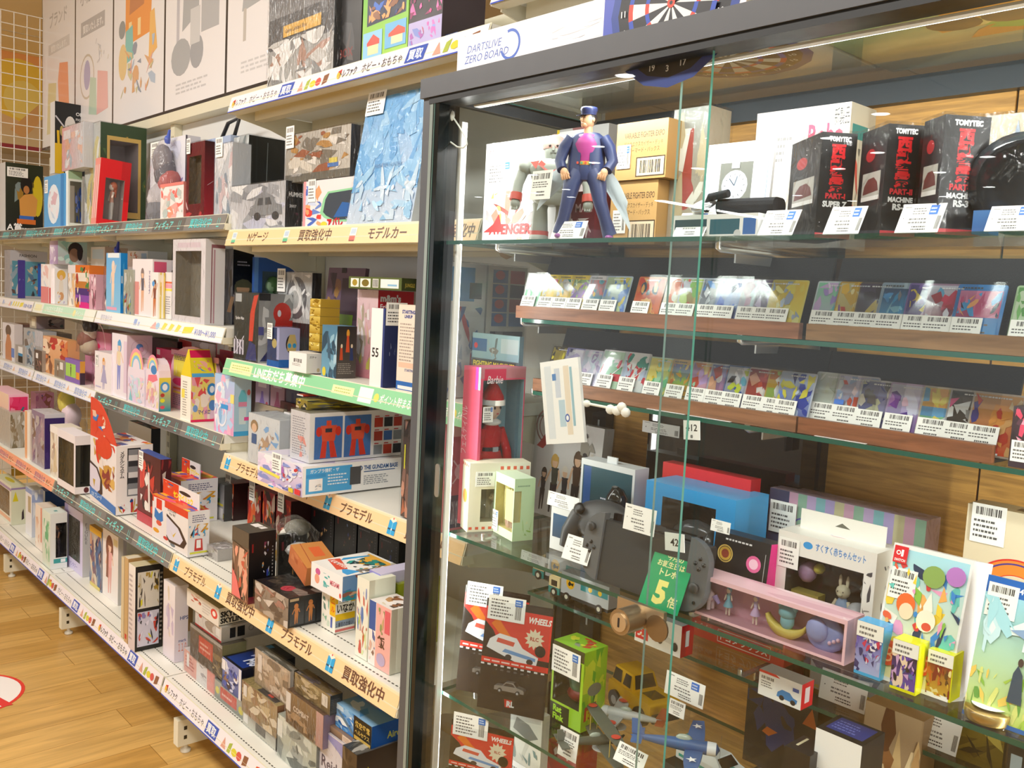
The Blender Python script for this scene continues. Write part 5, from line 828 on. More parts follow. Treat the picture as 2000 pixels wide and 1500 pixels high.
N('model_kit_box', 'tall black kit box with a brown photo side, standing on the lower orange rail', pk, '141216', F=[('g', '8a5a48', '6a5c4c'), ('c', 35, 'c8604a e8a088 7a6a58 3a2c28 d8b098 a87a60', 34, .03, .02, .97, .74), ('p', 'e87a78', .05, .02, .6, .02, .3, .3, .05, .4), ('r', '5c5246', 0, .78, 1, 1), ('l', '1a1614', .1, .8, .9, .74, .02)], R=[('r', '0d0c0f', 0, 0, 1, 1), ('c', 36, '3a4aa8 d8a060 c8ccd8 5ab0d8 7a3a5a', 12, .5, .3, .78, .85, .2), ('r', '8a1c1c', .1, .72, .16, .84), ('x', .86, .3, .05, .5, 'aaa', 10), ('r', '6a1a2a', 0, 0, .5, .1)], T=[('r', '2a2620', 0, 0, 1, 1), ('r', 'e8e8e8', .15, .55, .5, .85), ('r', 'e0e0e0', .55, .6, .75, .85)])
N('model_kit_box', 'black kit box in a loose clear bag beside the tall black kit box', put(Z4, 542, 1045, 538, 597, Y=.12), '171614', R=[('g', '15141a', '25231f'), ('c', 37, '3a4a3a d8a060 8a94c0 5a2a3a', 12, .5, .2, .8, .85, .2), ('r', '7a2a34', .1, .7, .18, .86)], F=[('r', '3a3832', 0, 0, 1, 1)], T=[('r', '8a8c84', 0, 0, 1, 1)], wrap=2)
po = put(Z4 + .001, 562, 1170, 497, 628, yb=1228)
N('figure_box', 'low box with black panels of two orange jointed figures, on the lower orange rail', po, '1c1a1a', F=[('g', '8a7a6a', 'a8988a'), ('c', 38, 'c8b8a8 8a6a5a e8dcd0 b8887a 6a5a50', 26)], R=[('r', '1a1817', 0, 0, 1, 1), ('g', '4a4e52', '101214', .05, .06, .46, .88), ('g', '4a4e52', '101214', .5, .06, .8, .88), ('g', '3a3e42', '101214', .84, .06, 1, .88), ('f', 3, 'd88a4a', 'd88a4a', 'd88a4a', 'd88a4a', .24, .1, .8), ('f', 7, 'd88a4a', 'c87a3a', 'd88a4a', 'd88a4a', .66, .1, .84), ('r', 'c8b08a', .04, .88, .3, .97)], T=[('r', '1f1a1c', 0, 0, 1, 1), ('e', 'c83a50', .6, .4, .12, .2), ('c', 39, '4a4038 8a8078', 6)], wrap=2)
bag('parts_bag', 'open clear bag with crumpled white tape on the jointed figure box', po['z1'] - .01, 560, .12, .17, .13, .12, ['e8c040', 'f4f2ea', 'eceadf', '8a8a80'], None, 'bag', 31)
px1 = put(po['z1'] + .002, 600, 1140, 566, None, Y=.07, w=None, d=.085, yaw=-8); px1['h'] = .05; px1['rot'] = (0, math.radians(14), math.radians(-8)); px1['loc'] = px1['loc'] + Vector((-.01, .0, .034))
N('carton', 'small orange brown carton tipped against the white kit box', px1, 'c9773f', F=[('r', 'cd7a4a', 0, 0, 1, 1), ('c', 3, 'b8643a d88a58', 6)], T=[('r', 'c8884a', 0, 0, 1, 1), ('r', 'd8683a', .2, .45, .6, .8), ('l', 'a85a38', 0, .3, 1, .2, .02)], R=[('r', 'c8804a', 0, 0, 1, 1)])
py1 = put(Z4 + .001, 654, 1158, 627, 692, yb=1238)
N('model_kit_box', 'yellow and white kit box with black kana, under the white kit box', py1, 'e8e2d0', F=[('r', 'ece8dc', 0, 0, 1, 1), ('c', 40, '8ab89a c8d4c0 6a8a7a e8e0d0', 12, .05, .08, .6, .95), ('r', 'e8b820', .6, .4, 1, 1), ('Y', 'd8482a', 'ツール', .82, .92, .13), ('r', '4a5aa8', .68, .1, .8, .36)], R=[('r', 'eceae2', 0, 0, 1, 1), ('r', 'e8c018', 0, .72, 1, 1), ('t', '1a1a1c', 'いなか', .06, .5, .19, .9, .03), ('r', 'e8c018', 0, .3, 1, .46), ('r', '8a9ab0', 0, .14, 1, .3), ('t', '2a2a30', '１番目の出会い', .05, .15, .09, .85), ('r', 'd8706a', 0, .03, 1, .09)], T=[('r', 'e0b828', 0, 0, 1, 1)], st=[('R', .1, .68, .035, .03)])
pw = put(py1['z1'] + .003, 668, 1127, 607, 780, Y=.05)
N('model_kit_box', 'white flat kit box with a teal robot and red lettering on top', pw, 'e9e9ea', F=[('r', 'edeef0', 0, 0, 1, 1), ('e', 'c85a98', .22, .72, .08, .14), ('e', 'e8a088', .2, .42, .08, .2), ('c', 41, '4ab0b0 2a8a90 7ac0c0', 7, .4, .2, .6, .8, .4), ('t', 'd8647a', 'MEGAMI', .62, .45, .2, .28), ('e', 'd85a4a', .94, .2, .03, .1)], R=[('h', '6a94c0', '3a6aa8'), ('c', 42, '2a8a98 8a5a4a 4a74b0 c8a080', 14, 0, 0, .6, 1), ('r', 'e4e4e4', .66, 0, 1, 1)], T=[('r', 'eef0ee', 0, 0, 1, 1), ('p', 'e8b040', .12, .95, .5, .5, .9, .8, .9, .95), ('p', '2a9ad8', .1, .5, .2, .9, .26, .9, .2, .4), ('p', '3aa0e0', .6, .2, .9, .35, .95, .1, .8, .1), ('p', 'd8503a', .05, .25, .62, .1, .68, .26, .1, .44), ('t', 'f4ece8', 'KAMPFER', .12, .24, .1, .5, .02, False, 0), ('c', 43, '0f7a78 1a9088 0a5a5c 2aa098 1a3a44', 30, .3, .38, .85, .86, .28), ('c', 44, 'b8b4a8 8a8680 5a5450 c89a3a', 18, .82, .3, 1, .98, .4)])
N('model_kit_box', 'tall pale box with green and violet print beside the yellow kit box', put(Z4 + .001, 716, 1135, 693, None, Y=.05, d=.07), 'dfe4d0', F=[('r', 'e6e8da', 0, 0, 1, 1), ('c', 45, 'b8d84a 8a9ac8 c8a8a0 5a7ab8 d8e4a8 c85a4a', 24, .05, .05, .95, .95, .22)])
N('model_kit_box', 'lilac box standing behind the pale green and pink boxes', put(Z4 + .001, 737, 1122, 716, None, Y=.09, d=.1), 'c8c4e0', F=[('r', 'd0cce6', 0, 0, 1, 1), ('r', '8a88c8', 0, .88, 1, 1), ('c', 46, 'a8a8d8 e4e0f0 8a8ac0', 10)])
pz = put(Z4 + .001, 773, 1142, 738, None, Y=.13, d=.12)
N('model_kit_box', 'box with lime green print in clear wrap near the showcase post', pz, 'a8b428', F=[('c', 47, 'c0cc30 8a9828 e4e4c8 a8b848', 18)], T=[('c', 48, '3a3a3a 8a8a88 c8c4c0 6a4a3a', 14)], wrap=2)
N('figure_box', 'pink and white box with brown lettering beside the showcase post', put(Z4 + .001, 760, 1192, 718, 812, yb=1319), 'e9e7e2', F=[('r', 'e8b0a8', .32, 0, 1, 1), ('r', '3a5aa0', 0, .55, .3, 1), ('c', 49, '8a6a5a d8b0a0 4a5a9a e8d4cc', 10, 0, 0, .3, .55), ('r', 'd8606a', .72, .6, .95, .95), ('c', 50, 'c8a878 8a9a5a e8ccb8', 8, .4, .55, .7, .95), ('t', '5a4030', '飯', .42, .36, .14, .5, .03), ('e', 'b8a8c8', .6, .16, .2, .1)], R=[('r', 'c8c4b0', 0, 0, 1, 1)], T=[('r', 'e8e4e0', 0, 0, 1, 1), ('c', 51, '8a5a38 d8d0b8 b88a58 4a3a30', 12, .1, .1, .9, .9)])
# ---- bottom shelf
N('window_box', 'cream window box with a yellow warning triangle on the bottom shelf', put(Z5, 22, 950, -10, 50, yb=1026), 'dedcc4', F=[('r', 'e2e0d0', 0, 0, 1, 1), ('r', 'a890b8', 0, .86, 1, .93), ('r', 'e8b088', .1, .06, .95, .16)], R=[('r', 'd6d6bc', 0, 0, 1, 1), ('p', 'd8c820', .1, .6, .5, .6, .3, .86), ('p', '3a2a30', .72, .1, .9, .14, .86, .4, .74, .3), ('r', '9a88b0', 0, .9, 1, .95)], T=[('r', 'd8dab8', 0, 0, 1, 1), ('e', 'c8b820', .5, .5, .25, .2)], win=(.12, .2, .9, .84), inner='b89a72')
N('storage_box', 'mustard yellow box at the back under the salmon rail', put(Z5, 22, 905, 0, 78, Y=.33), 'b08a14', R=[('o', '6a5210', .5, .6, .25, .04), ('r', '5aa8b8', 0, .9, .4, 1)], F=[('r', 'e0e4e4', 0, 0, 1, 1)])
N('figure_box', 'slim white and pale blue box with a long window on the bottom shelf', put(Z5, 62, 958, 50, 84, yb=1050), 'dfe2ea', F=[('r', 'e8e8ec', 0, 0, 1, 1), ('r', '8aa0d0', 0, .9, 1, 1), ('r', 'b8a888', .4, .5, .85, .84)], R=[('g', 'd0d4e0', 'c0c8e0'), ('r', 'a0b0dc', 0, .74, 1, .9), ('c', 3, 'b8c4e4 e4e8f0', 6)])
N('storage_box', 'deep blue box at the back behind the pale green window box', put(Z5, 88, 960, 76, 140, Y=.28), '12418c', F=[('r', 'd8dce4', 0, 0, 1, 1)], R=[('r', '12428e', 0, 0, 1, 1)])
N('figure_box', 'slim cream and coral box in front of the deep blue box', put(Z5, 82, 992, 69, None, yb=1078, d=.06), 'eee0d4', F=[('r', 'd8745a', .8, .2, .95, .98), ('c', 4, 'f4ece0 e0b8a0', 8, .05, .05, .75, .95)])
N('window_box', 'white and pale green window box with a teal label', put(Z5, 98, 1004, 83, 131, yb=1113), 'e6eae4', F=[('r', 'dce8dc', 0, 0, 1, 1), ('c', 5, '8ac8a0 b8dcc0 6ab88a', 10, .2, .1, .9, .85)], R=[('r', 'e8ecea', 0, 0, 1, 1), ('r', '3aa0a0', .2, .1, 1, .18), ('r', 'eef4f4', .62, .11, .9, .17)], T=[('r', 'dde6e0', 0, 0, 1, 1), ('r', '4a9aa0', .5, .4, .7, .6)], rwin=(.32, .2, .98, .82), inner='3a3430', fig=('c88a60', '2a1e1a', '5a4a50', '4a4048'))
N('window_box', 'lilac window box with a curved dark window on the bottom shelf', put(Z5, 161, 1004, 126, 184, yb=1128), 'd2cce8', F=[('r', 'd0c8ea', 0, 0, 1, 1), ('r', 'b0a4dc', 0, 0, .2, 1), ('t', '8a7ac0', 'ファンタジー', .2, .06, .06, .7)], R=[('r', 'c9c8cc', 0, 0, 1, 1), ('Y', '8a8a92', 'FIGURE', .3, .85, .05)], win=(.24, .18, .86, .86), inner='6a6252')
N('figure_box', 'box with a blue robed figure and a yellow lid on the bottom shelf', put(Z5, 198, 1040, 175, 208, yb=1158), 'c8c0a8', F=[('g', '8a9ab0', 'b8a898'), ('c', 6, '4a6a9a c89a80 2a3a5a d8c8b0 7a5a6a 3a5a8a', 30, .02, .04, .98, .9), ('r', 'e0b030', 0, .9, 1, 1), ('r', 'd8c870', .05, 0, .9, .06)], R=[('r', '8a90a0', 0, 0, 1, 1)], T=[('r', 'c8961a', 0, 0, 1, 1)])
N('figure_box', 'white box with a long brown haired girl in pink on the bottom shelf', put(Z5, 230, 1050, 200, 246, yb=1183), 'e6e0d8', F=[('r', 'ece6e4', 0, 0, 1, 1), ('e', '7a4a40', .45, .75, .24, .2), ('f', 4, 'f0c8b4', '8a5a48', 'e8b0b0', 'e0a8a4', .48, .08, .9, 1.0), ('p', '8a5648', .24, .3, .38, .3, .4, .75, .28, .75), ('r', 'e4d8a8', .7, .84, .95, .94)], R=[('r', 'bdbab6', 0, 0, 1, 1), ('r', '9a98a0', .6, 0, 1, 1)], T=[('r', 'dcd8cc', 0, 0, 1, 1)])
N('flat_box', 'thin cream boxed set standing on edge, farther of two by the robot box', put(Z5, 241, 1090, 236, None, yb=1248, d=.22), 'd8c8a4', T=[('r', 'c8b890', 0, 0, 1, 1)], R=[('r', 'cdbb94', 0, 0, 1, 1)])
N('flat_box', 'thin pale brown boxed set standing on edge against the robot box', put(Z5, 249, 1092, 242, None, yb=1258, d=.22), 'b8925a', F=[('r', 'c8a878', 0, 0, 1, 1), ('r', 'c83a34', .2, .04, .7, .1)], T=[('r', 'd8d0bc', 0, 0, 1, 1)])
N('model_kit_box', 'white edged robot box with a black framed front of yellow and violet robots', put(Z5, 263, 1108, 250, 317, yb=1274), 'e0d8d8', F=[('g', 'd8ccd0', 'efece8'), ('x', .1, .1, .6, .8, 'a89aa0', 14)], R=[('r', '17150f', 0, 0, 1, 1), ('r', 'd8d4c8', .08, .5, .86, .93), ('r', 'd0cede', .08, .05, .86, .46), ('c', 7, 'd8d020 3a3428 a88a30 c8c0a8 5a5044', 24, .1, .52, .84, .92, .22), ('c', 8, '5a4a90 d8d020 2a2830 8a80b8 c84a3a e4e0f0', 26, .1, .07, .84, .45, .22), ('x', .88, .08, .1, .84, '9a9488', 16)], T=[('r', 'c8c0a0', 0, 0, 1, 1), ('r', 'd8c81c', .3, .6, .7, .95)])
N('figure_box', 'tall pale pink and white box next to the black framed robot box', put(Z5, 340, 1146, 318, 366, yb=1295), 'e4dade', F=[('g', 'e0d4dc', 'eee8ea'), ('c', 9, 'c8b8d0 e0d0b8 d0c8dc', 10, .1, .3, .9, .95)], R=[('g', 'e0d4e0', 'e4dcdc'), ('t', '4a5a8a', 'HPS', .4, .55, .05, .6), ('t', 'd87a5a', '１１０', .3, .14, .1, .6, .01), ('t', '6a70a0', 'mark', .3, .26, .04, .6)], T=[('r', 'dcd4d4', 0, 0, 1, 1)])
# stacks of kit boxes in the near bottom bay
pa = put(Z5, 419, 1313, 359, 470, yb=1358)
N('model_kit_box', 'coral and white kit box at the bottom of the leftmost near stack', pa, 'e6dedc', F=[('r', 'eab0a4', 0, 0, .42, 1), ('r', 'ece8e6', .42, 0, .76, 1), ('r', 'e89a90', .76, 0, 1, 1), ('c', 10, 'c8c4c4 a8a4a8 e0dcdc', 8, .46, .1, .74, .9), ('x', .06, .2, .3, .6, 'c8706a', 4), ('r', 'f2f0ee', .1, .3, .18, .9)], R=[('r', 'd8d0cc', 0, 0, 1, 1)], wrap=2)
pb2 = put(pa['z1'] + .001, 433, 1262, 371, 480, Y=pa['loc'].y - .008)
N('model_kit_box', 'brown kit box with a red label, second from the bottom of the leftmost near stack', pb2, '5a5040', F=[('g', '4a443c', '6a5f50'), ('r', 'c8503c', .28, .3, .72, .82), ('x', .32, .42, .36, .28, 'e8b8a8', 2), ('c', 11, '8a7a5a 3a342c a89a7a', 8, .72, .05, 1, .95), ('r', 'a8a49c', 0, .9, 1, 1)], R=[('r', '8a8458', 0, 0, 1, 1)], wrap=2)
pc = put(pb2['z1'] + .001, 432, 1226, 381, 522, Y=pb2['loc'].y + .005)
N('model_kit_box', 'white kit box with a red stripe and clear front, third of the leftmost near stack', pc, 'd6cfc8', F=[('r', 'e2dcd6', 0, 0, 1, 1), ('r', 'c02430', 0, 0, 1, .12), ('e', 'a89a8c', .62, .55, .24, .32), ('e', 'd8d0c8', .8, .5, .14, .3), ('r', 'f2f0ec', .8, .3, .94, .8), ('e', 'd0504a', .2, .8, .06, .12)], R=[('g', 'a8a294', 'c4beb0'), ('r', '1a1a18', .18, .2, .3, .85), ('r', '1a1a18', .34, .2, .5, .85), ('o', '8a8478', .64, .6, .06, .015)], wrap=2)
pd = put(pc['z1'] + .001, 427, 1189, 365, 500, Y=pc['loc'].y - .006)
N('model_kit_box', 'cream kit box with a red round seal, topmost of the leftmost near stack', pd, 'dcd8ca', F=[('r', 'e2ddd4', 0, 0, 1, 1), ('c', 12, 'b84a3a 8a5a4a d8a898', 8, .14, .3, .46, .85, .4), ('e', 'd84038', .86, .55, .1, .26), ('e', 'ece8e0', .86, .55, .05, .14), ('x', .5, .2, .26, .6, 'c8c0b8', 4)], R=[('r', 'dedac8', 0, 0, 1, 1), ('t', '22201c', 'SKYLINE', .04, .5, .3, .9, .05), ('t', '22201c', 'SKYLINE', .04, .16, .28, .9, .05), ('r', '22201c', 0, .04, 1, .08)], T=[('r', 'a39b74', 0, 0, 1, 1)])
bag('parts_bag', 'small clear bag with black bits hanging behind the cream kit box', Z5 + .31, 372, .2, .08, .05, .09, ['2a2a2a', 'e8e8e8', '1a1a1a'], None, 'bag', 41)
pe = put(Z5, 476, 1372, 419, 530, yb=1408)
N('model_kit_box', 'grey green kit box with a red label at the bottom of the second near stack', pe, 'a8a89c', F=[('g', '8a9088', 'b8b8ac'), ('r', 'd05a4a', .2, .2, .76, .85), ('x', .26, .38, .44, .26, 'f0c8bc', 1), ('e', 'e0d860', .1, .5, .07, .2), ('e', 'd8cc50', .9, .4, .08, .22)], R=[('r', '8a8a80', 0, 0, 1, 1)], wrap=2)
pf = put(pe['z1'] + .001, 471, 1310, 433, 575, Y=pe['loc'].y - .004)
N('model_kit_box', 'navy kit box with blue robots and white numerals on its top', pf, '1a2348', F=[('g', '3a4a8a', '8a94c8'), ('c', 13, '2a3a7a c8cce8 8a6a5a e4e4ec 4a5ab0 3a2a3a', 34, 0, .04, .86, .96, .25), ('r', 'eae8ec', 0, .6, .2, .95), ('r', 'e4e4ec', .88, 0, 1, 1)], R=[('r', '0f1226', 0, 0, 1, 1)], T=[('r', '12131f', 0, 0, 1, 1), ('g', '1a3a8a', '131522', .1, .05, .9, .7), ('t', 'd4dcf0', 'M6', .52, .2, .22, .4, .03), ('p', 'a8b0e0', .35, .4, .6, .55, .58, .62, .34, .5), ('r', '4aa0e0', .03, .75, .22, .92)])
pg = put(Z5, 538, 1438, 474, 566, yb=1466)
N('model_kit_box', 'clear wrapped pale box at the bottom of the third near stack', pg, 'c0bcac', F=[('g', 'd0cfc0', 'a8a296'), ('r', '6a6258', .4, .2, .7, .8), ('r', 'f0eee8', .02, .2, .16, .85)], R=[('r', '3a3632', 0, 0, 1, 1)], wrap=2)
ph = put(pg['z1'] + .001, 540, 1380, 472, 566, Y=pg['loc'].y - .006)
N('model_kit_box', 'tan model vehicle box in wrinkled clear wrap, second tier of the third near stack', ph, 'a08a62', F=[('g', '8a744e', 'b09a74'), ('c', 14, 'c8b48a a08060 d8c8a8 8a6a4a e0d4bc', 26), ('r', 'ece8e2', .05, .55, .15, .92)], R=[('g', '2a2420', 'a0704a')], T=[('r', '9a8a5a', 0, 0, 1, 1), ('r', '2a2a2c', .4, .1, .9, .9), ('r', 'c8402a', .62, .3, .74, .5)], wrap=1)
pi_ = put(ph['z1'] + .001, 565, 1312, 497, 582, Y=ph['loc'].y + .02)
N('model_kit_box', 'pale brown tank kit box tipped on top of the third near stack', pi_, 'b0a08a', F=[('g', 'a8947a', 'c8b8a4'), ('c', 15, 'd8c8b4 a08c78 8a7a68 e4d8c8 c0a890', 28, .04, .04, .96, .96), ('r', 'e8e0d8', .1, .4, .22, .9)], R=[('r', 'c8c4bc', 0, 0, .4, 1), ('r', '2a2826', .4, 0, 1, 1)], T=[('g', '5a5850', '8a887c'), ('c', 16, 'a8a69c 5a584e c4c2b8', 10)], wrap=1)
pj = put(Z5, 616, 1452, 541, 660, yb=1538)
N('model_kit_box', 'pale green and grey kit box at the bottom beside the wrinkled tan box', pj, 'b0b4a4', F=[('g', 'b8bcb0', 'c8ccb8'), ('c', 17, '8a908a d8dcd0 a8aca4 6a706a e4e8dc', 26), ('r', 'eceee6', 0, .5, .14, .9)], R=[('r', '8a8c84', 0, 0, 1, 1)], wrap=2)
pk2 = put(pj['z1'] + .001, 630, 1398, 558, 672, Y=pj['loc'].y - .006)
N('model_kit_box', 'brown vehicle kit box with white lettering, second tier beside the tan stack', pk2, '6a503a', F=[('g', '5a4634', '8a7050'), ('t', 'd8ccc0', 'COMBAT', .2, .5, .16, .6, .03), ('c', 18, '8a6a4a 4a3828 a88a68', 12, .05, .05, .95, .45), ('r', 'e4e0dc', 0, .4, .13, .95), ('g', 'b08a84', 'c8a09a', .82, 0, 1, 1)], R=[('r', '8a7a90', 0, 0, 1, 1)], wrap=1)
pl2 = put(pk2['z1'] + .001, 644, 1360, 575, 668, Y=pk2['loc'].y + .01)
N('model_kit_box', 'olive brown kit box in clear wrap under the orange rail, upper tier', pl2, '7a6846', F=[('g', '6a5a3a', '9a8860'), ('c', 19, 'b8a880 5a4c30 8a7a54 c8b898', 20, .05, .05, .76, .95), ('t', 'd8d0c0', 'TIGER', .2, .4, .16, .5, .03), ('r', 'e0dcd0', .78, .3, .94, .9)], R=[('r', '2a2a28', 0, 0, 1, 1), ('x', .1, .1, .8, .7, '5a5a58', 8)], T=[('c', 20, '3a3434 8a8488 5a5054', 14)], wrap=1)
N('model_kit_box', 'mauve box under the orange rail on the wrapped olive stack', put(pl2['z1'] + .001, 640, 1322, 590, 664, Y=pl2['loc'].y + .08), 'b8a8b4', F=[('c', 21, 'c8b0a8 d8c8cc 8a7a98 e4d8dc', 16)], R=[('r', '8a7a9a', 0, 0, 1, 1)], wrap=2)
pm = put(Z5, 686, 1468, 620, 740, yb=1590)
N('model_kit_box', 'white, lilac and orange kit box at the bottom near the showcase post', pm, 'e0d8dc', F=[('r', 'e8e0e4', 0, 0, 1, 1), ('p', 'a8a4d8', 0, .98, 1, .98, 1, .6, .6, .8), ('t', '5a4a5a', 'Reidel', .1, .4, .2, .7), ('r', 'e8a040', 0, .12, .9, .22), ('x', .1, .24, .6, .1, '6a5a6a', 1)], R=[('r', '5a4a40', 0, 0, 1, 1)], wrap=2)
pn = put(pm['z1'] + .001, 687, 1448, 641, 745, Y=pm['loc'].y + .004)
N('model_kit_box', 'thin brown and cream kit box under the blue aircraft box', pn, '8a705c', F=[('g', '6a5444', '9a8068'), ('r', 'd8cabc', .6, 0, 1, 1), ('x', .64, .2, .3, .6, 'a07a6a', 3)], R=[('r', '3a322c', 0, 0, 1, 1)], T=[('c', 22, '2a3a5a 4a5a7a 8a8a90', 10)])
po2 = put(pn['z1'] + .001, 725, 1420, 655, 800, Y=pn['loc'].y + .01)
N('model_kit_box', 'bright blue aircraft carrier kit box with a black and gold panel', po2, '1a6ab8', F=[('g', '2a7ac8', '9ac4e8'), ('c', 23, 'c8dcec 3a84cc e8f0f4 1a5ca8 6aa8dc', 22, 0, 0, .6, 1), ('p', '5a7a94', .05, .7, .5, .1, .56, .16, .1, .8), ('r', '1a1610', .52, 0, 1, 1), ('t', 'd8b85a', '航空母艦', .56, .6, .2, .4), ('t', 'd8b85a', 'ヘルセウス', .56, .3, .16, .4), ('r', 'c8a850', .54, .04, .98, .2)], R=[('r', '0f4f9c', 0, 0, 1, 1), ('t', 'b8c050', 'Aircraft', .4, .3, .3, .6)], T=[('g', '8ab8dc', '3a84c4'), ('c', 24, 'c8dcec 4a90cc', 8)])
N('model_kit_box', 'blue plane kit box with orange panels on the aircraft carrier box', put(po2['z1'] + .001, 745, 1388, 670, 800, Y=po2['loc'].y + .06), '2a6ab0', F=[('g', '3a7ac0', '8ab0dc'), ('r', 'e0a840', .05, .5, .4, .9), ('c', 25, 'e8e4dc c8402a 5a5a60', 8, .6, .3, .95, .9), ('r', 'e8a83a', .6, 0, .9, .2)], R=[('r', '2a62a8', 0, 0, 1, 1), ('c', 26, 'c8c8cc 3a3a44 c85a4a', 10)])
pq2 = put(Z5, 692, 1476, 689, 800, Y=.03, w=.06)
N('model_kit_box', 'dark kit box with yellow lettering on its grey top by the showcase post', pq2, '4a3a2a', F=[('c', 27, '6a5a44 3a2c20', 8)], R=[('g', '5a4630', '3a2c20'), ('p', 'e8e020', .1, 0, .4, 0, .36, .5, .2, .8, .14, .5)], T=[('g', '2a2a28', '8a8a86'), ('c', 28, '5a5a58 a8a8a4 3a3a38 d0d0cc', 26), ('t', 'e0dc20', 'BORIUS', .3, .78, .14, .5, .05)])
# ---- top white rail beside and above the showcase
N('game_box', 'large black and grey boxed game in silver wrap on the top white rail', put(ZN1, 650, -60, 522, None, Y=.2, d=.1), '3a3b3c', F=[('g', 'b8b8b4', '5a5c60'), ('r', '4a4c4e', 0, .42, 1, .75), ('c', 29, 'c8c8c4 e8e8e6 8a8c8c a8aaa8 f4f4f2 b08a78', 36, 0, 0, 1, .5), ('r', 'e0b048', .25, .52, .82, .64), ('t', '6a4a20', 'Game Limited Box', .28, .56, .045, .5), ('p', 'e0d040', .55, .9, 1, .98, 1, 1, .5, 1)], wrap=1)
N('figure_box', 'tall black box beside the silver wrapped game on the top rail', put(ZN1, 703, -50, 652, None, Y=.22, d=.1), '202021', F=[('g', '2c2a28', '3c3c3e'), ('c', 30, '4a4a4c 1a1a1c 5a5250', 10), ('t', '7a3a34', 'BOX', .2, .18, .1, .6)])
N('doll_house_box', 'lime green toy house box with small red roofed houses on the top rail', put(ZN1, 795, -60, 706, None, Y=.19, d=.12), '8ac83a', F=[('g', '9acc40', '6ab83c'), ('p', '1a2440', .1, .46, .95, .5, .95, .98, .1, .98), ('c', 31, '2a4ab8 e0a060 3a6ac8 8a5a3a 1a2a70', 22, .14, .5, .92, .96, .25), ('r', '8ac4e8', .03, .04, .46, .38), ('r', '6ab0e0', .52, .1, .97, .42), ('p', 'd8402a', .12, .24, .26, .34, .4, .26, .4, .2, .12, .2), ('r', 'e8d8a8', .14, .08, .38, .2), ('p', 'd8482a', .6, .28, .8, .36, .95, .3, .95, .24, .6, .24), ('r', 'e8dcb0', .66, .14, .9, .24)])
N('toy_box', 'black and pink toy box beside the lime house box on the top rail', put(ZN1, 862, -70, 797, None, Y=.19, d=.12), '2a1a24', F=[('r', '241820', 0, .36, 1, 1), ('c', 32, 'd8408a 8a1a5a e86ab0 a8d84a c83a4a', 22, .03, .42, .97, .97, .25), ('r', 'b0a8d8', 0, 0, 1, .36), ('c', 33, 'd85aa8 c86ac0 8a9ae0', 8, .55, .06, .95, .32), ('c', 34, 'c04a6a a85ab0 7a8ad0', 8, .05, .05, .48, .32)])
N('game_box', 'small blue box at the end of the top white rail', put(ZN1, 893, 62, 866, None, Y=.2, d=.08), '1a5ab0', F=[('c', 35, '2a6ac0 c8dcf0 1a4a98', 5)])
# ================================================================== goods in the showcase
c1, c2, c3, c4, c5, c6, c7 = (SH[k][2] + .0006 for k in ('c1', 'c2', 'c3', 'c4', 'c5', 'c6', 'c7'))
def pop2(label, xl, xm, yt, yb, Y, lean=6, yaw=0, blue=False, style=1):
    z = at_y(xm, yb, Y).z; return pop(label, z, xl, xm, yt, Y=Y, lean=lean, yaw=yaw, blue=blue, style=style)
def pop(label, z, xl, xm, yt, Y=None, yb=None, lean=32, yaw=0, h=None, blue=True, style=1, name='price_card', hang=False):
    """a white price card standing on a shelf"""
    pl = put(z, xm, yt, xl, Y=Y, yb=yb, lean=lean, yaw=yaw, h=h, d=.001); w, hh = pl['w'], pl['h']
    g = Geo(); g.box((0, 0, 0), (w, .0008, hh), 'f5f5f3'); f = Face(g, (0, 0, 0), (1, 0, 0), (0, 0, 1), w, hh)
    if style == 1:
        f.draw([('x', .06, .84, .18, .1, '777', 1), ('x', .28, .62, .34, .26, '666', 3), ('x', .24, .3, .5, .24, '777', 2), ('x', .36, .08, .4, .18, '444', 2), ('e', '333', .1, .5, .012, None)])
        if blue: f.draw([('r', '2f6fd0', .66, .62, .86, .94), ('x', .68, .66, .16, .24, 'dce8fa', 2)])
        f._b(.88, .12, .09, .46, '555')
    elif style == 2: f.draw([('b', .1, .7, .8, .2), ('x', .08, .4, .84, .24, '555', 3), ('x', .3, .1, .5, .22, '333', 2)])
    return props(g.build(name, 'card', None, pl['loc'], pl['rot']), label, 'price card', 'price cards in the showcase')
def on_glass(name, label, cat, pts, art, Y=.0215, t=.0015, col='f4f5f6', m='gloss'):
    P = [at_y(x, y, Y) for x, y in pts]; O = P[0]; U = (P[1] - P[0]); V = (P[3] - P[0]); w, h = U.length, V.length; a = math.atan2(U.z, U.x)
    g = Geo(); g.box((0, 0, 0), (w, t, h), col); Face(g, (0, 0, 0), (1, 0, 0), (0, 0, 1), w, h).draw(art)
    return props(g.build(name, m, None, O, (0, -a, 0)), label, cat)
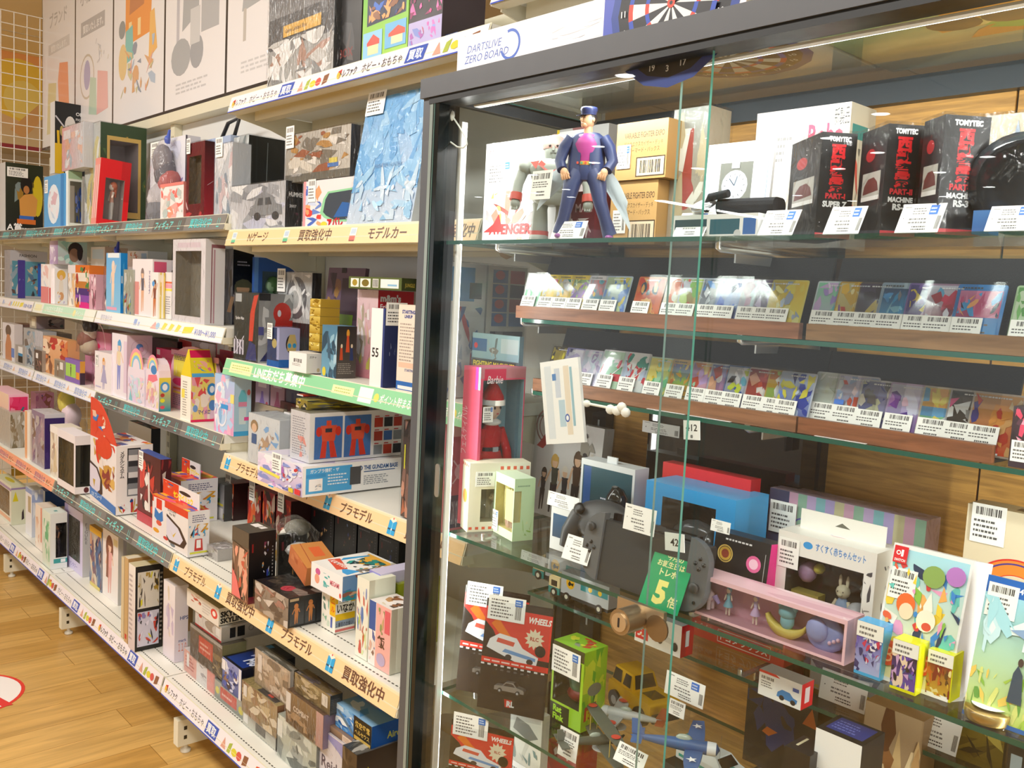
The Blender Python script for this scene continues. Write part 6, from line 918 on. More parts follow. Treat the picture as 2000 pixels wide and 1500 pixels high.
# ---- on top of the showcase
def dart(cx, cy, r, k):      # a dartboard print; k = aspect (width / height of the face)
    out = [('e', '27408f', cx, cy, r, r * k), ('e', '1b1b20', cx, cy, r * .88, r * .88 * k)]
    def sec(a, b, r0, r1, c):
        q = []
        for rr, t in ((r0, a), (r1, a), (r1, (a + b) / 2), (r1, b), (r0, b), (r0, (a + b) / 2)): q += [cx + rr * math.cos(t), cy + rr * math.sin(t) * k]
        return ('p', c, *q)
    for i in range(20):
        a, b = (i - .5) * PI / 10, (i + .5) * PI / 10; w = i % 2
        out += [sec(a, b, r * .05, r * .36, ('e6e6e0', '26262a')[w]), sec(a, b, r * .36, r * .42, ('d8402c', '2a4ab0')[w]), sec(a, b, r * .42, r * .62, ('e6e6e0', '26262a')[w]), sec(a, b, r * .62, r * .69, ('d8402c', '2a4ab0')[w])]
        out.append(('T', 'e8e8e8', str((6, 13, 4, 18, 1, 20, 5, 12, 9, 14, 11, 8, 16, 7, 19, 3, 17, 2, 15, 10)[i]), cx + r * .78 * math.cos((a + b) / 2), cy + r * .78 * math.sin((a + b) / 2) * k - r * .03 * k, r * .08 * k))
    return out + [('e', 'd8402c', cx, cy, r * .06, r * .06 * k), ('e', '26262a', cx, cy, r * .025, r * .025 * k)]
DW, DD, DH = .63, .37, .072
logo = lambda u, v, h, w: [('t', '4a68b8', 'DARTSLIVE', u, v + h * 1.25, h, w * .8, .0, False, .25), ('t', '4a68b8', 'ZERO BOARD', u - .01, v, h, w, .0, False, .25)]
o = N('dartboard_box', 'flat white dartboard box with blue lettering lying on top of the showcase', dict(loc=Vector((3.372, .03, STOP + .0005)), rot=(0, 0, 0), w=DW, d=DD, h=DH), 'e9e7ea',
      F=[('r', 'efedf0', 0, 0, 1, 1), ('r', 'b8ac98', 0, 0, 1, .03)] + logo(.045, .3, .2, .2) + [('o', '3a62c0', .235, .52, .042, .008, 24, 200, 470), ('c', 5, 'f8f8fa fcfcfc e0e0e6', 10, .4, .2, .58, .6), ('r', '4a5ab8', .585, .04, .62, 1)] + [p for p in dart(.8, .5, .19, DW / DH)], R=[('r', 'd8cfc0', 0, 0, 1, 1)],
      D=[('r', 'dcdcd6', 0, 0, 1, 1), ('T', '4a68b8', 'ZERO BOARD', .3, .58, .1, .44, 0), ('x', .12, .5, .3, .06, '667', 1), ('o', '4a68b8', .46, .62, .07, .012, 24, 200, 470)] + dart(.76, .52, .21, DW / DD))
Face_hide = None
N('exercise_game_box', 'green and yellow exercise game box lying on the showcase top, seen from below', dict(loc=Vector((4.012, .04, STOP + .0005)), rot=(0, 0, 0), w=.6, d=.4, h=.07), 'c8d8b0', F=[('r', 'f4f2f4', 0, 0, .5, 1), ('c', 9, 'd8c850 6ab04a e8e4e0', 10, .5, 0, 1, 1)],
  D=[('g', 'd0c8b4', 'a8cc78'), ('c', 10, 'e8d860 8ac858 5a9a48 e8a040 f0e8a0 7ab8d8 4a7a3a', 40, .25, .3, 1, 1, .3), ('p', 'e8602a', .06, .7, .4, .72, .42, .9, .08, .88), ('T', 'f8f4ec', 'Ring Fit', .24, .76, .09, .3, .04), ('e', '3a3a3c', .3, .5, .06, .08), ('e', '4a4a4c', .42, .5, .06, .08), ('p', 'd85a2a', .5, .35, .95, .42, .95, .5, .5, .42)])
# ---- top shelf: figurines, cartons, watch, die cast boxes
pl = put(c1, 1082, 262, 941, None, Y=.13, d=.07)
o = N('figure_box', 'white figure box with a red emblem and white price card behind the grey robot', pl, 'ebebee', F=[('r', 'efeff1', 0, 0, 1, 1), ('t', 'a05a60', 'S.H.Figuarts', .05, .9, .05, .62, 0, False, .2), ('c', 11, 'c87a6a e8b8a8 8a4a44 d8d060 e8e4e4 a8a4a8', 22, .04, .2, .75, .52), ('p', 'd83030', .02, .12, .16, .2, .24, .3, .3, .12), ('t', 'd83030', 'AVENGERS', .1, .1, .1, .8, .04, False, .1), ('t', 'd8b048', 'AGE', .5, .04, .03)])
sticker(o, 'F', pl, .05, .58, .07, .045, True, style=1)
bag('bagged_figure', 'clear bag with gold bits behind the white figure box', c1, 1000, .27, .09, .06, .24, ['b8a070', 'd8d8d4', 'c8b050', 'e0e0dc'], None, 'figure', 51)
N('figure_box', 'grey box with two white price labels behind the two figurines', put(c1, 1175, 240, 1076, None, Y=.3, d=.05), 'b4b4b2', F=[('c', 12, 'a8a8aa c8c8c6 8a5a5a 6a6a70', 12), ('r', 'eef0f0', .05, .78, .6, .98), ('r', '3a6ac8', .42, .82, .54, .95), ('r', 'd8c030', 0, 0, .05, 1)])
# robot
pr = put(c1 + .001, 1088, 262, 1026, None, Y=.075, d=.05); rb = empty('robot_figurine', pr['loc'] + Vector((pr['w'] / 2 - .018, .04, 0)), (0, 0, math.radians(38)), 'grey robot figurine with red collar and cuffs standing beside the man figurine', 'figurine'); H = pr['h'] * 1.06
GR, RD = '8f958d', 'b0463c'
g = Geo()
for s in (-1, 1):
    g.lathe([(.075, .05), (.085, .08), (.07, .3), (.078, .36)], GR, 14, (s * .11, 0, 0))
    g.lathe([(.095, 0), (.095, .03), (.085, .06)], GR, 14, (s * .11, -.01, 0), sy=1.25); g.lathe([(.09, .05), (.09, .1)], RD, 14, (s * .11, 0, 0))
for i, (nm, gg) in enumerate((('leg', g),)): pass
def sc(g, k): g.v = [(x * k, y * k, z * k) for x, y, z in g.v]; return g
sc(g, H).build('legs', 'paint', rb)
g = Geo(); g.lathe([(.16, .34), (.2, .4), (.17, .46), (.2, .56), (.24, .68), (.2, .74), (.08, .78)], GR, 18, sy=.72); g.lathe([(.172, .445), (.176, .46), (.172, .475)], '767c74', 18, sy=.72); sc(g, H).build('torso', 'paint', rb)
g = Geo(); g.mesh([(-.13, -.165, .7), (0, -.178, .6), (.13, -.165, .7), (.1, -.15, .74), (0, -.155, .66), (-.1, -.15, .74)], [(0, 1, 4, 5), (1, 2, 3, 4)], RD); g.mesh([(-.21, -.1, .73), (-.15, -.14, .66), (-.12, -.13, .74)], [(0, 1, 2)], RD); sc(g, H).build('collar', 'paint', rb)
for s in (-1, 1):
    g = Geo(); g.ell((s * .27, 0, .69), (.075, .08, .075), GR, 12); g.tube([(s * .28, 0, .68), (s * .33, -.01, .54), (s * .34, -.03, .44)], [.055, .05, .048], GR, 10); g.tube([(s * .34, -.03, .45), (s * .345, -.04, .38)], [.058, .062], RD, 10); g.ell((s * .345, -.05, .345), (.05, .05, .06), GR, 10)
    for q in range(3): g.tube([(s * (.325 + .02 * q), -.07, .33), (s * (.325 + .02 * q), -.085, .29)], .012, GR, 6)
    sc(g, H).build('arm', 'paint', rb)
g = Geo(); g.lathe([(.085, .77), (.1, .82), (.1, .9), (.07, .96), (.02, .985)], GR, 16); g.lathe([(.115, .86), (.12, .9), (.085, .965), (.03, 1.0), (.005, 1.0)], '9a7a72', 16, (0, .015, 0)); g.ell((-.035, -.095, .885), (.014, .012, .01), '2a2a28', 8); g.ell((.035, -.095, .885), (.014, .012, .01), '2a2a28', 8); g.box((-.012, -.112, .84), (.012, -.09, .88), GR); g.box((-.03, -.1, .815), (.03, -.088, .825), '5a5e58'); sc(g, H).build('head', 'paint', rb)
# man
pm = put(c1 + .001, 1196, 196, 1098, None, Y=.045, d=.05); mn = empty('man_figurine', at_y(1136, 470, .075) * 1, (0, 0, math.radians(34)), 'figurine of a man in navy coat and peaked cap with a magenta shirt', 'figurine'); mn.location.z = c1 + .001; H = pm['h'] * 1.05
NV, MG, SKN = '2c3a66', 'a83a86', 'dcae88'
def gb(g, nm, m='paint'): return sc(g, H).build(nm, m, mn)
g = Geo()
for s, kn, an in ((-1, (-.115, -.05, .27), (-.17, -.02, .04)), (1, (.13, -.05, .28), (.21, .0, .04))):
    g.tube([(s * .055, 0, .5), (s * .06 + kn[0] * .3, -.015, .42), kn, ((kn[0] + an[0]) / 2, -.03, .16), an], [.07, .068, .052, .046, .055], NV, 12)
g.tube([(0, 0, .44), (0, 0, .5), (0, 0, .565)], [.075, .098, .085], NV, 14, sq=.75); gb(g, 'trousers')
for an in ((-.17, -.02), (.21, 0)):
    g = Geo(); g.ell((an[0], an[1] - .035, .02), (.03, .075, .02), '8a4a8a', 10); g.ell((an[0], an[1] + .005, .03), (.028, .035, .028), '8a4a8a', 10); gb(g, 'shoe')
g = Geo(); g.tube([(0, 0, .55), (0, -.005, .62), (0, -.01, .7), (0, 0, .765), (0, 0, .785)], [.083, .08, .1, .085, .04], MG, 14, sq=.72); gb(g, 'shirt')
g = Geo(); g.tube([(-.0, 0, .548), (0, 0, .575)], [.09, .088], 'd8a040', 14, sq=.75)
for i in range(5): g.box((-.06 + i * .03, -.072, .553), (-.045 + i * .03, -.066, .57), ('c8503a', '5a9a6a')[i % 2])
gb(g, 'belt')
g = Geo(); PA = [(-.035, -.06), (-.1, -.045), (-.14, .01), (-.11, .07), (0, .085), (.11, .07), (.14, .01), (.1, -.045), (.035, -.06)]
rings = [(.79, .62), (.75, 1.0), (.66, .98), (.57, 1.02), (.5, 1.1)]
vs = [(x * k, y * k, z) for z, k in rings for x, y in PA]; n = len(PA)
g.mesh(vs, [(i * n + j, (i + 1) * n + j, (i + 1) * n + j + 1, i * n + j + 1) for i in range(len(rings) - 1) for j in range(n - 1)], NV, 0, True)
for s in (-1, 1): g.tube([(s * .12, 0, .75), (s * .17, -.005, .68), (s * .2, .0, .58), (s * .17, -.05, .51)], [.05, .048, .042, .038], NV, 12)
gb(g, 'jacket')
g = Geo()      # the pale lining of the open coat, blown to both sides
for s, tip in ((-1, (-.36, .1, .38)), (1, (.33, .12, .24))):
    a, b = Vector((s * .1, .03, .56)), Vector((s * .04, .1, .55)); rows = []
    for i in range(7):
        t = i / 6; c = a.lerp(Vector(tip), t); w = .04 + .17 * t * (1 - .35 * t); rows.append([c + Vector((s * .02 * math.sin(4 * t + j), .015 * math.sin(j * 2 + 3 * t), w * (.5 - j / 4) * 1.5 - .05 * t)) for j in range(5)])
    vs = [p for r in rows for p in r]; fs = [(i * 5 + j, i * 5 + j + 1, (i + 1) * 5 + j + 1, (i + 1) * 5 + j) for i in range(6) for j in range(4)]
    m0 = len(vs); g.mesh(vs + [p + Vector((0, .004, 0)) for p in vs], fs + [tuple(q + m0 for q in f[::-1]) for f in fs], 'aebac0', 0, True)
gb(g, 'coat_lining')
g = Geo()
for s in (-1, 1):
    g.ell((s * .15, -.07, .49), (.03, .025, .035), SKN, 10)
    for q in range(4): g.tube([(s * (.165 - .016 * q), -.085, .475), (s * (.16 - .016 * q), -.09, .45 + .003 * q), (s * (.155 - .016 * q), -.075, .435 + .004 * q)], .0085, SKN, 6)
    g.tube([(s * .125, -.075, .49), (s * .11, -.09, .47)], .009, SKN, 6)
gb(g, 'hands')
hd = empty('head', (0, 0, .8 * H), (0, 0, math.radians(-38)), None, None); hd.parent = mn
g = Geo(); g.tube([(0, .005, -.05), (0, 0, .05)], [.035, .032], SKN, 10); g.ell((0, -.006, .085), (.05, .058, .068), SKN, 14); g.ell((0, -.035, .045), (.028, .03, .026), SKN, 10); g.tube([(0, -.06, .1), (0, -.075, .075), (0, -.06, .068)], [.006, .011, .006], SKN, 6)
for s in (-1, 1): g.ell((s * .051, .005, .082), (.008, .014, .018), SKN, 8); g.ell((s * .02, -.058, .096), (.009, .005, .004), '1a1614', 8); g.box((s * .02 - .013, -.062, .105), (s * .02 + .013, -.054, .111), '1a1614')
g.box((-.014, -.064, .048), (.014, -.054, .0515), '9a5a4a'); sc(g, H).build('face', 'paint', hd)
g = Geo(); g.ell((0, .016, .1), (.055, .056, .062), '1c1a20', 12); sc(g, H).build('hair', 'paint', hd)
g = Geo(); g.lathe([(.056, .118), (.058, .135), (.066, .16), (.06, .175), (.01, .18)], '25305c', 16); g.mesh([(-.05, -.03, .122), (.05, -.03, .122), (.045, -.085, .112), (0, -.105, .108), (-.045, -.085, .112), (-.05, -.03, .117), (.05, -.03, .117), (.045, -.085, .107), (0, -.105, .103), (-.045, -.085, .107)], [(0, 4, 3, 2, 1), (5, 6, 7, 8, 9), (1, 2, 7, 6), (2, 3, 8, 7), (3, 4, 9, 8), (4, 0, 5, 9)], '1c2448'); sc(g, H).build('cap', 'paint', hd)
pop2('white hang tag before the body of the grey robot figurine', 1034, 1073, 331, 388, .03, style=2)
pop('price card lying back between the feet of the man figurine', c1, 1074, 1138, 431, Y=.036, lean=20)
N('figure_box', 'dark red box with white letters behind the legs of the man figurine', put(c1, 1158, 372, 1104, None, Y=.17, d=.05), '6a2030', F=[('g', '5a1a28', '7a2a3a'), ('t', 'e0c8cc', 'MAN', .3, .62, .16, .6), ('c', 12, 'c8b0b4 8a4a5a d8d0d0', 10, .1, .1, .9, .5)])
pc1 = put(c1, 1278, 349, 1188, None, Y=.17, d=.12)
KF = lambda: [('r', 'c09a62', 0, 0, 1, 1), ('t', '5a4430', 'VARIABLE FIGHTER EXPO', .16, .72, .1, .78, .02), ('t', '5a4430', '超合金エクスカイザー・デッキ', .16, .58, .07, .76, 0), ('t', '5a4430', 'アーマード・パックス', .26, .47, .07, .6, 0), ('r', '4a3a2a', .42, .04, .98, .38), ('r', 'd8c8ac', .44, .06, .96, .36), ('b', .5, .1, .4, .22, '2a221c')]
o = N('carton', 'brown shipping carton with a barcode panel, lower of two beside the man figurine', pc1, 'b8935c', F=KF(), R=[('r', 'a8824e', 0, 0, 1, 1)]); sticker(o, 'F', pc1, .08, .18, .03, .04, True, style=1)
pc2 = put(pc1['z1'] + .001, 1299, 229, 1200, None, Y=.165, d=.13)
o = N('carton', 'brown shipping carton with a barcode panel, upper of two beside the man figurine', pc2, 'b8935c', F=KF(), R=[('r', 'a8824e', 0, 0, 1, 1)]); sticker(o, 'F', pc2, .04, .2, .03, .04, True, style=1)
N('figure_pack', 'tall clear pack with a red figure seen between the two door edges', put(c1, 1368, 205, 1300, None, Y=.2, d=.06), 'b4a48c', F=[('g', 'a89a84', '8a8a84'), ('p', '9a4038', .3, .35, .62, .35, .6, .85, .36, .85), ('e', 'a04a48', .45, .38, .25, .12), ('c', 13, 'd8d4c8 b8a888 8a8478', 10)], wrap=2)
# watch
pw = put(c1, 1493, 270, 1366, None, Y=.15, d=.006, lean=3)
N('watch_card', 'white framed card with a picture of a wristwatch standing on the top glass shelf', pw, 'e9eaee', F=[('r', 'eef0f2', 0, 0, 1, 1), ('l', '8aa0d0', .06, .97, .94, .97, .008), ('l', '8aa0d0', .06, .3, .06, .97, .012), ('l', '8aa0d0', .94, .1, .94, .97, .012), ('T', '9a9aa4', 'CITY : GENTS', .5, .88, .03, .4, 0), ('r', '6f726c', .22, .34, .72, .8), ('e', 'b8bcc4', .46, .57, .2, None), ('e', 'd4d8e0', .46, .57, .175, None), ('e', 'b4c4d8', .46, .57, .13, None)] + [('l', '4a4e58', .46 + .13 * math.cos(i * PI / 6), .57 + .13 * math.sin(i * PI / 6) * pw['w'] / pw['h'], .46 + .16 * math.cos(i * PI / 6), .57 + .16 * math.sin(i * PI / 6) * pw['w'] / pw['h'], .008) for i in range(12)] + [('l', '3a4050', .46, .57, .38, .64, .01), ('l', '3a4050', .46, .57, .5, .66, .008), ('r', 'c8ccd2', .4, .74, .52, .84), ('x', .3, .26, .5, .03, 'aaa', 1)])
pb = put(c1, 1478, 415, 1312, None, Y=.055, d=.09)
o = N('display_box', 'white low display box with teal glass panes under the wristwatch', pb, 'e4e6e8', F=[('r', 'e8eaec', 0, 0, 1, 1), ('r', '1f4a58', .03, .2, .42, .8), ('r', '2a5e70', .46, .12, .8, .78), ('r', '3a6ab0', .84, .1, .98, .8), ('e', 'c8ccd0', .78, .14, .04, None)])
wt = empty('wristwatch', pb['loc'] + Vector((pb['w'] * .42, .035, pb['h'] + .001)), (0, 0, .1), 'silver wristwatch with a black strap resting on its display box', 'watch')
g = Geo(); g.rbox((-.0, -.02, 0), (.09, .02, .024), .011, '1a1e24', ax=0); g.build('cushion', 'cloth', wt)
g = Geo(); g.tube([(-.022, -.01, .008), (-.01, -.018, .026), (.02, -.02, .03)], .006, '20242a', 8); g.build('strap', 'cloth', wt)
g = Geo(); g.lathe([(.017, 0), (.02, .002), (.02, .006), (.017, .008)], 'c8ccd2', 20); o = g.build('watch_case', 'metal', wt, (-.022, -.012, .012), (math.radians(28), math.radians(-10), 0)); q = Geo(); q.lathe([(.016, .0081), (.001, .0083)], 'dfe4ea', 20); q.build('dial', 'gloss', o)
N('toy_box', 'large white box with pink lettering behind the wristwatch card', put(c1, 1640, 198, 1460, 1688, Y=.27), 'e2ddd2', F=[('r', 'e8e4dc', 0, 0, 1, 1), ('t', 'd8406a', 'Robo', .58, .72, .16, .36, .03), ('t', 'e89aa8', '60', .62, .54, .12, .2), ('t', '4a4a48', '新製品', .84, .86, .1, .15, 0), ('p', 'e8e070', .6, .3, .99, .72, .99, .78, .56, .34), ('p', '6a6a66', .64, .28, .99, .68, .99, .3), ('r', 'eceef0', .06, .55, .5, .94), ('x', .12, .62, .3, .2, '999', 4)], R=[('r', 'cdc6b4', 0, 0, 1, 1), ('r', '2a8a8a', .1, .76, .75, .86), ('c', 14, 'a8a498 6a6a62 c84a44', 6, .1, .2, .9, .7)])
for i, (xl, xm, xr, yt, t1, t2, lb) in enumerate(((1533, 1590, 1658, 257, 'PART-I', 'SUPER Z', 'shortest of three black die cast car boxes with red kanji spine'), (1668, 1717, 1786, 241, 'PART-II', 'RS-2', 'middle one of three black die cast car boxes with red kanji spine'), (1786, 1826, 1914, 223, 'PART-III', 'RS-3', 'black die cast car box with red kanji spine beside the round dome pack'))):
    pl = put(c1, xm, yt, xl, xr, Y=.085 - .012 * i, yaw=-38)
    N('die_cast_car_box', lb, pl, '17181b', F=[('r', '1b1c20', 0, 0, 1, 1), ('e', 'a82a30', .4, .76, .18, .06), ('r', 'b8b4ac', .15, .34, .85, .6), ('p', '6a3a38', .2, .4, .8, .42, .74, .5, .6, .55, .38, .54, .24, .48), ('r', 'e8e4e0', .15, .34, .85, .38)], R=[('r', '17181b', 0, 0, 1, 1), ('T', 'f2f2f2', 'TOMYTEC', .52, .92, .045, .62, .06), ('Y', 'd8222a', '西部警察', .5, .88, .105, 1.02, .05), ('T', 'd8303a', t1, .5, .38, .05, .75, .05), ('T', 'f0f0f0', 'MACHINE' if i else '', .5, .31, .045, .7, .05) if i else ('x', .1, .1, .1, .01, '333', 1), ('T', 'f0f0f0', t2, .5, .24 if i else .3, .055, .7, .05), ('r', 'c82a30', 0, 0, 1, .05)], T=[('r', '2a2b2f', 0, 0, 1, 1)], wrap=2, group='black die cast car boxes')
dm = empty('dome_pack', at_y(1998, 360, .12), (0, 0, .35), 'round clear dome pack with a dark ring at the right end of the top shelf', 'toy'); R_ = at_y(1998, 360, .12).z - c1 - .002
g = Geo(); g.lathe([(R_ * .82, -.02), (R_, -.012), (R_, .012), (R_ * .82, .02), (R_ * .74, 0), (R_ * .82, -.02)], '2c3136', 28, axis='y'); g.build('ring', 'gloss', dm)
g = Geo(); g.lathe([(R_ * .76, .004), (R_ * .5, .012), (.001, .014)], '3f7f9a', 24, axis='y'); g.ell((-.02, -.004, .0), (R_ * .4, .01, R_ * .3), '6ab0c8', 12); g.build('backing', 'paint', dm)
g = Geo(); g.lathe([(R_ * .8, -.016), (R_ * .7, -.03), (R_ * .4, -.045), (.001, -.05)], 'fff', 24, axis='y'); g.build('clear_dome', 'vinyl', dm)
g = Geo(); pts = []
for i in range(10): r = (.055, .026)[i % 2]; a = PI / 2 + i * PI / 5; pts.append((r * math.cos(a), r * math.sin(a)))
g.mesh([(x, 0, y) for x, y in pts] + [(x, .008, y) for x, y in pts], [tuple(range(10))[::-1], tuple(range(10, 20))] + [(i, (i + 1) % 10, (i + 1) % 10 + 10, i + 10) for i in range(10)], 'a8986a'); q = at_y(1978, 268, .22)
bagstar = N('star_toy_box', 'clear bag backed box with a dull gold star behind the dome pack', put(c1, 2010, 215, 1900, None, Y=.26, d=.05), 'b4ac98', F=[('c', 15, 'c8c0a8 e0dccc a89a78 d8d4c8', 18), ('p', '8a98a8', .45, .62, .6, .95, .75, .62), ('p', 'b89a58', .2, .55, .4, .62, .5, .85, .58, .62, .8, .58, .62, .45)], wrap=1)
N('blue_block_box', 'small bright blue block beside the tallest die cast car box', put(c1, 1930, 410, 1897, None, Y=.07, d=.03), '2f6ab8', F=[('g', '2a62b0', '4a82c8')], cat='toy')
for a in ((c1, 1312, 1372, 414, .046, 'price card before the white display box of the wristwatch'), (c1, 1478, 1546, 409, .05, 'price card before the large white box with pink lettering'), (c1, 1606, 1675, 402, .045, 'price card before the shortest die cast car box'), (c1, 1746, 1830, 396, .042, 'price card before the middle die cast car box'), (c1, 1921, 2010, 400, .04, 'price card before the round dome pack')):
    pop(a[5], a[0], a[1], a[2], a[3], Y=a[4], lean=30)
# ---- the two rows of trading cards in wooden trays
def tray(z, xl, xr, Y, label, col):
    a = put(z, xr, None, xl, None, Y=Y, d=.1, h=.024); w = a['w']; root = empty('card_tray', a['loc'], (0, 0, 0), label, 'tray', 'wooden card trays')
    g = Geo(); g.box((0, 0, 0), (w, .012, .024), col); g.build('front_rail', 'wood', root)
    g = Geo(); g.box((0, .012, 0), (w, .1, .004), '2a2622'); g.build('tray_base', 'cloth', root)
    g = Geo(); V = .30; b = .052; g.mesh([(0, b, .004), (w, b, .004), (w, b + V * .125, .125), (0, b + V * .125, .125), (0, b + .006, .004), (w, b + .006, .004), (w, b + .006 + V * .125, .125), (0, b + .006 + V * .125, .125)], [(0, 1, 2, 3), (5, 4, 7, 6), (3, 2, 6, 7), (0, 3, 7, 4), (1, 5, 6, 2), (0, 4, 5, 1)], '17191b'); g.build('back_board', 'cloth', root)
    return a
tray(c2, 1007, 1558, .172, 'wooden card tray at the left end of the upper card row', '8f5f44'); tray(c2, 1573, 2075, .172, 'wooden card tray holding the right half of the upper card row', '8a6a48')
tray(c3, 1040, 1553, .212, 'wooden card tray at the left end of the lower card row', '8d6246'); tray(c3, 1557, 1935, .212, 'wooden card tray holding the right half of the lower card row', '8a5638')
def tcard(label, z, xl, Y, seed, frame, cols, kind=0, w=.063, h=.088, sleeve=True, lab=(.04, .16, .62, .3), blue=False):
    pl = put(z, xl, None, Y=Y, lean=17, w=.0001, d=.0012, h=h); loc = pl['loc']; g = Geo()
    g.rbox((0, 0, 0), (w, .0009, h), .003, frame, ax=1, n=2); f = Face(g, (0, 0, 0), (1, 0, 0), (0, 0, 1), w, h)
    R = random.Random(seed); bg = cols.split()
    if kind == 0: f.draw([('g', bg[0], bg[-1], .04, .03, .96, .97), ('c', seed, cols, 26, .04, .03, .96, .97, .3), ('x', .3, .9, .5, .05, 'eee', 1), ('r', 'f0f0ee', .1, .03, .7, .06)])
    elif kind == 1: f.draw([('g', bg[0], bg[1], .07, .48, .93, .9), ('c', seed, cols, 20, .08, .48, .92, .9, .3), ('g', bg[-1], frame, .06, .05, .94, .44), ('x', .1, .1, .8, .3, '6a6a60', 5), ('x', .1, .92, .6, .05, '4a4a44', 1)])
    else: f.draw([('s', cols, .04, .03, .96, .97, 6, 'h'), ('c', seed, cols + ' f4f4f0', 22, .04, .1, .96, .97, .35), ('l', 'f8f8f4', .1, .2, .9, .7, .03)])
    o = props(g.build('trading_card', 'gloss', None, loc, pl['rot']), label, 'trading card', 'trading cards in the showcase')
    q = Geo(); u, v, a, b = lab; q.box((u * w, -.0042, v * h), ((u + a) * w, -.0036, (v + b) * h), 'f5f5f2'); ff = Face(q, (u * w, -.0042, v * h), (1, 0, 0), (0, 0, 1), a * w, b * h); ff.draw([('b', .2, .68, .7, .24), ('x', .08, .3, .84, .3, '666', 2), ('x', .3, .06, .5, .2, '444', 1)])
    if blue: ff._r('2f6fd0', .02, 1.02, .4, 1.3)
    q.build('price_label', 'card', o)
    if sleeve: q = Geo(); q.box((-.002, -.0016, -.001), (w + .002, -.0012, h + .004), 'fff'); q.build('clear_sleeve', 'acrylic', o)
    return o
ROW2 = [(1012, 0, 'dfe8e0', 'b8f0c8 e8f8ec 8ad8a8 f0f0f0', 'pale green holographic trading card at the left end of the upper row'), (1044, 1, 'e8c838', 'e8c030 d8d8d8 e06a7a f0e080', 'yellow framed trading card with grey and pink art beside the pale green card'), (1071, 1, 'e8c838', 'e8b828 c8c8c8 2a8a80 f0e8a0', 'yellow framed trading card with teal art, third of the upper row'), (1099, 1, 'e8c430', 'a878c8 98b860 c8e0a8 e8d878', 'yellow framed trading card with a violet cloud'), (1131, 1, 'd8d0d0', '3a8a9a c86a6a 4aa0b0 e0b850', 'silver framed trading card with a teal creature'), (1164, 0, 'b8c8d8', '4a7ac8 d0c050 8ab0e0 6a90d0 c8d8a0', 'blue and yellow crackled trading card'), (1226, 0, 'd8703a', 'e07838 c8502c 3a4a58 f0b060 d8402a', 'orange fiery trading card with a dark winged shape'), (1282, 0, 'ece4dc', 'f0d860 e87a5a e8e8f0 f4f0e0', 'white trading card with yellow and red flecks'), (1310, 0, 'e0e4e8', 'd84a4a 8ac058 6a90d0 e8e4f0 c0d878', 'trading card with red mushroom shapes and green spikes'), (1351, 0, 'ccd4da', 'a8b0b8 6a9ad8 e0e4e8 8a8a90', 'grey trading card with a pale blue base'), (1383, 0, '8aa0d0', '2a4ab0 6a8ae0 a8c0f0 1a2a70 d0e0f8', 'deep blue swirling trading card'), (1429, 0, 'c0b0bc', 'a87a98 d8c0d0 8a5a7a e8dce4 b8d0d8', 'mauve swirling trading card'), (1458, 0, '8a7a90', '4a3a58 b098c0 d8d0e0 6a5080', 'dark violet trading card beside the mauve one'), (1485, 0, 'e0d060', 'e8d850 b8c8d8 f0e890 9aa8c0 e8c838', 'yellow and silver crackled trading card, last of the left tray'), (1573, 0, 'd0e0e4', 'd8b8e8 6ac8d8 f0e8f8 a890d8 8ad8b0', 'pearly trading card with a violet dragon shape, first of the right tray'), (1616, 0, 'e0b030', 'e8b828 c83a2a f0d060 8a5a9a f4e4a0', 'golden trading card with red shapes'), (1656, 0, '6a5a54', '3a3038 b89ac0 d8b838 8a4a4a 5a4a60', 'dark trading card with a yellow corner'), (1698, 1, 'a8bccc', '3aa0d8 2a4a70 8ad0e8 7a7a80 4a9ad8', 'silver framed trading card with a dark blue sea creature'), (1751, 0, '8a6ab0', '6a4aa0 d84a4a f0d040 e8c8e0 4a3a80', 'violet trading card with a red headed runner'), (1789, 0, 'b890a8', 'd83a5a 6ab8e0 b02a3a e8b0c8 8a2a4a e8e4f0', 'crimson and pastel trading card beside the large blue framed card'), (1846, 1, '3a8ad0', 'c84a7a e88ab0 2a2a50 f0a868 4aa8e8', 'blue framed trading card with a pink night scene, largest in view of the upper row'), (1960, 0, 'b8d8a8', '8ac878 e8a0b0 d8ecc8 6aa860', 'pale green trading card at the far right of the upper row')]
for i, (x, k, fr, cs, lb) in enumerate(ROW2): tcard(lb, c2 + .0045, x, .212 - .0011 * (i % 14), 100 + i, fr, cs, k)
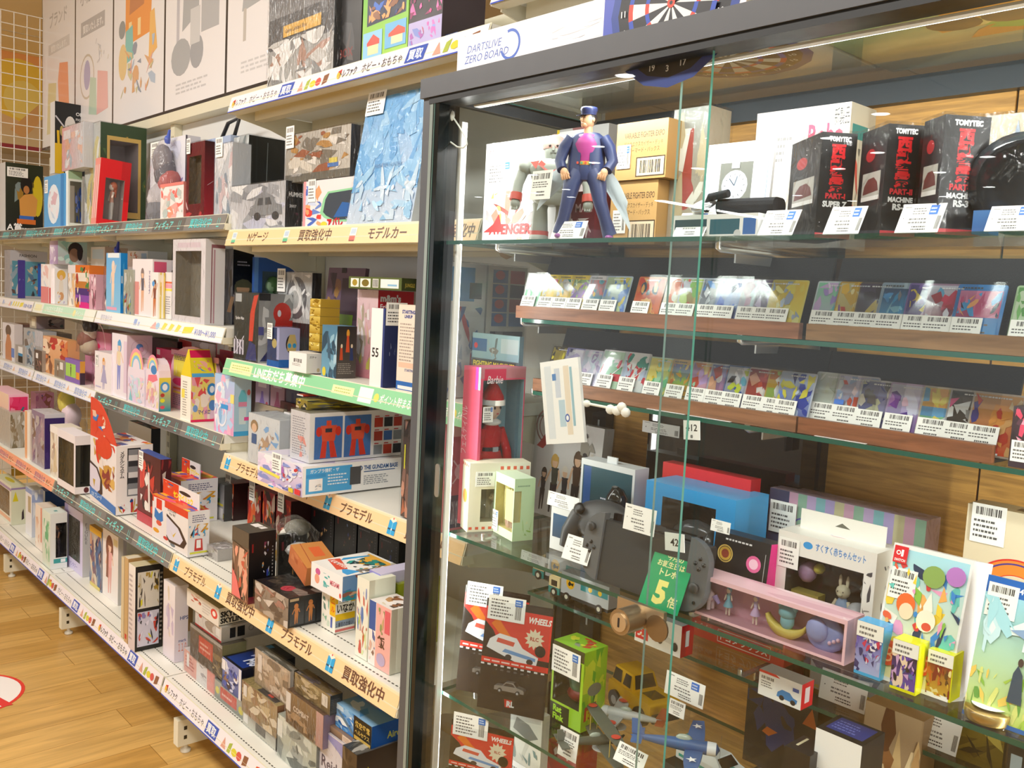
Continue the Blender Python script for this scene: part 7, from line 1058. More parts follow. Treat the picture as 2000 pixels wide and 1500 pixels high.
ROW3 = [(1060, 0, '3a382c', 'd8c828 2a2a28 e8e070 8a7a2a', 'black and yellow trading card at the left end of the lower row'), (1087, 0, '8a88b8', '6a68b0 b8b0d8 3a3a6a e8e4f0', 'violet trading card beside the black and yellow one'), (1121, 0, 'd8d0e0', 'c8b8d8 e4dcec a898c0 d0e0e8', 'pale lilac trading card behind the tilted white paper'), (1158, 2, 'f0f0ee', 'f4f4f2 c8e8c8 d83a4a 8ac8a0', 'white trading card with green and red pattern in a glossy case'), (1200, 2, 'f2f2f2', '2a9a88 f0f4f2 e04a5a c8d8f0', 'white cased trading card with a teal and a red half'), (1249, 0, 'c8e0c0', '6ac890 e8c838 a8e0b8 4a9ae0 f0e480', 'green trading card with a yellow round shape'), (1292, 1, 'd8a848', '8ab050 5a6ab0 e8c870 c86a3a d8a040', 'orange framed trading card with a blue winged shape'), (1332, 0, 'e8e0d0', 'e8a080 f0d8a0 a8d0b0 d85a4a c8a8e0', 'pale trading card with coral and green streaks'), (1368, 0, 'd0d8e4', 'c84a4a 4a7ac8 e8b090 f0e8e8 8a9ad0', 'red and blue trading card in the middle of the lower row'), (1400, 0, '5a7ab0', '2a5aa0 6ac0e0 1a2a3a c8d848 e8e8f0', 'blue and black trading card with a lime corner'), (1441, 0, 'd8c8c8', 'd8584a e8a890 8ac0b0 e8e0dc a83a4a', 'coral trading card with a small green corner'), (1480, 2, 'e0b860', 'e8b840 d87a2a f0d890 a8c860', 'golden orange slanting trading card'), (1503, 0, 'c8d0e0', '2a4ab0 e0d850 6a8ae0 1a2a80 c8d8f4', 'trading card with a large blue round pattern'), (1571, 0, 'd8dcd8', 'c8d0c0 e8ece8 a8b0a0 d0d8d4', 'pale grey trading card in a thick clear case'), (1614, 0, 'e0dce4', 'f0d8e0 a8c0e8 e8f0f4 d05a4a c8c8e8', 'pearly trading card in a thick case with a blue label corner'), (1660, 0, 'd8d8dc', '4a5a9a c8c8a8 6a6a70 e0d8c8 8a8ab0', 'grey trading card with a navy cap shape'), (1716, 0, 'd0b8e0', '8a4ab8 c88ad8 f0c8e0 5a3a98 e0e0f8', 'violet and pink trading card with four round shapes'), (1780, 2, 'e4dcc8', 'f0e070 e88a5a 8ad0a0 6ab0e0 f0b870', 'rainbow trading card with a slanting streak'), (1832, 0, 'c8c8c8', '2a2a2c e8e8e8 8a8a8c d84a8a 4a4a4c', 'black and white trading card beside the fiery red card'), (1877, 0, 'd8c8b8', 'd8502a e89a4a 3a3a90 f0d8b0 c83a2a e8b070', 'fiery trading card with a red shirted shouting figure, last of the lower tray')]
for i, (x, k, fr, cs, lb) in enumerate(ROW3): tcard(lb, c3 + .0045, x, .25 - .0011 * (i % 13), 200 + i, fr, cs, k, w=.066 if i > 12 else .063, h=.092 if i in (3, 4, 13, 14) else .088, blue=(i == 14))
N('card_case_box', 'dark pink box with a price label at the right end of the lower card row', put(c3, 2030, 800, 1968, None, Y=.215, d=.06), '3a2a34', F=[('c', 16, 'd84a6a 2a2228 e8a0b8 5a3a4a', 14, 0, .4, 1, 1), ('r', 'f2f2f0', .05, .1, .9, .45), ('b', .15, .34, .6, .08), ('x', .12, .14, .7, .18, '666', 3)])
for x0, x1, lb in ((1262, 1335, 'flat white price slip at the front of the third glass shelf, below the green card'), (1345, 1425, 'flat white price slip on the third glass shelf, under the blue black card'), (1590, 1690, 'flat white price slip at the front of the third glass shelf, under the cased cards')):
    A = at_z(x0, 0, c3); a = put(c3, x1, None, x0, None, Y=.206, h=.001, d=.005); q = Geo(); q.box((0, 0, 0), (a['w'], .0055, .0006), 'f2f2f4'); q.poly([(.002, .001, .0007), (a['w'] * .6, .001, .0007), (a['w'] * .6, .002, .0007), (.002, .002, .0007)], '888')
    props(q.build('price_slip', 'card', None, a['loc']), lb, 'price slip', 'price slips on the glass shelf')
# ---- left gap of the showcase: kit boxes on end and boxed dolls
ka = dict(loc=Vector((3.122, .178, ZN3 + .001)), rot=(0, 0, 0), w=.05, d=.118, h=.3)
N('model_kit_box', 'white and blue kit box standing on end seen through the side glass of the showcase', ka, 'dde0e2', F=[('r', 'd4d8e0', 0, 0, 1, 1)], R=[('r', 'e2e4e4', 0, 0, 1, 1), ('r', '4a94cc', .12, .72, .72, .97), ('r', '2a3a40', .6, .74, .9, .86), ('c', 17, 'b8c4d0 5a7ab0 c8ccd0 8aa0c0 e8e8ea c85a5a', 30, .06, .04, .94, .68, .2), ('t', '3a5a9a', 'GUNDAM BASE', .12, .36, .16, .4, .02, False, 0, 1)], wrap=2)
kb = dict(loc=Vector((3.122, .302, ZN3 + .001)), rot=(0, 0, 0), w=.05, d=.12, h=.3)
N('model_kit_box', 'cream kit box with red robot panels standing on end behind the blue one', kb, 'e0dcd2', R=[('r', 'e6e2d8', 0, 0, 1, 1)] + [z for i in range(4) for z in (('r', '5a80b8', .12, .98 - (i + 1) * .11, .5, .97 - i * .11), ('e', 'd8553a', .3, .93 - i * .11, .12, .035), ('r', ('c84a34', '3a4048', 'b8503c', '5a80b8')[i], .56, .98 - (i + 1) * .11, .94, .97 - i * .11))] + [('r', '3a4048', .1, .2, .94, .5), ('c', 18, '6a7a8a 4a5a6a 8a8a88', 8, .1, .2, .94, .5)], wrap=2)
N('doll_box', 'dusky pink box with white snowflakes seen through the side glass under the green rail', dict(loc=Vector((3.14, .178, ZN4 + .001)), rot=(0, 0, 0), w=.06, d=.12, h=.265), 'c8707e', R=[('g', 'd88090', 'b85a6c'), ('e', 'f0d0d8', .4, .5, .16, .07), ('l', 'f4e0e4', .2, .4, .6, .6, .03), ('l', 'f4e0e4', .6, .4, .2, .6, .03), ('r', 'f0ece8', .1, .8, .4, .95), ('r', '3a4a6a', .1, .02, .9, .3), ('t', 'c8d4e0', 'DX QLD', .2, .06, .2, .2)])
N('toy_vehicle_card', 'blister card with yellow lettering above the pink doll box', put(c4, 997, 658, 908, None, Y=.235, d=.012), '6a8a98', F=[('r', '7a9aa8', .0, 0, 1, 1), ('g', '8ab0bc', '9ac0c8', 0, .86, 1, 1), ('r', '3a6a9a', 0, .9, .32, .97), ('e', 'd83a3a', .08, .93, .04, None), ('r', 'b8ccd0', .62, .9, .98, .98), ('c', 19, '5a6a6a a8b4b0 7a7a70', 8, .3, .86, .62, .98), ('r', '4a5a60', 0, .8, 1, .86), ('r', '2a2a20', .02, .81, .95, .855), ('t', 'e8d820', 'FIGHTING MACHINES', .04, .817, .03, .88, .03)])
pbx = put(c4, 925, 718, 893, 1012, Y=.125)
o = N('doll_box', 'pink doll box with a doll in a red santa dress behind its window', pbx, 'e05a7a', F=[('g', 'e86a84', 'e2506e'), ('r', 'b84ab8', .7, .86, .85, 1), ('r', '9adcd0', .88, .86, 1, 1), ('t', 'f4d0d8', 'フェスティバル', .3, .45, .28, .3, 0, False, 0, 1), ('c', 20, 'f4c8d0 f8dce4', 6, .2, .1, .8, .35, .2), ('l', 'f8e4e8', .5, .05, .5, .3, .03)], R=[('r', 'c8808c', 0, .93, 1, 1), ('r', 'd82a58', .08, .86, .55, .99), ('t', 'f8e8ee', 'Barbie', .14, .9, .05, .34, .01, False, .2)], rwin=(.06, .04, .97, .92), inner='8fb4bc', wrap=0)
sticker(o, 'R', pbx, .08, .66, .026, .032, True)
w, d, h = pbx['w'], pbx['d'], pbx['h']; dl_ = empty('doll', (w * .55, d * .45, .012), (0, 0, PI / 2)); dl_.parent = o; k = h * .82
g = Geo(); g.tube([(-.04 * k, 0, 0), (-.035 * k, 0, .4 * k)], .03 * k, 'e8d0c4', 8); g.tube([(.04 * k, 0, 0), (.035 * k, 0, .4 * k)], .03 * k, 'e8d0c4', 8)
for i in range(5):
    for s in (-1, 1): g.tube([(s * .038 * k, 0, (.03 + .06 * i) * k), (s * .038 * k, 0, (.06 + .06 * i) * k)], .032 * k, 'c83a3e', 8)
g.build('stockings', 'paint', dl_)
g = Geo(); g.lathe([(.15 * k, .32 * k), (.13 * k, .42 * k), (.085 * k, .54 * k), (.1 * k, .68 * k), (.05 * k, .73 * k)], 'c8141e', 18, sy=.6)
for s in (-1, 1): g.tube([(s * .09 * k, 0, .69 * k), (s * .15 * k, -.02 * k, .52 * k), (s * .14 * k, -.05 * k, .4 * k)], [.035 * k, .036 * k, .038 * k], 'c8141e', 10)
g.build('dress', 'cloth', dl_)
g = Geo(); R = random.Random(3)
for i in range(26): a = 2 * PI * i / 26; g.ell((.15 * k * math.cos(a), .09 * k * math.sin(a), .325 * k), (.03 * k, .03 * k, .032 * k), 'f2efe8', 6)
for s in (-1, 1): g.ell((s * .14 * k, -.05 * k, .39 * k), (.045 * k, .045 * k, .035 * k), 'f2efe8', 8)
g.ell((0, 0, .745 * k), (.085 * k, .07 * k, .03 * k), 'f2efe8', 10); g.build('fur_trim', 'cloth', dl_)
g = Geo(); g.lathe([(.091 * k, .525 * k), (.09 * k, .555 * k)], '26262a', 18, sy=.63); g.box((-.025 * k, -.066 * k, .522 * k), (.025 * k, -.056 * k, .558 * k), 'b8bcc0'); g.build('belt', 'gloss', dl_)
g = Geo(); g.ell((0, 0, .85 * k), (.07 * k, .07 * k, .085 * k), 'ecc4a8', 12); g.ell((-.028 * k, -.064 * k, .86 * k), (.01 * k, .008 * k, .012 * k), '2a2420', 6); g.ell((.028 * k, -.064 * k, .86 * k), (.01 * k, .008 * k, .012 * k), '2a2420', 6); g.ell((0, -.067 * k, .815 * k), (.014 * k, .006 * k, .006 * k), 'c83a44', 6); g.ell((0, .03 * k, .85 * k), (.085 * k, .07 * k, .1 * k), 'c8a060', 10); g.build('head', 'paint', dl_)
g = Geo(); g.lathe([(.09 * k, .9 * k), (.085 * k, .95 * k), (.04 * k, 1.03 * k), (.005 * k, 1.06 * k)], 'c8141e', 14); g.lathe([(.1 * k, .88 * k), (.1 * k, .92 * k)], 'f2efe8', 14); g.build('hat', 'cloth', dl_)
def critter(root, x, y, h, body, cloth, name='animal_doll', long_ear=True, z=.004):
    g = Geo(); k = h
    g.lathe([(.17 * k, 0), (.2 * k, .12 * k), (.15 * k, .4 * k), (.08 * k, .52 * k)], cloth, 12, (x, y, z), sy=.8); g.ell((x, y - .01 * k, z + .66 * k), (.17 * k, .16 * k, .17 * k), body, 12); g.ell((x, y - .15 * k, z + .61 * k), (.07 * k, .06 * k, .05 * k), body, 8)
    for s in (-1, 1):
        g.ell((x + s * .09 * k, y, z + (.9 if long_ear else .8) * k), (.045 * k, .03 * k, (.16 if long_ear else .06) * k), body, 8); g.ell((x + s * .065 * k, y - .145 * k, z + .68 * k), (.018 * k, .014 * k, .02 * k), '1a1614', 6); g.tube([(x + s * .14 * k, y, z + .44 * k), (x + s * .2 * k, y - .06 * k, z + .3 * k)], [.05 * k, .04 * k], body, 7)
    return g.build(name, 'paint', root)
p = put(c4, 912, 905, 899, 1030, Y=.095, yaw=-22)
o = N('doll_box', 'cream doll box with a red checked border in front of the pink doll box', p, 'e4e0c6', F=[('r', 'e8e4cc', 0, 0, 1, 1), ('s', 'd8603a e8e4cc', 0, .93, 1, .97, 8), ('e', 'e0a050', .5, .5, .3, .1)], R=[('r', 'e8e4ce', 0, 0, 1, 1), ('s', 'd85a3a ece8d4', .02, .03, .98, .07, 18), ('s', 'd85a3a ece8d4', .5, .9, .98, .95, 9), ('e', 'e8a888', .3, .14, .1, .03)], rwin=(.2, .14, .88, .62), inner='cfc8a4')
critter(o, p['w'] * .5, p['d'] * .5, p['h'] * .5, 'd8c8a0', 'b8b89a', long_ear=False, z=p['h'] * .14); sticker(o, 'R', p, .1, .66, .04, .03)
p = put(c4, 1000, 936, 961, 1040, yb=1058, yaw=-14)
o = N('doll_box', 'mint green doll box with a beige animal doll in a pink collar', p, 'bcd9b0', F=[('r', 'c4dfb8', 0, 0, 1, 1)], R=[('r', 'bcdaae', 0, 0, 1, 1), ('c', 21, '8ab860 a8c890 d8d8a0', 10, .1, .08, .9, .35, .2), ('x', .15, .86, .6, .05, '8aa88a', 1)], win=(.1, .14, .97, .84), rwin=(.0, .3, .34, .8), inner='dcd490', T=[('r', 'c8dcc0', 0, 0, 1, 1)])
critter(o, p['w'] * .5, p['d'] * .45, p['h'] * .66, 'd8c494', 'd0a890', long_ear=False, z=p['h'] * .14); sticker(o, 'F', p, .02, .05, .024, .04, True)
N('art_book', 'grey boxed book with a group of dark dressed people in a clear cover', put(c4, 1160, 838, 1030, None, Y=.33, d=.03, lean=4), 'b8b4ac', F=[('g', 'c8c6c0', 'd4d0cc'), ('o', '8a5a54', .2, .92, .2, .02), ('o', '9a6a60', .2, .92, .15, .015), ('p', 'b03a34', .04, .7, .14, .68, .22, .76, .16, .84, .1, .76)] + [('f', 30 + i, 'd8b090', ('3a3028', 'c8a050', 'd8d0c0', '5a4a3a', '8a8a50')[i], ('2a2a30', '3a4038', '2a3036', '4a3a30', '3a3a3a')[i], '26262a', .2 + .16 * i, .05, (.5, .66, .56, .74, .6)[i], .8) for i in range(5)] + [('c', 22, '9a9488 3a3a3c c8c0b0', 8, .7, .5, .98, .98)], wrap=2)
p = put(c4, 1230, 918, 1127, None, Y=.25, d=.04)
o = N('game_figure_box', 'white framed box with a dark teal window and white script lettering', p, 'd4d9db', F=[('r', 'd8dcde', 0, 0, 1, 1), ('g', '0e2a38', '144a58', .04, .04, .96, .93), ('r', '164a8a', .06, .05, .2, .92), ('t', 'e4ecec', 'Dzmeda', .34, .42, .1, .5, 0, False, .2), ('x', .4, .56, .3, .04, 'ccd', 1)])
g = Geo(); g.box((p['w'] * .42, .01, p['h']), (p['w'] * .6, .014, p['h'] + .012), 'd8dcde'); g.build('hang_tab', 'print', o)
g = Geo(); g.ell((p['w'] * .86, -.025, p['h'] * .62), (.022, .02, .03), '15191a', 10); g.tube([(p['w'] * .8, -.02, p['h'] * .5), (p['w'] * .84, -.03, p['h'] * .8)], .006, '2a3030', 6); g.build('figure', 'gloss', o)
N('game_figure_box', 'small white framed box with a blue window beside the grey controller', put(c4, 1114, 1000, 1073, None, Y=.16, d=.03), 'd8dcde', F=[('r', 'dce0e2', 0, 0, 1, 1), ('g', '0d3a58', '10507a', .1, .3, .95, .85)])
# ---- game console set
cons = put(c4, 1388, None, 1140, None, Y=.10, d=.04, h=.10); cw = cons['w']
cs = empty('game_console', cons['loc'], (math.radians(-8), 0, 0), 'dark grey handheld game console in its dock with a controller on each side', 'game console'); L_ = cw * .165; HH = cw * .43
g = Geo(); g.rbox((L_ * .62, -.014, 0), (cw - L_ * .62, .03, HH * .9), .004, '2b2e30', ax=1); g.box((L_ * .62 + .004, -.0145, .004), (cw - L_ * .62 - .004, -.0139, HH * .88), '313537'); g.build('dock', 'paint', cs)
g = Geo(); g.box((L_, .004, HH * .2), (cw - L_, .012, HH), '0e0f14'); g.build('screen', 'piano', cs)
for s in (0, 1):
    x0 = 0 if s == 0 else cw - L_; g = Geo(); m = 6; r = L_ * .9; pr = []
    for k in range(m + 1): t = math.radians(90 + 90 * k / m); pr.append((L_ + r * math.cos(t) , HH - r * (1 - math.sin(t))))
    for k in range(m + 1): t = math.radians(180 + 90 * k / m); pr.append((L_ + r * math.cos(t), r + r * math.sin(t)))
    pr = [(x if x < L_ else L_, z) for x, z in pr]
    if s: pr = [(L_ - x, z) for x, z in pr][::-1]
    n = len(pr); y0 = -.019; g.mesh([(x0 + x, y0, z) for x, z in pr] + [(x0 + x, y0 + .014, z) for x, z in pr], [tuple(range(n))[::-1], tuple(range(n, 2 * n))] + [(i, i + n, (i + 1) % n + n, (i + 1) % n) for i in range(n)][::1], '5c5f62')
    cj = g.build('side_controller', 'paint', cs); a, b = (HH * .76, HH * .46) if s == 0 else (HH * .36, HH * .68); cx = x0 + L_ * .52
    q = Geo(); q.lathe([(.006, 0), (.006, -.004), (.0085, -.007), (.008, -.009), (.002, -.0085)], '2a2c2e', 14, (cx, y0, a), axis='y'); q.build('thumb_stick', 'paint', cj)
    for dx, dz in ((0, .008), (0, -.008), (.008, 0), (-.008, 0)): q = Geo(); q.lathe([(.0032, 0), (.0032, -.0022), (.001, -.0026)], '1c1d1f', 10, (cx + dx, y0, b + dz), axis='y'); q.build('button', 'gloss', cj)
    q = Geo(); q.lathe([(.0026, 0), (.0026, -.0018)], '1c1d1f', 8, (cx, y0, HH * (.24 if s == 0 else .16)), axis='y'); q.build('button', 'gloss', cj)
gp = put(c4, 1180, None, 1102, None, Y=.155, d=.05, h=.12)
gc = empty('game_controller', gp['loc'] + Vector((gp['w'] * .5, .02, .075)), (math.radians(60), 0, .1), 'charcoal game pad propped behind the left side of the console', 'game controller')
g = Geo(); g.ell((.02, 0, 0), (.068, .04, .022), '3a3d40', 16)
for s in (-1, 1): g.tube([(.02 + s * .045, 0, 0), (.02 + s * .062, -.035, -.006), (.02 + s * .066, -.062, -.012)], [.024, .019, .012], '34373a', 10)
g.build('body', 'paint', gc); q = Geo(); q.lathe([(.008, .018), (.008, .026), (.011, .028), (.004, .03)], '1e2022', 12, (-.02, .006, 0)); q.build('thumb_stick', 'paint', gc)
N('controller_box', 'red backed hanging box behind the sky blue controller box', put(c4, 1452, 938, 1283, None, Y=.3, d=.03), 'c8202a', F=[('r', 'd8222c', 0, 0, 1, 1), ('p', '1c1012', .45, .82, .52, .9, .58, .88, .66, .82)])
pbl = put(c4, 1424, 978, 1252, 1488, Y=.215)
o = N('controller_box', 'sky blue game controller box with a clear bubble front', pbl, '2a94d8', F=[('r', '2a98dc', 0, 0, 1, 1), ('r', 'f0f2f2', .83, .3, .985, .66), ('t', '3a9ad8', '無線', .85, .48, .12, .11), ('t', 'aab', 'タイプ', .85, .36, .07, .11)], R=[('g', '1f84cc', '3aa8e8')], T=[('r', '4aa8e4', 0, 0, 1, 1)], win=(.2, .12, .8, .86), inner='3a3c38')
g = Geo(); w, d, h = pbl['w'], pbl['d'], pbl['h']; g.ell((w * .5, d * .3, h * .45), (w * .26, .02, h * .2), '55585a', 14); g.ell((w * .32, d * .26, h * .36), (w * .08, .02, h * .22), '44484a', 10); g.ell((w * .68, d * .26, h * .36), (w * .08, .02, h * .22), '44484a', 10); g.build('game_pad', 'gloss', o)
N('display_monitor_box', 'large glossy black box reflecting the shop at the back under the lower card row', put(c4, 1545, None, 1252, None, Y=.37, d=.05, h=.272), '0c0f11', F=[('r', '0b0e10', 0, 0, 1, 1)], m='piano')
pop2('white price card on the glossy black box under the lower card row', 1254, 1326, 833, 856, .362, 0)
on_glass('number_tag', 'square white number tag 412 on the showcase glass', 'tag', [(1335, 858), (1367, 860), (1370, 824), (1338, 821)], [('T', '1e1e20', '412', .5, .46, .36, .84, .02), ('T', '555', '番', .5, .1, .14)], Y=.0365, t=.001, m='card')
N('brooch_box', 'black boxed set with gold and pink brooches and a magenta side', put(c4, 1487, 1064, 1380, 1517, Y=.16, lean=6), '17181a', F=[('r', '1d1e21', 0, 0, 1, 1), ('e', 'c8a040', .22, .72, .11, None), ('e', '8a3a2a', .22, .72, .07, None), ('o', 'd8b860', .22, .72, .14, .02), ('e', 'e86aa0', .74, .68, .13, None), ('e', 'f8c8dc', .74, .68, .08, None), ('o', 'd8b050', .42, .34, .14, .03), ('e', 'e8e4d0', .42, .34, .08, None), ('x', .2, .9, .6, .05, 'ddd', 1), ('l', 'c8c8c8', .93, .15, .93, .85, .008)], R=[('r', 'e81f8a', 0, 0, 1, 1)])
pj = put(c4, 1790, 1018, 1490, None, Y=.335, d=.05)
N('toy_accessory_box', 'long pastel box with stripes, flowers and violet star shapes', pj, 'c8b0c8', F=[('r', '4a4a6a', 0, 0, .14, 1), ('s', 'd8a8c0 9ac0a8 c8b0d8 8ac0c8 b8a8d8 d0c8a0', .14, .62, 1, 1, 14), ('r', 'e0d89a', .14, .2, 1, .62), ('r', 'a8d0d0', .14, 0, 1, .2)] + [('e', 'd87a98', .42 + .09 * i, .5 - .06 * (i % 2), .014, None) for i in range(5)] + [('o', '6a5ab8', .24, .66, .06, .008), ('e', '6a7ad0', .3, .52, .05, None), ('p', 'd8c838', .68, .2, .7, .44, .73, .3, .76, .46, .78, .3, .82, .42, .84, .2), ('o', '8a6ac8', .92, .42, .06, .01), ('e', 'd090d8', .92, .42, .035, None)], wrap=2, st=[('F', .02, .56, .05, .055)])
pk = put(c4, 1697, 1082, 1508, 1742, Y=.19)
o = N('doll_set_box', 'white doll set box with a rabbit doll and baby furniture behind its window', pk, 'e8e6e0', F=[('r', 'ebe9e4', 0, 0, 1, 1), ('e', '3a9ae0', .32, .9, .05, .04), ('t', '4a8ad0', 'すくすく赤ちゃんセット', .4, .87, .07, .5, .02), ('r', '4a8ac8', 0, 0, .08, .1), ('c', 23, '4a4a50 8a8a8a', 6, .9, .2, .97, .8)], R=[('r', 'dcdad2', 0, 0, 1, 1), ('c', 24, '5a5a60 c89a9a a8a8a4', 10, .2, .1, .8, .9, .15)], T=[('r', 'eeece6', 0, 0, 1, 1), ('c', 4, 'd8b0b8 c8ccd8', 4, .4, .5, .8, .8)], win=(.11, .1, .89, .76), inner='55534c')
w, d, h = pk['w'], pk['d'], pk['h']; critter(o, w * .62, d * .4, h * .46, 'e0d4b4', '9ab4d8', z=h * .14); critter(o, w * .8, d * .6, h * .3, 'ddd6c4', 'd8d8d4', z=h * .4)
g = Geo(); g.ell((w * .24, d * .4, h * .55), (w * .09, .015, h * .12), 'c8a0c0', 12); g.box((w * .13, d * .2, h * .12), (w * .42, d * .5, h * .34), 'b8a858'); g.ell((w * .36, d * .4, h * .62), (w * .05, .012, h * .06), 'd8c850', 10); g.ell((w * .78, d * .35, h * .26), (w * .1, .02, h * .12), 'c4c4c8', 10); g.build('furniture', 'paint', o)
g = Geo(); g.box((.01, d * .62, h), (w - .01, d * .64, h + .03), 'eceae4'); ff = Face(g, (.01, d * .62, h), (1, 0, 0), (0, 0, 1), w - .02, .03); ff.draw([('p', '6a6a60', .42, .45, .5, .68, .6, .45)]); g.build('hang_tab', 'print', o); sticker(o, 'F', pk, .02, .6, .034, .045)
pp = put(c4, 1648, 1213, 1338, 1681, yb=1301)
o = N('figurine_set_box', 'long pale pink clear fronted box with five pastel figurines', pp, 'e2b4c0', F=[('r', 'e6bcc8', 0, 0, 1, 1)], R=[('r', 'deb2be', 0, 0, 1, 1)], T=[('r', 'e8c0cc', 0, 0, 1, 1), ('c', 2, 'f0d4dc d8a8b8', 6)], win=(.02, .06, .985, .9), inner='d9a3b2')
w, d, h = pp['w'], pp['d'], pp['h']
mini_figure(o, w * .42, d * .45, h * .1, h * .72, 'f0dcc8', 'b8a0d8', 'c8b8e0', 'd0b0d8', 'figurine', 3, True); mini_figure(o, w * .24, d * .45, h * .1, h * .7, 'f0dcc8', '7ac0d0', '8ac8d8', '7ab8cc', 'figurine', 4, True)
g = Geo(); x = w * .08; g.ell((x, d * .45, h * .42), (.017, .011, .012), 'f0d8d8', 10)
for a, b in ((-.01, -.004), (-.01, .006), (.01, -.004), (.01, .006)): g.tube([(x + a, d * .45 + b, h * .38), (x + a, d * .45 + b, h * .1)], .0035, 'f0d8d8', 6)
g.tube([(x - .012, d * .45, h * .46), (x - .022, d * .42, h * .7)], [.008, .007], 'f0d8d8', 8); g.ell((x - .024, d * .4, h * .74), (.01, .008, .008), 'f0d8d8', 8); g.tube([(x - .012, d * .46, h * .72), (x - .004, d * .46, h * .5)], [.006, .005], 'b8a0d8', 6); g.tube([(x + .017, d * .45, h * .46), (x + .026, d * .45, h * .3)], [.005, .003], 'b8a0d8', 6); g.build('unicorn_figurine', 'paint', o)
g = Geo(); x = w * .62; n = 14; vs = []
for i in range(n + 1):
    a = PI * (1.08 + .84 * i / n); r = .034; t = math.sin(PI * i / n) * .011 + .001
    for rr, yy in ((r + t * .2, -.006), (r - t, -.006), (r - t, .006), (r + t * .2, .006)): vs.append((x + rr * math.cos(a), d * .45 + yy, h * .62 + rr * math.sin(a)))
g.mesh(vs, [(i * 4 + j, i * 4 + (j + 1) % 4, (i + 1) * 4 + (j + 1) % 4, (i + 1) * 4 + j) for i in range(n) for j in range(4)], 'e0c860', 0, True); g.ell((x, d * .45, h * .44), (.011, .009, .014), '8ac4d0', 10); g.ell((x, d * .42, h * .66), (.014, .011, .012), '8ac4d0', 10); g.ell((x - .011, d * .43, h * .76), (.005, .004, .005), '8ac4d0', 6); g.ell((x + .011, d * .43, h * .76), (.005, .004, .005), '8ac4d0', 6); g.build('bear_on_moon_figurine', 'paint', o)
g = Geo(); x = w * .84; g.ell((x, d * .5, h * .42), (.03, .01, .026), '98a4dc', 14); g.ell((x - .008, d * .3, h * .5), (.017, .008, .017), 'a8b0e8', 12)
for i in range(3): g.ell((x + .012 + .006 * i, d * .3, h * (.3 + .06 * i)), (.003, .003, .003), 'f0c8dc', 6)
g.build('cloud_figurine', 'paint', o); sticker(o, 'F', pp, .0, .82, .04, .03)
# game cases
p = put(c4, 1850, 1096, 1697, 1893, Y=.1, lean=13)
N('game_case', 'white game case with a crowd of colourful cartoon creatures and a red corner logo', p, 'e9e9ea', F=[('r', 'eeeeee', 0, 0, 1, 1), ('g', 'f0e4b0', 'a8dcec', .03, .03, .97, .97), ('c', 25, 'e8603a 3a8ad8 f0d040 8ac04a e8a0c8 2a3a5a f4f0e4 d84040 f0b060 6ac8c0', 70, .03, .2, .97, .88, .17), ('e', '8aa858', .58, .82, .14, .08), ('e', 'b87ac8', .84, .86, .12, .07), ('e', 'e86a2a', .3, .58, .12, .08), ('e', 'f4d8b8', .32, .53, .09, .06), ('e', 'f0ead8', .58, .5, .12, .08), ('e', 'd8503a', .6, .46, .06, .03), ('r', 'd8202c', .03, .86, .21, .985), ('o', 'fff', .09, .935, .03, .012), ('r', 'fff', .125, .91, .155, .96), ('T', 'fff', 'SWITCH', .12, .872, .02, .14), ('t', 'd8481e', 'BILLION', .16, .13, .13, .72, .1, False, .1), ('t', 'f4b080', 'BILLION', .165, .14, .115, .7, .0, False, .1)], R=[('r', 'e2e2e4', 0, 0, 1, 1)], st=[('F', .04, .6, .034, .04)])
p = put(c4, 2062, None, 1880, None, Y=.085, lean=13, d=.014, h=.17)
N('game_case', 'blue topped game case with a meadow and a flying whale picture', p, '1a62b8', F=[('r', '1664bc', 0, .88, 1, 1), ('t', 'fff', 'PS4', .28, .915, .04, .3, .02), ('e', 'fff', .15, .93, .04, .025), ('g', 'c8d860', '9ad4e8', 0, 0, 1, .88), ('c', 26, 'a8c850 d8dc80 8ab848 e8e0a0 6aa048 e8c860', 50, 0, 0, 1, .36, .16), ('c', 27, 'c8e8f0 e4f4f4 a8dce8', 14, 0, .4, 1, .86), ('p', '8aa8d0', .35, .66, .7, .72, .95, .68, .75, .62, .6, .6), ('p', '3a4a5a', .44, .18, .6, .18, .56, .38, .5, .44, .46, .38), ('e', '4a3a34', .52, .46, .03, .03), ('r', '2a62a8', 0, 0, 1, .03)], R=[('r', '1a5aa8', 0, 0, 1, 1)], st=[('F', .03, .72, .034, .04)])
N('board_game_box', 'cream box with a large orange arch band at the back right', put(c4, 2035, None, 1862, None, Y=.29, d=.05, h=.215), 'd8c8a4', F=[('r', 'e0d2b4', 0, 0, 1, 1), ('o', 'd8302a', .62, .42, .52, .2, 24, 40, 150), ('o', 'ec8a34', .62, .42, .5, .17, 24, 42, 148), ('o', '4a3a8a', .62, .42, .47, .02, 24, 45, 145), ('t', '4a4038', '白い！', .05, .44, .04), ('t', '4a4038', 'モンスターに', .05, .36, .045, .5), ('t', '4a4038', '気をつけろ！！', .05, .28, .045, .5), ('e', 'e8c020', .88, .4, .14, .12), ('e', '2a6ac0', .72, .5, .07, .06), ('p', 'c82a2a', .62, .1, .9, .12, .86, .24, .64, .22), ('p', '2a62b0', .5, .0, .8, .0, .76, .12, .56, .12), ('r', 'e0a830', .3, 0, .45, .1)], T=[('r', 'b8a888', 0, 0, 1, 1), ('r', '2a2622', .5, .3, .8, .7)], st=[('F', .06, .76, .045, .055)])
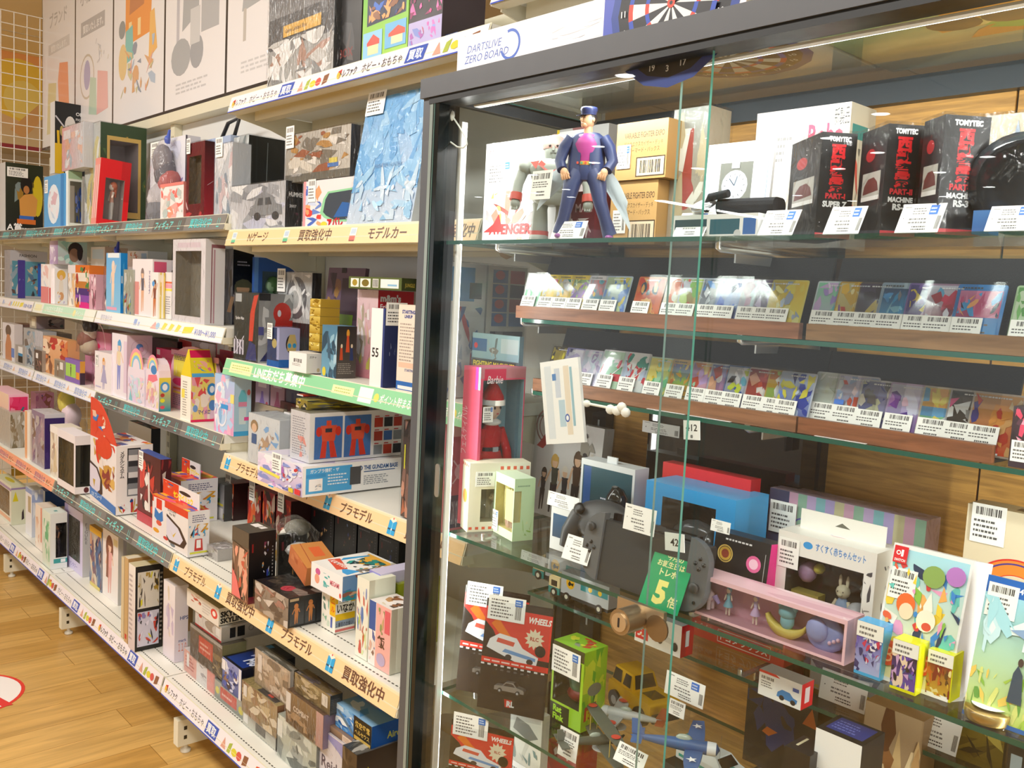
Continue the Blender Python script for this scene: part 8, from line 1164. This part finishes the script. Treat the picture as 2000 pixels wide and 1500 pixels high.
for xl, xm, xr, yb, yt, c, cs, lb in ((1667, 1718, 1735, 1331, 1226, '3fa6e0', 'a8b4e0 6a5ab0 e8e4f4 3a3a70 c83a5a', 'small blue game case with a white label, first of three at the shelf front'), (1737, 1787, 1806, 1360, 1262, 'e2e21a', '6a4ab0 2a2430 c8a0d0 4a6aa0 e8d0b8', 'small yellow game case with a schoolgirl picture, second of three'), (1806, 1855, 1874, 1373, 1282, 'e2e21a', 'd8b040 8a3a2a f0e0a0 c86a30 6a4a2a', 'small yellow game case with an amber picture, third of three')):
    p = put(c4, xm, yt, xl, xr, yb=yb)
    N('game_case', lb, p, c, F=[('r', c, 0, 0, 1, 1), ('g', cs.split()[0], cs.split()[1], 0, .06, .96, .72), ('c', len(lb), cs, 30, .0, .06, .96, .72, .25), ('r', 'f2f2ee', -.0, .72, 1, 1), ('x', .1, .75, .8, .2, '777', 2)], R=[('r', c, 0, 0, 1, 1)], T=[('r', c, 0, 0, 1, 1)], m='gloss', group='small game cases at the shelf front')
dk = at_y(1926, 1392, .085); g = Geo(); g.lathe([(.026, 0), (.027, .002), (.027, .012), (.026, .014), (.0, .014)], 'c8a868', 26)
o = props(g.build('wire_spool', 'metal', None, (dk.x, dk.y + .01, c4 + .0005)), 'flat round clear disc with a gold rim lying at the front of the glass shelf', 'spool'); q = Geo(); q.lathe([(.029, -.0003), (.029, .0165), (.001, .017)], 'fff', 26); q.build('clear_case', 'acrylic', o); q = Geo(); q.lathe([(.02, .0175), (.001, .0177)], 'f2f0ea', 20); q.build('paper_label', 'card', o)
bag('tagged_bag', 'small clear bag with a white tag behind the gold rimmed disc', c4, 2000, .12, .07, .03, .06, ['e8e8ea', '3a6a8a', 'f0f0f0'], None, 'bag', 61)
# price cards of this shelf
pop2('price card behind the mint green doll box', 1068, 1128, 974, 1002, .16)
pop2('price card at the foot of the left side controller', 1096, 1146, 1058, 1106, .078, 20)
pop2('price card stuck before the console dock', 1216, 1276, 998, 1049, .062)
pop2('price label on the brooch box before the right side controller', 1387, 1424, 1022, 1045, .13)
pop2('price card behind the delivery trucks under the glass shelf edge', 1016, 1070, 1092, 1115, .3)
q = put(c4, 1322, None, 1246, None, Y=.062, d=.0012, h=.094, lean=24); pg = dict(q); g = Geo(); w, h = q['w'], q['h']; g.box((0, 0, 0), (w, .001, h), '1f9a68'); f = Face(g, (0, 0, 0), (1, 0, 0), (0, 0, 1), w, h)
f.draw([('r', '22a06c', 0, 0, 1, 1), ('T', 'f4ecb0', '今月の', .55, .84, .085, .55), ('T', 'f4ecb0', 'お誕生日は', .5, .71, .085, .75), ('T', 'f4ecb0', 'トレポ', .5, .56, .1, .6, .03), ('T', 'f6e88a', '5', .45, .1, .38, .45, .05), ('t', 'f4ecb0', '倍', .68, .1, .14, .25)])
props(g.build('promotion_card', 'gloss', None, q['loc'], q['rot']), 'green promotion card with a large pale 5 standing before the console', 'card')
on_glass('number_tag', 'white number tag 42 on the glass above the green promotion card', 'tag', [(1299, 1074), (1337, 1080), (1342, 1044), (1303, 1040)], [('T', '1e1e20', '42', .5, .3, .42, .8, .02)], Y=.0365, t=.001, m='card')
# ---- second shelf from below: trucks and die cast cars
def truck(label, xl, xr, Y, yb):
    a = put(c5, xr, None, xl, None, Y=Y, d=.03, h=.03); w = a['w']; k = w / .14; root = empty('toy_truck', a['loc'], (0, 0, 0), label, 'toy truck', 'toy delivery trucks')
    g = Geo(); g.rbox((0, 0, .006), (.026 * k, .03, .034 * k), .003, 'e4d0a0', ax=1); g.box((-.0004, -.0004, .005), (.0265 * k, .0304, .016 * k), '1f8a86'); g.box((.006 * k, -.0006, .018 * k), (.02 * k, 0, .028 * k), '2a2624'); g.mesh([(0, .002, .034 * k), (.026 * k, .002, .034 * k), (.026 * k, .002, .046 * k), (.008 * k, .002, .036 * k), (0, .028, .034 * k), (.026 * k, .028, .034 * k), (.026 * k, .028, .046 * k), (.008 * k, .028, .036 * k)], [(0, 1, 2, 3), (7, 6, 5, 4), (0, 3, 7, 4), (3, 2, 6, 7), (1, 5, 6, 2)], 'e4d0a0'); g.build('cab', 'gloss', root)
    g = Geo(); g.box((.03 * k, -.0005, .012 * k), (w, .031, .05 * k), 'b4b8bc'); f = Face(g, (.03 * k, -.0005, .012 * k), (1, 0, 0), (0, 0, 1), w - .03 * k, .038 * k); f.draw([('e', 'e8b020', .2, .56, .09, .28), ('p', '1c1a18', .15, .5, .18, .66, .22, .56, .27, .6, .26, .44, .22, .48, .17, .4), ('r', '1f8a92', .42, .42, .98, .76), ('e', 'e8c020', .62, .58, .04, .12), ('e', 'e8c020', .82, .58, .04, .12)]); g.build('trailer', 'gloss', root)
    g = Geo(); g.box((.004, .003, .006), (w - .004, .027, .012 * k), '2a2c2e'); g.build('chassis', 'paint', root)
    for x in (.014, .045, .12):
        for y in (.001, .029): q = Geo(); q.lathe([(.0075 * k, -.003), (.0075 * k, .003)], '1a1a1a', 14, (x * k, y, .0078 * k), axis='y'); q.lathe([(.004 * k, -.0034), (.001, -.0036)], 'd8d4c0', 10, (x * k, y, .0078 * k), axis='y'); q.build('wheel', 'paint', root)
truck('grey delivery truck with a yellow oval emblem, nearer of the two', 1071, 1187, .262, 1200)
truck('grey delivery truck with a teal band, farther of the two', 1040, 1160, .31, 1160)
N('die_cast_car_box', 'white die cast car box with a race car picture and a red side', put(c5, 1328, 1224, 1239, 1352, yb=1286), 'f0f0f0', F=[('r', 'f2f2f2', 0, 0, 1, 1), ('r', 'd8262e', .02, .12, .3, .6), ('c', 28, 'f0e040 4ab0e0 f4f4f4 6ac04a', 6, .06, .2, .26, .52), ('p', 'd8d8d8', .34, .42, .6, .36, .92, .28, .9, .44, .62, .56, .4, .6), ('p', 'c83a2a', .4, .5, .6, .44, .62, .52, .44, .58), ('e', '2a2a2a', .56, .34, .06, .14), ('e', 'd8b030', .56, .34, .03, .08), ('e', '2a2a2a', .88, .28, .06, .14), ('x', .1, .86, .3, .06, '888', 1)], R=[('r', 'd81c26', 0, 0, 1, 1), ('r', 'f0f0f0', .35, .3, .65, .8)], T=[('r', 'e8e0e0', 0, 0, 1, 1)])
p = put(c5, 1530, None, 1350, None, Y=.33, d=.07, h=.085)
o = N('die_cast_car_box', 'red window box with a silver hatchback and white katakana', p, 'd02c20', F=[('r', 'd42e22', 0, 0, 1, 1), ('t', 'f4e0d8', 'Toy Car Series', .03, .2, .12, .22), ('l', 'f4e4e0', .3, .06, .86, .06, .008), ('l', 'f4e4e0', .3, .32, .86, .32, .008), ('l', 'f4e4e0', .3, .06, .3, .32, .006), ('l', 'f4e4e0', .86, .06, .86, .32, .006), ('T', 'fff', 'トヨタ プリウス', .58, .12, .14, .5, .02), ('t', '2a2018', 'ライト', .88, .26, .09, .11)], win=(.1, .36, .98, .98), inner='8a8682')
def car(root, x, y, z, L, W, H, col, name='toy_car', glass='2a2e34', roof=None, stripe=None, wheel='1a1a1a', m='gloss'):
    """a small toy car along +x with its own wheels, nose to +x"""
    g = Geo(); pr = [(0, .18), (0, .5), (.06, .56), (.26, .6), (.36, .95), (.62, 1.0), (.74, .66), (.95, .54), (1, .42), (1, .18)]
    for dy in (0,):
        vs = [(x + px * L, y + (0 if pz < .7 else W * .1), z + pz * H) for px, pz in pr] + [(x + px * L, y + W - (0 if pz < .7 else W * .1), z + pz * H) for px, pz in pr]; n = len(pr)
        g.mesh(vs, [tuple(range(n))[::-1], tuple(range(n, 2 * n))] + [(i, (i + 1) % n, (i + 1) % n + n, i + n) for i in range(n)], col)
    if stripe: g.box((x + .05 * L, y - .0006, z + .3 * H), (x + .95 * L, y, z + .42 * H), stripe); g.box((x + .66 * L, y + W * .36, z + .555 * H), (x + .95 * L, y + W * .64, z + .66 * H), stripe)
    b = g.build(name, m, root)
    q = Geo(); q.mesh([(x + .3 * L, y - .0004 + W * .02, z + .63 * H), (x + .7 * L, y - .0004 + W * .02, z + .66 * H), (x + .6 * L, y + W * .085, z + .93 * H), (x + .39 * L, y + W * .085, z + .9 * H)], [(0, 1, 2, 3)], glass); q.mesh([(x + .745 * L, y + W * .1, z + .68 * H), (x + .745 * L, y + W * .9, z + .68 * H), (x + .635 * L, y + W * .86, z + .97 * H), (x + .635 * L, y + W * .14, z + .97 * H)], [(0, 1, 2, 3)], glass); q.build('car_windows', 'gloss', b)
    for cx in (.2, .8):
        for cy in (0, W): q = Geo(); q.lathe([(.2 * H, -.0025), (.2 * H, .0025)], wheel, 14, (x + cx * L, y + cy, z + .2 * H), axis='y'); q.lathe([(.11 * H, -.0029), (.001, -.003)], 'c8c8cc', 10, (x + cx * L, y + cy, z + .2 * H), axis='y'); q.build('wheel', 'paint', b)
    return b
car(o, p['w'] * .16, p['d'] * .2, p['h'] * .36, p['w'] * .78, .034, .045, 'b0b0ae')
N('die_cast_car_box', 'white die cast car box with a blue off-roader picture and a red end', put(c5, 1563, 1338, 1480, 1586, yb=1388), 'eeeeee', F=[('r', 'f2f2f2', 0, 0, 1, 1), ('p', 'd8362e', 0, .9, .5, .9, .4, 1, 0, 1), ('r', 'f6f6f4', .02, .3, .4, .84), ('b', .06, .68, .3, .12), ('x', .06, .36, .3, .28, '777', 3), ('p', '3a84c8', .44, .2, .9, .16, .92, .32, .82, .36, .74, .5, .56, .52, .46, .38), ('e', '26262a', .56, .2, .06, .1), ('e', '26262a', .82, .17, .06, .1), ('r', '3a5aa8', .8, .62, .94, .76)], R=[('r', 'd8202c', 0, 0, 1, 1), ('r', 'f0dcdc', .3, .2, .7, .8)], T=[('r', 'ececec', 0, 0, 1, 1)])
p = put(c5, 1722, 1336, 1580, None, Y=.3, d=.12)
N('model_car_box', 'grey box with a black rounded panel and a small yellow shield', p, '8a8c8e', F=[('r', 'a8aaac', 0, 0, 1, 1), ('p', '17181a', 0, .98, .95, .98, .88, .62, .1, .7), ('p', 'd8d8da', .55, .8, .86, .9, .84, .72), ('p', 'd8c020', .8, .12, .9, .1, .92, .36, .8, .38), ('p', '2a2418', .83, .16, .88, .2, .87, .32, .83, .3), ('t', 'c8b838', 'x 40 周年記念', .02, .06, .12, .4, .02)], T=[('r', '1a1b1d', 0, 0, 1, 1)])
for a in ((1598, 1688, 1374, .275, 8, c5 - .0, 'price card with a yellow anniversary mark above it, on the truck shelf'), (1776, 1866, 1398, .255, 20, c5, 'price card before the gold and black tank box')):
    pop(a[6], a[5], a[0], a[1], a[2], Y=a[3], lean=a[4], blue=False, h=.048)
# ---- lower shelf: carded cars, lime box, yellow off-roader, model planes
def carcard(label, z, xl, xm, yt, Y=None, yb=None, lean=8, h=None, yaw=28):
    p = put(z, xm, yt, xl, None, Y=Y, yb=yb, lean=lean, d=.002, h=h, yaw=yaw); w, h = p['w'], p['h']
    o = N('car_card', label, p, '26211e', F=[('r', '2a2421', 0, 0, 1, 1), ('r', 'd83a34', 0, .52, 1, .93), ('p', '26211e', 0, .52, .32, .52, .14, .72, 0, .8), ('p', 'e87a2a', .1, .78, .3, .66, .52, .62, .36, .72, .2, .84), ('t', 'f4f0ea', 'WHEELS', .64, .84, .055, .34, .04, False, .2)] + [('p', 'e8dcc0', *[c for i in range(24) for c in (.76 + (.15, .1)[i % 2] * math.cos(i * PI / 12), .7 + (.15, .1)[i % 2] * math.sin(i * PI / 12) * w / h)]), ('T', 'b02a24', 'RLC', .76, .685, .035, .14, .03), ('p', 'e8e8ea', .06, .56, .2, .53, .5, .47, .82, .47, .84, .54, .6, .6, .5, .68, .24, .7, .1, .64), ('p', 'd85a4a', .2, .62, .46, .6, .48, .64, .22, .66), ('p', '6a9ad0', .3, .54, .8, .5, .8, .53, .34, .57), ('e', '3a3434', .4, .5, .05, .025), ('e', '3a3434', .72, .49, .05, .025), ('e', '1a1816', .86, .6, .08, None), ('r', 'd83028', 0, .42, 1, .47), ('x', .04, .43, .9, .03, 'f0d0c8', 1), ('s', 'e8e8e8 26211e', 0, .4, 1, .415, 20), ('p', 'd83028', .42, .05, .5, .05, .52, .12, .4, .12), ('t', 'f0f0f0', 'RL', .44, .06, .05, .14, .05)], cat='toy car card', m='gloss')
    g = Geo(); g.rbox((w * .22, -.022, h * .18), (w * .78, -.0005, h * .39), .006, 'fff', ax=1, n=3); g.build('blister', 'acrylic', o)
    car(o, w * .28, -.019, h * .2, w * .44, .016, h * .1, 'b8b4b0', 'car', '3a3434', m='metal'); sticker(o, 'F', p, .03, .82, w * .56, w * .34, True, style=1)
    g = Geo(); g.box((-.003, -.024, -.001), (w + .003, -.0236, h + .002), 'fff'); g.build('clear_case', 'acrylic', o); return o
carcard('red and black carded toy car, farther of two on the lower shelf', c6, 890, 1015, 1163, yb=1372)
carcard('red and black carded toy car in front, beside the lime green box', c6, 931, 1061, 1190, yb=1408)
pr_ = put(c6, 1133, 1276, 1073, 1178, yb=1432)
o = N('toy_box', 'lime green and black window box with green cartoon lettering', pr_, '9ac824', F=[('r', '1c2a12', 0, 0, 1, .22), ('r', '8ac020', .62, 0, 1, .25), ('t', 'a8e03a', 'Rat', .1, .12, .08, .4, .04), ('t', 'a8e03a', 'Fink', .1, .02, .08, .45, .04), ('r', '3a3a1a', 0, .86, 1, 1), ('e', '2a9a58', .18, .34, .16, .07)], R=[('r', 'a4d426', 0, 0, 1, 1), ('c', 29, '6ab828 d8e838 3a7a1a c8e030', 16), ('p', 'c83a2a', .1, .12, .7, .18, .6, .34, .12, .3), ('t', 'e8d820', 'R', .2, .14, .12, .4, .05), ('e', '7a8070', .5, .5, .3, .08)], T=[('r', '8ac028', 0, 0, 1, 1), ('c', 30, '4a8a1a d8d838 c83a2a 8a9080', 14, .1, .1, .9, .9)], win=(.06, .25, .92, .84), inner='3a4430')
w, d, h = pr_['w'], pr_['d'], pr_['h']; g = Geo(); g.ell((w * .5, d * .5, h * .52), (w * .26, d * .25, h * .18), '6a9a78', 12); g.ell((w * .5, d * .42, h * .7), (w * .2, d * .2, h * .09), '7aa888', 12); g.ell((w * .5, d * .5, h * .34), (w * .3, d * .25, h * .09), '8a2a2a', 12); g.build('figurine', 'paint', o); sticker(o, 'F', pr_, .0, .62, w * .9, w * .62, True, style=1)
# yellow off-roader in a clear case
ph = put(c6, 1292, None, 1186, None, Y=.3, d=.08, h=.09); hr = empty('toy_off_roader', ph['loc'], (0, 0, math.radians(-14)), 'yellow toy off-roader in a clear box behind the model planes', 'toy car'); w = ph['w']
g = Geo(); YL = 'd8a212'; g.rbox((0, 0, .02), (w, .07, .052), .005, YL, ax=1); g.mesh([(.005, .004, .052), (w * .55, .004, .052), (w * .48, .01, .082), (.01, .01, .082), (.005, .066, .052), (w * .55, .066, .052), (w * .48, .06, .082), (.01, .06, .082)], [(0, 1, 2, 3), (5, 4, 7, 6), (1, 5, 6, 2), (3, 2, 6, 7), (4, 0, 3, 7)], YL); g.box((w * .62, .02, .0521), (w * .86, .05, .0535), '4a3c14'); b = g.build('body', 'gloss', hr)
g = Geo()
for a, c in ((.03, .24), (.28, .46)): g.mesh([(w * a + .004, .0036, .056), (w * c + .004, .0036, .056), (w * c, .0088, .078), (w * a + .006, .0088, .078)], [(0, 1, 2, 3)], '1c1d1c')
g.mesh([(w * .552, .01, .056), (w * .552, .06, .056), (w * .485, .056, .08), (w * .485, .014, .08)], [(0, 1, 2, 3)], '1c1d1c'); g.build('windows', 'gloss', hr)
g = Geo(); g.box((w, .004, .018), (w + .006, .066, .034), '2a2a28'); g.build('bumper', 'paint', hr)
for x in (.2, .78):
    for y in (.002, .068): q = Geo(); q.lathe([(.019, -.007), (.019, .007)], '1a1a19', 16, (w * x, y, .019), axis='y'); q.lathe([(.009, -.0074), (.001, -.0078)], '9a9a98', 10, (w * x, y, .019), axis='y'); q.build('wheel', 'paint', hr)
g = Geo(); g.box((-.012, -.014, 0), (w + .018, .082, .1), 'fff', 0, 'D'); g.build('clear_box', 'acrylic', hr)
def plane(label, px, py, Y, yaw, span, L, col, wcol, mark, biplane=False, tail=None, zadd=0.0, roll=0.0, blue=False):
    q = at_y(px, py, Y); root = empty('model_plane', q, (math.radians(roll), 0, math.radians(yaw)), label, 'model plane')
    g = Geo(); g.lathe([(.001, -L * .5), (L * .06, -L * .47), (L * .075, -L * .4), (L * .075, -L * .1), (L * .055, L * .15), (L * .025, L * .42), (.001, L * .5)], col, 14, axis='y'); g.lathe([(L * .075, -L * .46), (L * .078, -L * .36)], 'e0e4e8' if not biplane else '3a3a34', 14, axis='y'); b = g.build('fuselage', 'paint', root)
    g = Geo()
    for z in ((-.01, .03) if biplane else (-.008,)):
        vs = []; ch = L * .2; n = 8
        for i in range(n + 1):
            t = -1 + 2 * i / n; c = ch * (1 - .35 * abs(t) ** 3); zz = z + (0 if biplane else .06 * span * abs(t) * (1 if abs(t) > .2 else -.3))
            vs += [(t * span / 2, -L * .22 - c * .5, zz), (t * span / 2, -L * .22 + c * .5, zz), (t * span / 2, -L * .22 + c * .5, zz + .003), (t * span / 2, -L * .22 - c * .5, zz + .005)]
        g.mesh(vs, [(i * 4 + j, i * 4 + (j + 1) % 4, (i + 1) * 4 + (j + 1) % 4, (i + 1) * 4 + j) for i in range(n) for j in range(4)], wcol); g.mesh(vs, [(3, 2, 1, 0), tuple(4 * n + k for k in range(4))], wcol)
        if z == (.03 if biplane else -.008):
            for s in (-1, 1):
                zz = z + (.0056 if biplane else .0056 + .06 * span * .7)
                if mark == 'disc': g.lathe([(L * .07, zz), (.001, zz + .0004)], 'd84a40', 14, (s * span * .36, -L * .22, 0))
                else:
                    pts = [((.5 if i % 2 == 0 else .2) * L * .13 * math.cos(PI / 2 + i * PI / 5), (.5 if i % 2 == 0 else .2) * L * .13 * math.sin(PI / 2 + i * PI / 5)) for i in range(10)]; g.mesh([(s * span * .36 + x, -L * .22 + y, zz + .002) for x, y in pts], [tuple(range(10))], 'f0f0f0')
    g.build('wing', 'paint', root)
    if biplane:
        g = Geo()
        for s in (-1, 1):
            for yy in (-L * .28, -L * .17): g.tube([(s * span * .3, yy, -.008), (s * span * .3, yy, .032)], .0012, 'c8b060', 5)
        g.build('strut', 'paint', root)
    g = Geo(); tc = tail or wcol; g.box((-span * .16, L * .36, 0), (span * .16, L * .48, .003), tc); g.mesh([(-.0015, L * .34, .004), (-.0015, L * .49, .004), (-.0015, L * .5, L * .2), (-.0015, L * .42, L * .2), (.0015, L * .34, .004), (.0015, L * .49, .004), (.0015, L * .5, L * .2), (.0015, L * .42, L * .2)], [(0, 1, 2, 3), (7, 6, 5, 4), (3, 2, 6, 7), (1, 5, 6, 2), (0, 3, 7, 4)], tc); g.build('tail', 'paint', root)
    g = Geo(); g.ell((0, -L * .1, L * .07), (L * .035, L * .1, L * .05), 'a8b4a8', 10); g.build('canopy', 'gloss', root)
    for k in range(3):
        a = k * 2 * PI / 3 + .4; g = Geo(); g.mesh([(-.004 * math.sin(a), -L * .505, .004 * math.cos(a)), (L * .2 * math.cos(a), -L * .507, L * .2 * math.sin(a)), (L * .2 * math.cos(a) + .005, -L * .503, L * .2 * math.sin(a)), (.004 * math.sin(a), -L * .503, -.004 * math.cos(a))], [(0, 1, 2, 3)], '2a2a2a'); g.build('propeller_blade', 'paint', root)
    g = Geo(); g.tube([(0, -L * .2, -.01), (0, -L * .2, c6 - q.z + .003)], .0015, 'd8dadc', 6); g.lathe([(.016, 0), (.016, .002)], 'c8ccd0', 14, (0, -L * .2, c6 - q.z)); g.build('stand', 'paint', root)
    return root
plane('grey green model biplane with red discs before the yellow off-roader', 1150, 1446, .13, 152, .17, .12, '55594e', '5a6058', 'disc', True)
plane('silver model plane with a red brown tail behind the biplane', 1235, 1398, .25, -62, .14, .13, 'c4c8c8', 'b8bcbc', 'disc', tail='a8482c')
plane('blue model fighter plane with white stars at the bottom of the showcase', 1318, 1450, .10, 122, .16, .14, '3a5f94', '3d6298', 'star', blue=True)
pop2('white hang tag with handwriting on the biplane', 1088, 1124, 1436, 1492, .085, style=2)
pop2('white hang tag tilted on the blue model fighter plane', 1197, 1252, 1475, 1512, .08, lean=30, style=2)
# green and white race car in a clear case
pv = put(c6, 1441, None, 1312, None, Y=.2, d=.07, h=.07); rc = empty('toy_race_car', pv['loc'], (0, 0, math.radians(-6)), 'white and teal toy race car in a clear display case', 'toy car'); w = pv['w']
g = Geo(); g.box((-.012, -.01, 0), (w + .012, .07, .012), '2a2826'); g.build('base', 'wood', rc); car(rc, .0, .008, .012, w, .048, .04, 'd8dcd8', 'body', '1a1c1e', stripe='2a9a8a')
g = Geo(); g.box((-.002, .004, .05), (.016, .06, .053), '2a9a8a'); g.build('spoiler', 'gloss', rc); g = Geo(); g.box((-.01, -.008, .012), (w + .01, .068, .075), 'fff', 0, 'D'); g.build('clear_case', 'acrylic', rc)
pop2('price card leaning before the white and teal race car', 1297, 1372, 1340, 1386, .17, blue=True)
pop2('small torn price tag below the card of the race car', 1305, 1335, 1376, 1406, .15, style=2)
N('model_kit_box', 'black and gold tank kit box with yellow lettering in the lower right', put(c6, 1935, 1425, 1722, None, Y=.29, d=.12), '15140f', F=[('r', '17160f', 0, 0, 1, 1), ('r', '8a7828', .1, .72, .98, .95), ('c', 31, 'b8a03a 6a5a1a d8c860 2a2410', 14, .1, .72, .98, .95)] + [('o', '3a3214', .2 + .1 * i, .7, .035, .012) for i in range(8)] + [('r', 'e0d020', .55, .45, .98, .5), ('t', 'c8b84a', 'ABRAMS', .6, .28, .14, .38, .04), ('t', 'b8a840', 'G GIANT', .6, .1, .14, .36, .04)])
N('figure_box', 'brown box with a furry painted creature picture in the lower right', put(c6, 1775, 1410, 1665, None, Y=.235, d=.05), '8a6a44', F=[('g', '6a3a20', 'a89070'), ('c', 32, 'c8a878 8a5a34 d8c098 5a3420 b89060', 22)])
p = put(c6, 1655, 1458, 1568, 1700, Y=.1)
o = N('electronics_box', 'small black and blue box with a white price label at the lower right', p, '15171d', F=[('r', 'ecedee', 0, 0, 1, 1), ('x', .1, .3, .6, .5, '777', 4), ('r', '2f6fd0', .72, .5, .95, .72)], R=[('r', '17191f', 0, 0, 1, 1)], T=[('r', '14161c', 0, 0, 1, 1), ('r', '2a3a8a', .1, .2, .9, .9), ('x', .16, .3, .6, .5, '6a7ac8', 4)])
bag('bagged_case', 'navy case in a clear bag beside the small black and blue box', c6, 1508, .085, .085, .05, .075, ['1f2c5a', '24326a', '1f2c5a'], None, 'bag', 71)
N('model_kit_box', 'dark box with an orange patch behind the toy race car', put(c6, 1585, 1390, 1450, None, Y=.33, d=.06), '2a2622', F=[('c', 33, '4a3a2a c86a2a 2a3a6a 3a3430', 12)])
N('electronics_box', 'dark box with a pale ruler edge beside the bagged navy case', put(c6, 1560, 1478, 1512, None, Y=.08, d=.05), '17181b', T=[('r', '1a1b1f', 0, 0, 1, 1), ('r', 'd8d0b0', .2, .3, .3, .9)])
N('electronics_pack', 'blue and green pack with a grey device at the lower right corner', put(c6, 2040, 1445, 1930, None, Y=.2, d=.05), '1c4aa0', F=[('r', '1a4aa0', .3, 0, 1, 1), ('r', '15181a', 0, 0, .3, 1), ('r', '8a9aa0', .06, .4, .26, .85), ('c', 34, '3ab0e0 6ac84a e8f4f8', 8, .4, 0, 1, .6)])
# ---- lowest shelf in view
carcard('red and black carded toy car on the lowest visible shelf', c7, 872, 993, 1432, Y=.09, lean=4)
N('model_kit_box', 'pale grey card with a tank picture beside the lowest carded car', put(c7, 1050, 1402, 990, None, Y=.14, d=.02), 'c4c4b8', F=[('r', 'cdccc0', 0, 0, 1, 1), ('p', '5a6058', .1, .72, .6, .66, .9, .74, .6, .84, .2, .86), ('c', 35, '8a8e88 5a7a78 b8b8ac', 10, .1, .4, .9, .65), ('r', 'eeeeec', 0, .0, .9, .36), ('x', .1, .06, .6, .26, '777', 4)])
N('die_cast_car_box', 'red toy car box low behind the tank card', put(c7, 1120, 1478, 1062, None, Y=.2, d=.06), 'b8242a', F=[('c', 36, 'd83a3a e8e0dc 8a1a1a', 8)])
# ---- things hung or stuck on the inside of the glass
on_glass('cosmetic_pack', 'tilted white flat pack with blue and beige stripes hung inside the left door', 'pack', [(1067, 868), (1142, 864), (1113, 707), (1040, 712)], [('r', 'f6f7f8', 0, 0, 1, 1), ('r', 'dfe6ee', .1, .06, .28, .94), ('r', 'cfd8e8', .36, .55, .5, .9), ('r', 'bcd4e4', .42, .2, .58, .52), ('r', 'e8dccc', .6, .1, .74, .92), ('r', '9ac0d0', .76, .2, .82, .9), ('e', '5a70b8', .62, .3, .06, .05), ('e', 'f6f7f8', .62, .3, .035, .03), ('r', '5a8ac8', .3, .76, .4, .84)], t=.006)
g = Geo(); A, B = at_y(1146, 788, .03), at_y(1222, 803, .03); g.tube([A, A.lerp(B, .6)], .0022, 'eceae2', 8); g.ell(A, (.008, .005, .006), 'f2f0ea', 10)
for q in (.62, .78, .9, 1.0): P = A.lerp(B, q); g.ell(P + Vector((0, 0, .005 if q == .9 else -.002)), (.009, .006, .008), 'f2f0ea', 10)
props(g.build('plastic_clip', 'paint'), 'white plastic clip with a knotted end below the card trays', 'clip')
g = Geo(); pts = [at_y(x, y, .03) for x, y in ((883, 226), (897, 247), (910, 270), (912, 282), (905, 289), (893, 287), (878, 276))]; g.tube(pts, .0016, 'e4e6e0', 8); g.ell(pts[0], (.007, .004, .01), 'eef0ea', 8); props(g.build('plastic_hook', 'paint'), 'white plastic hook inside the top left corner of the showcase', 'hook')
bpy.data.scenes.remove(_tmp)
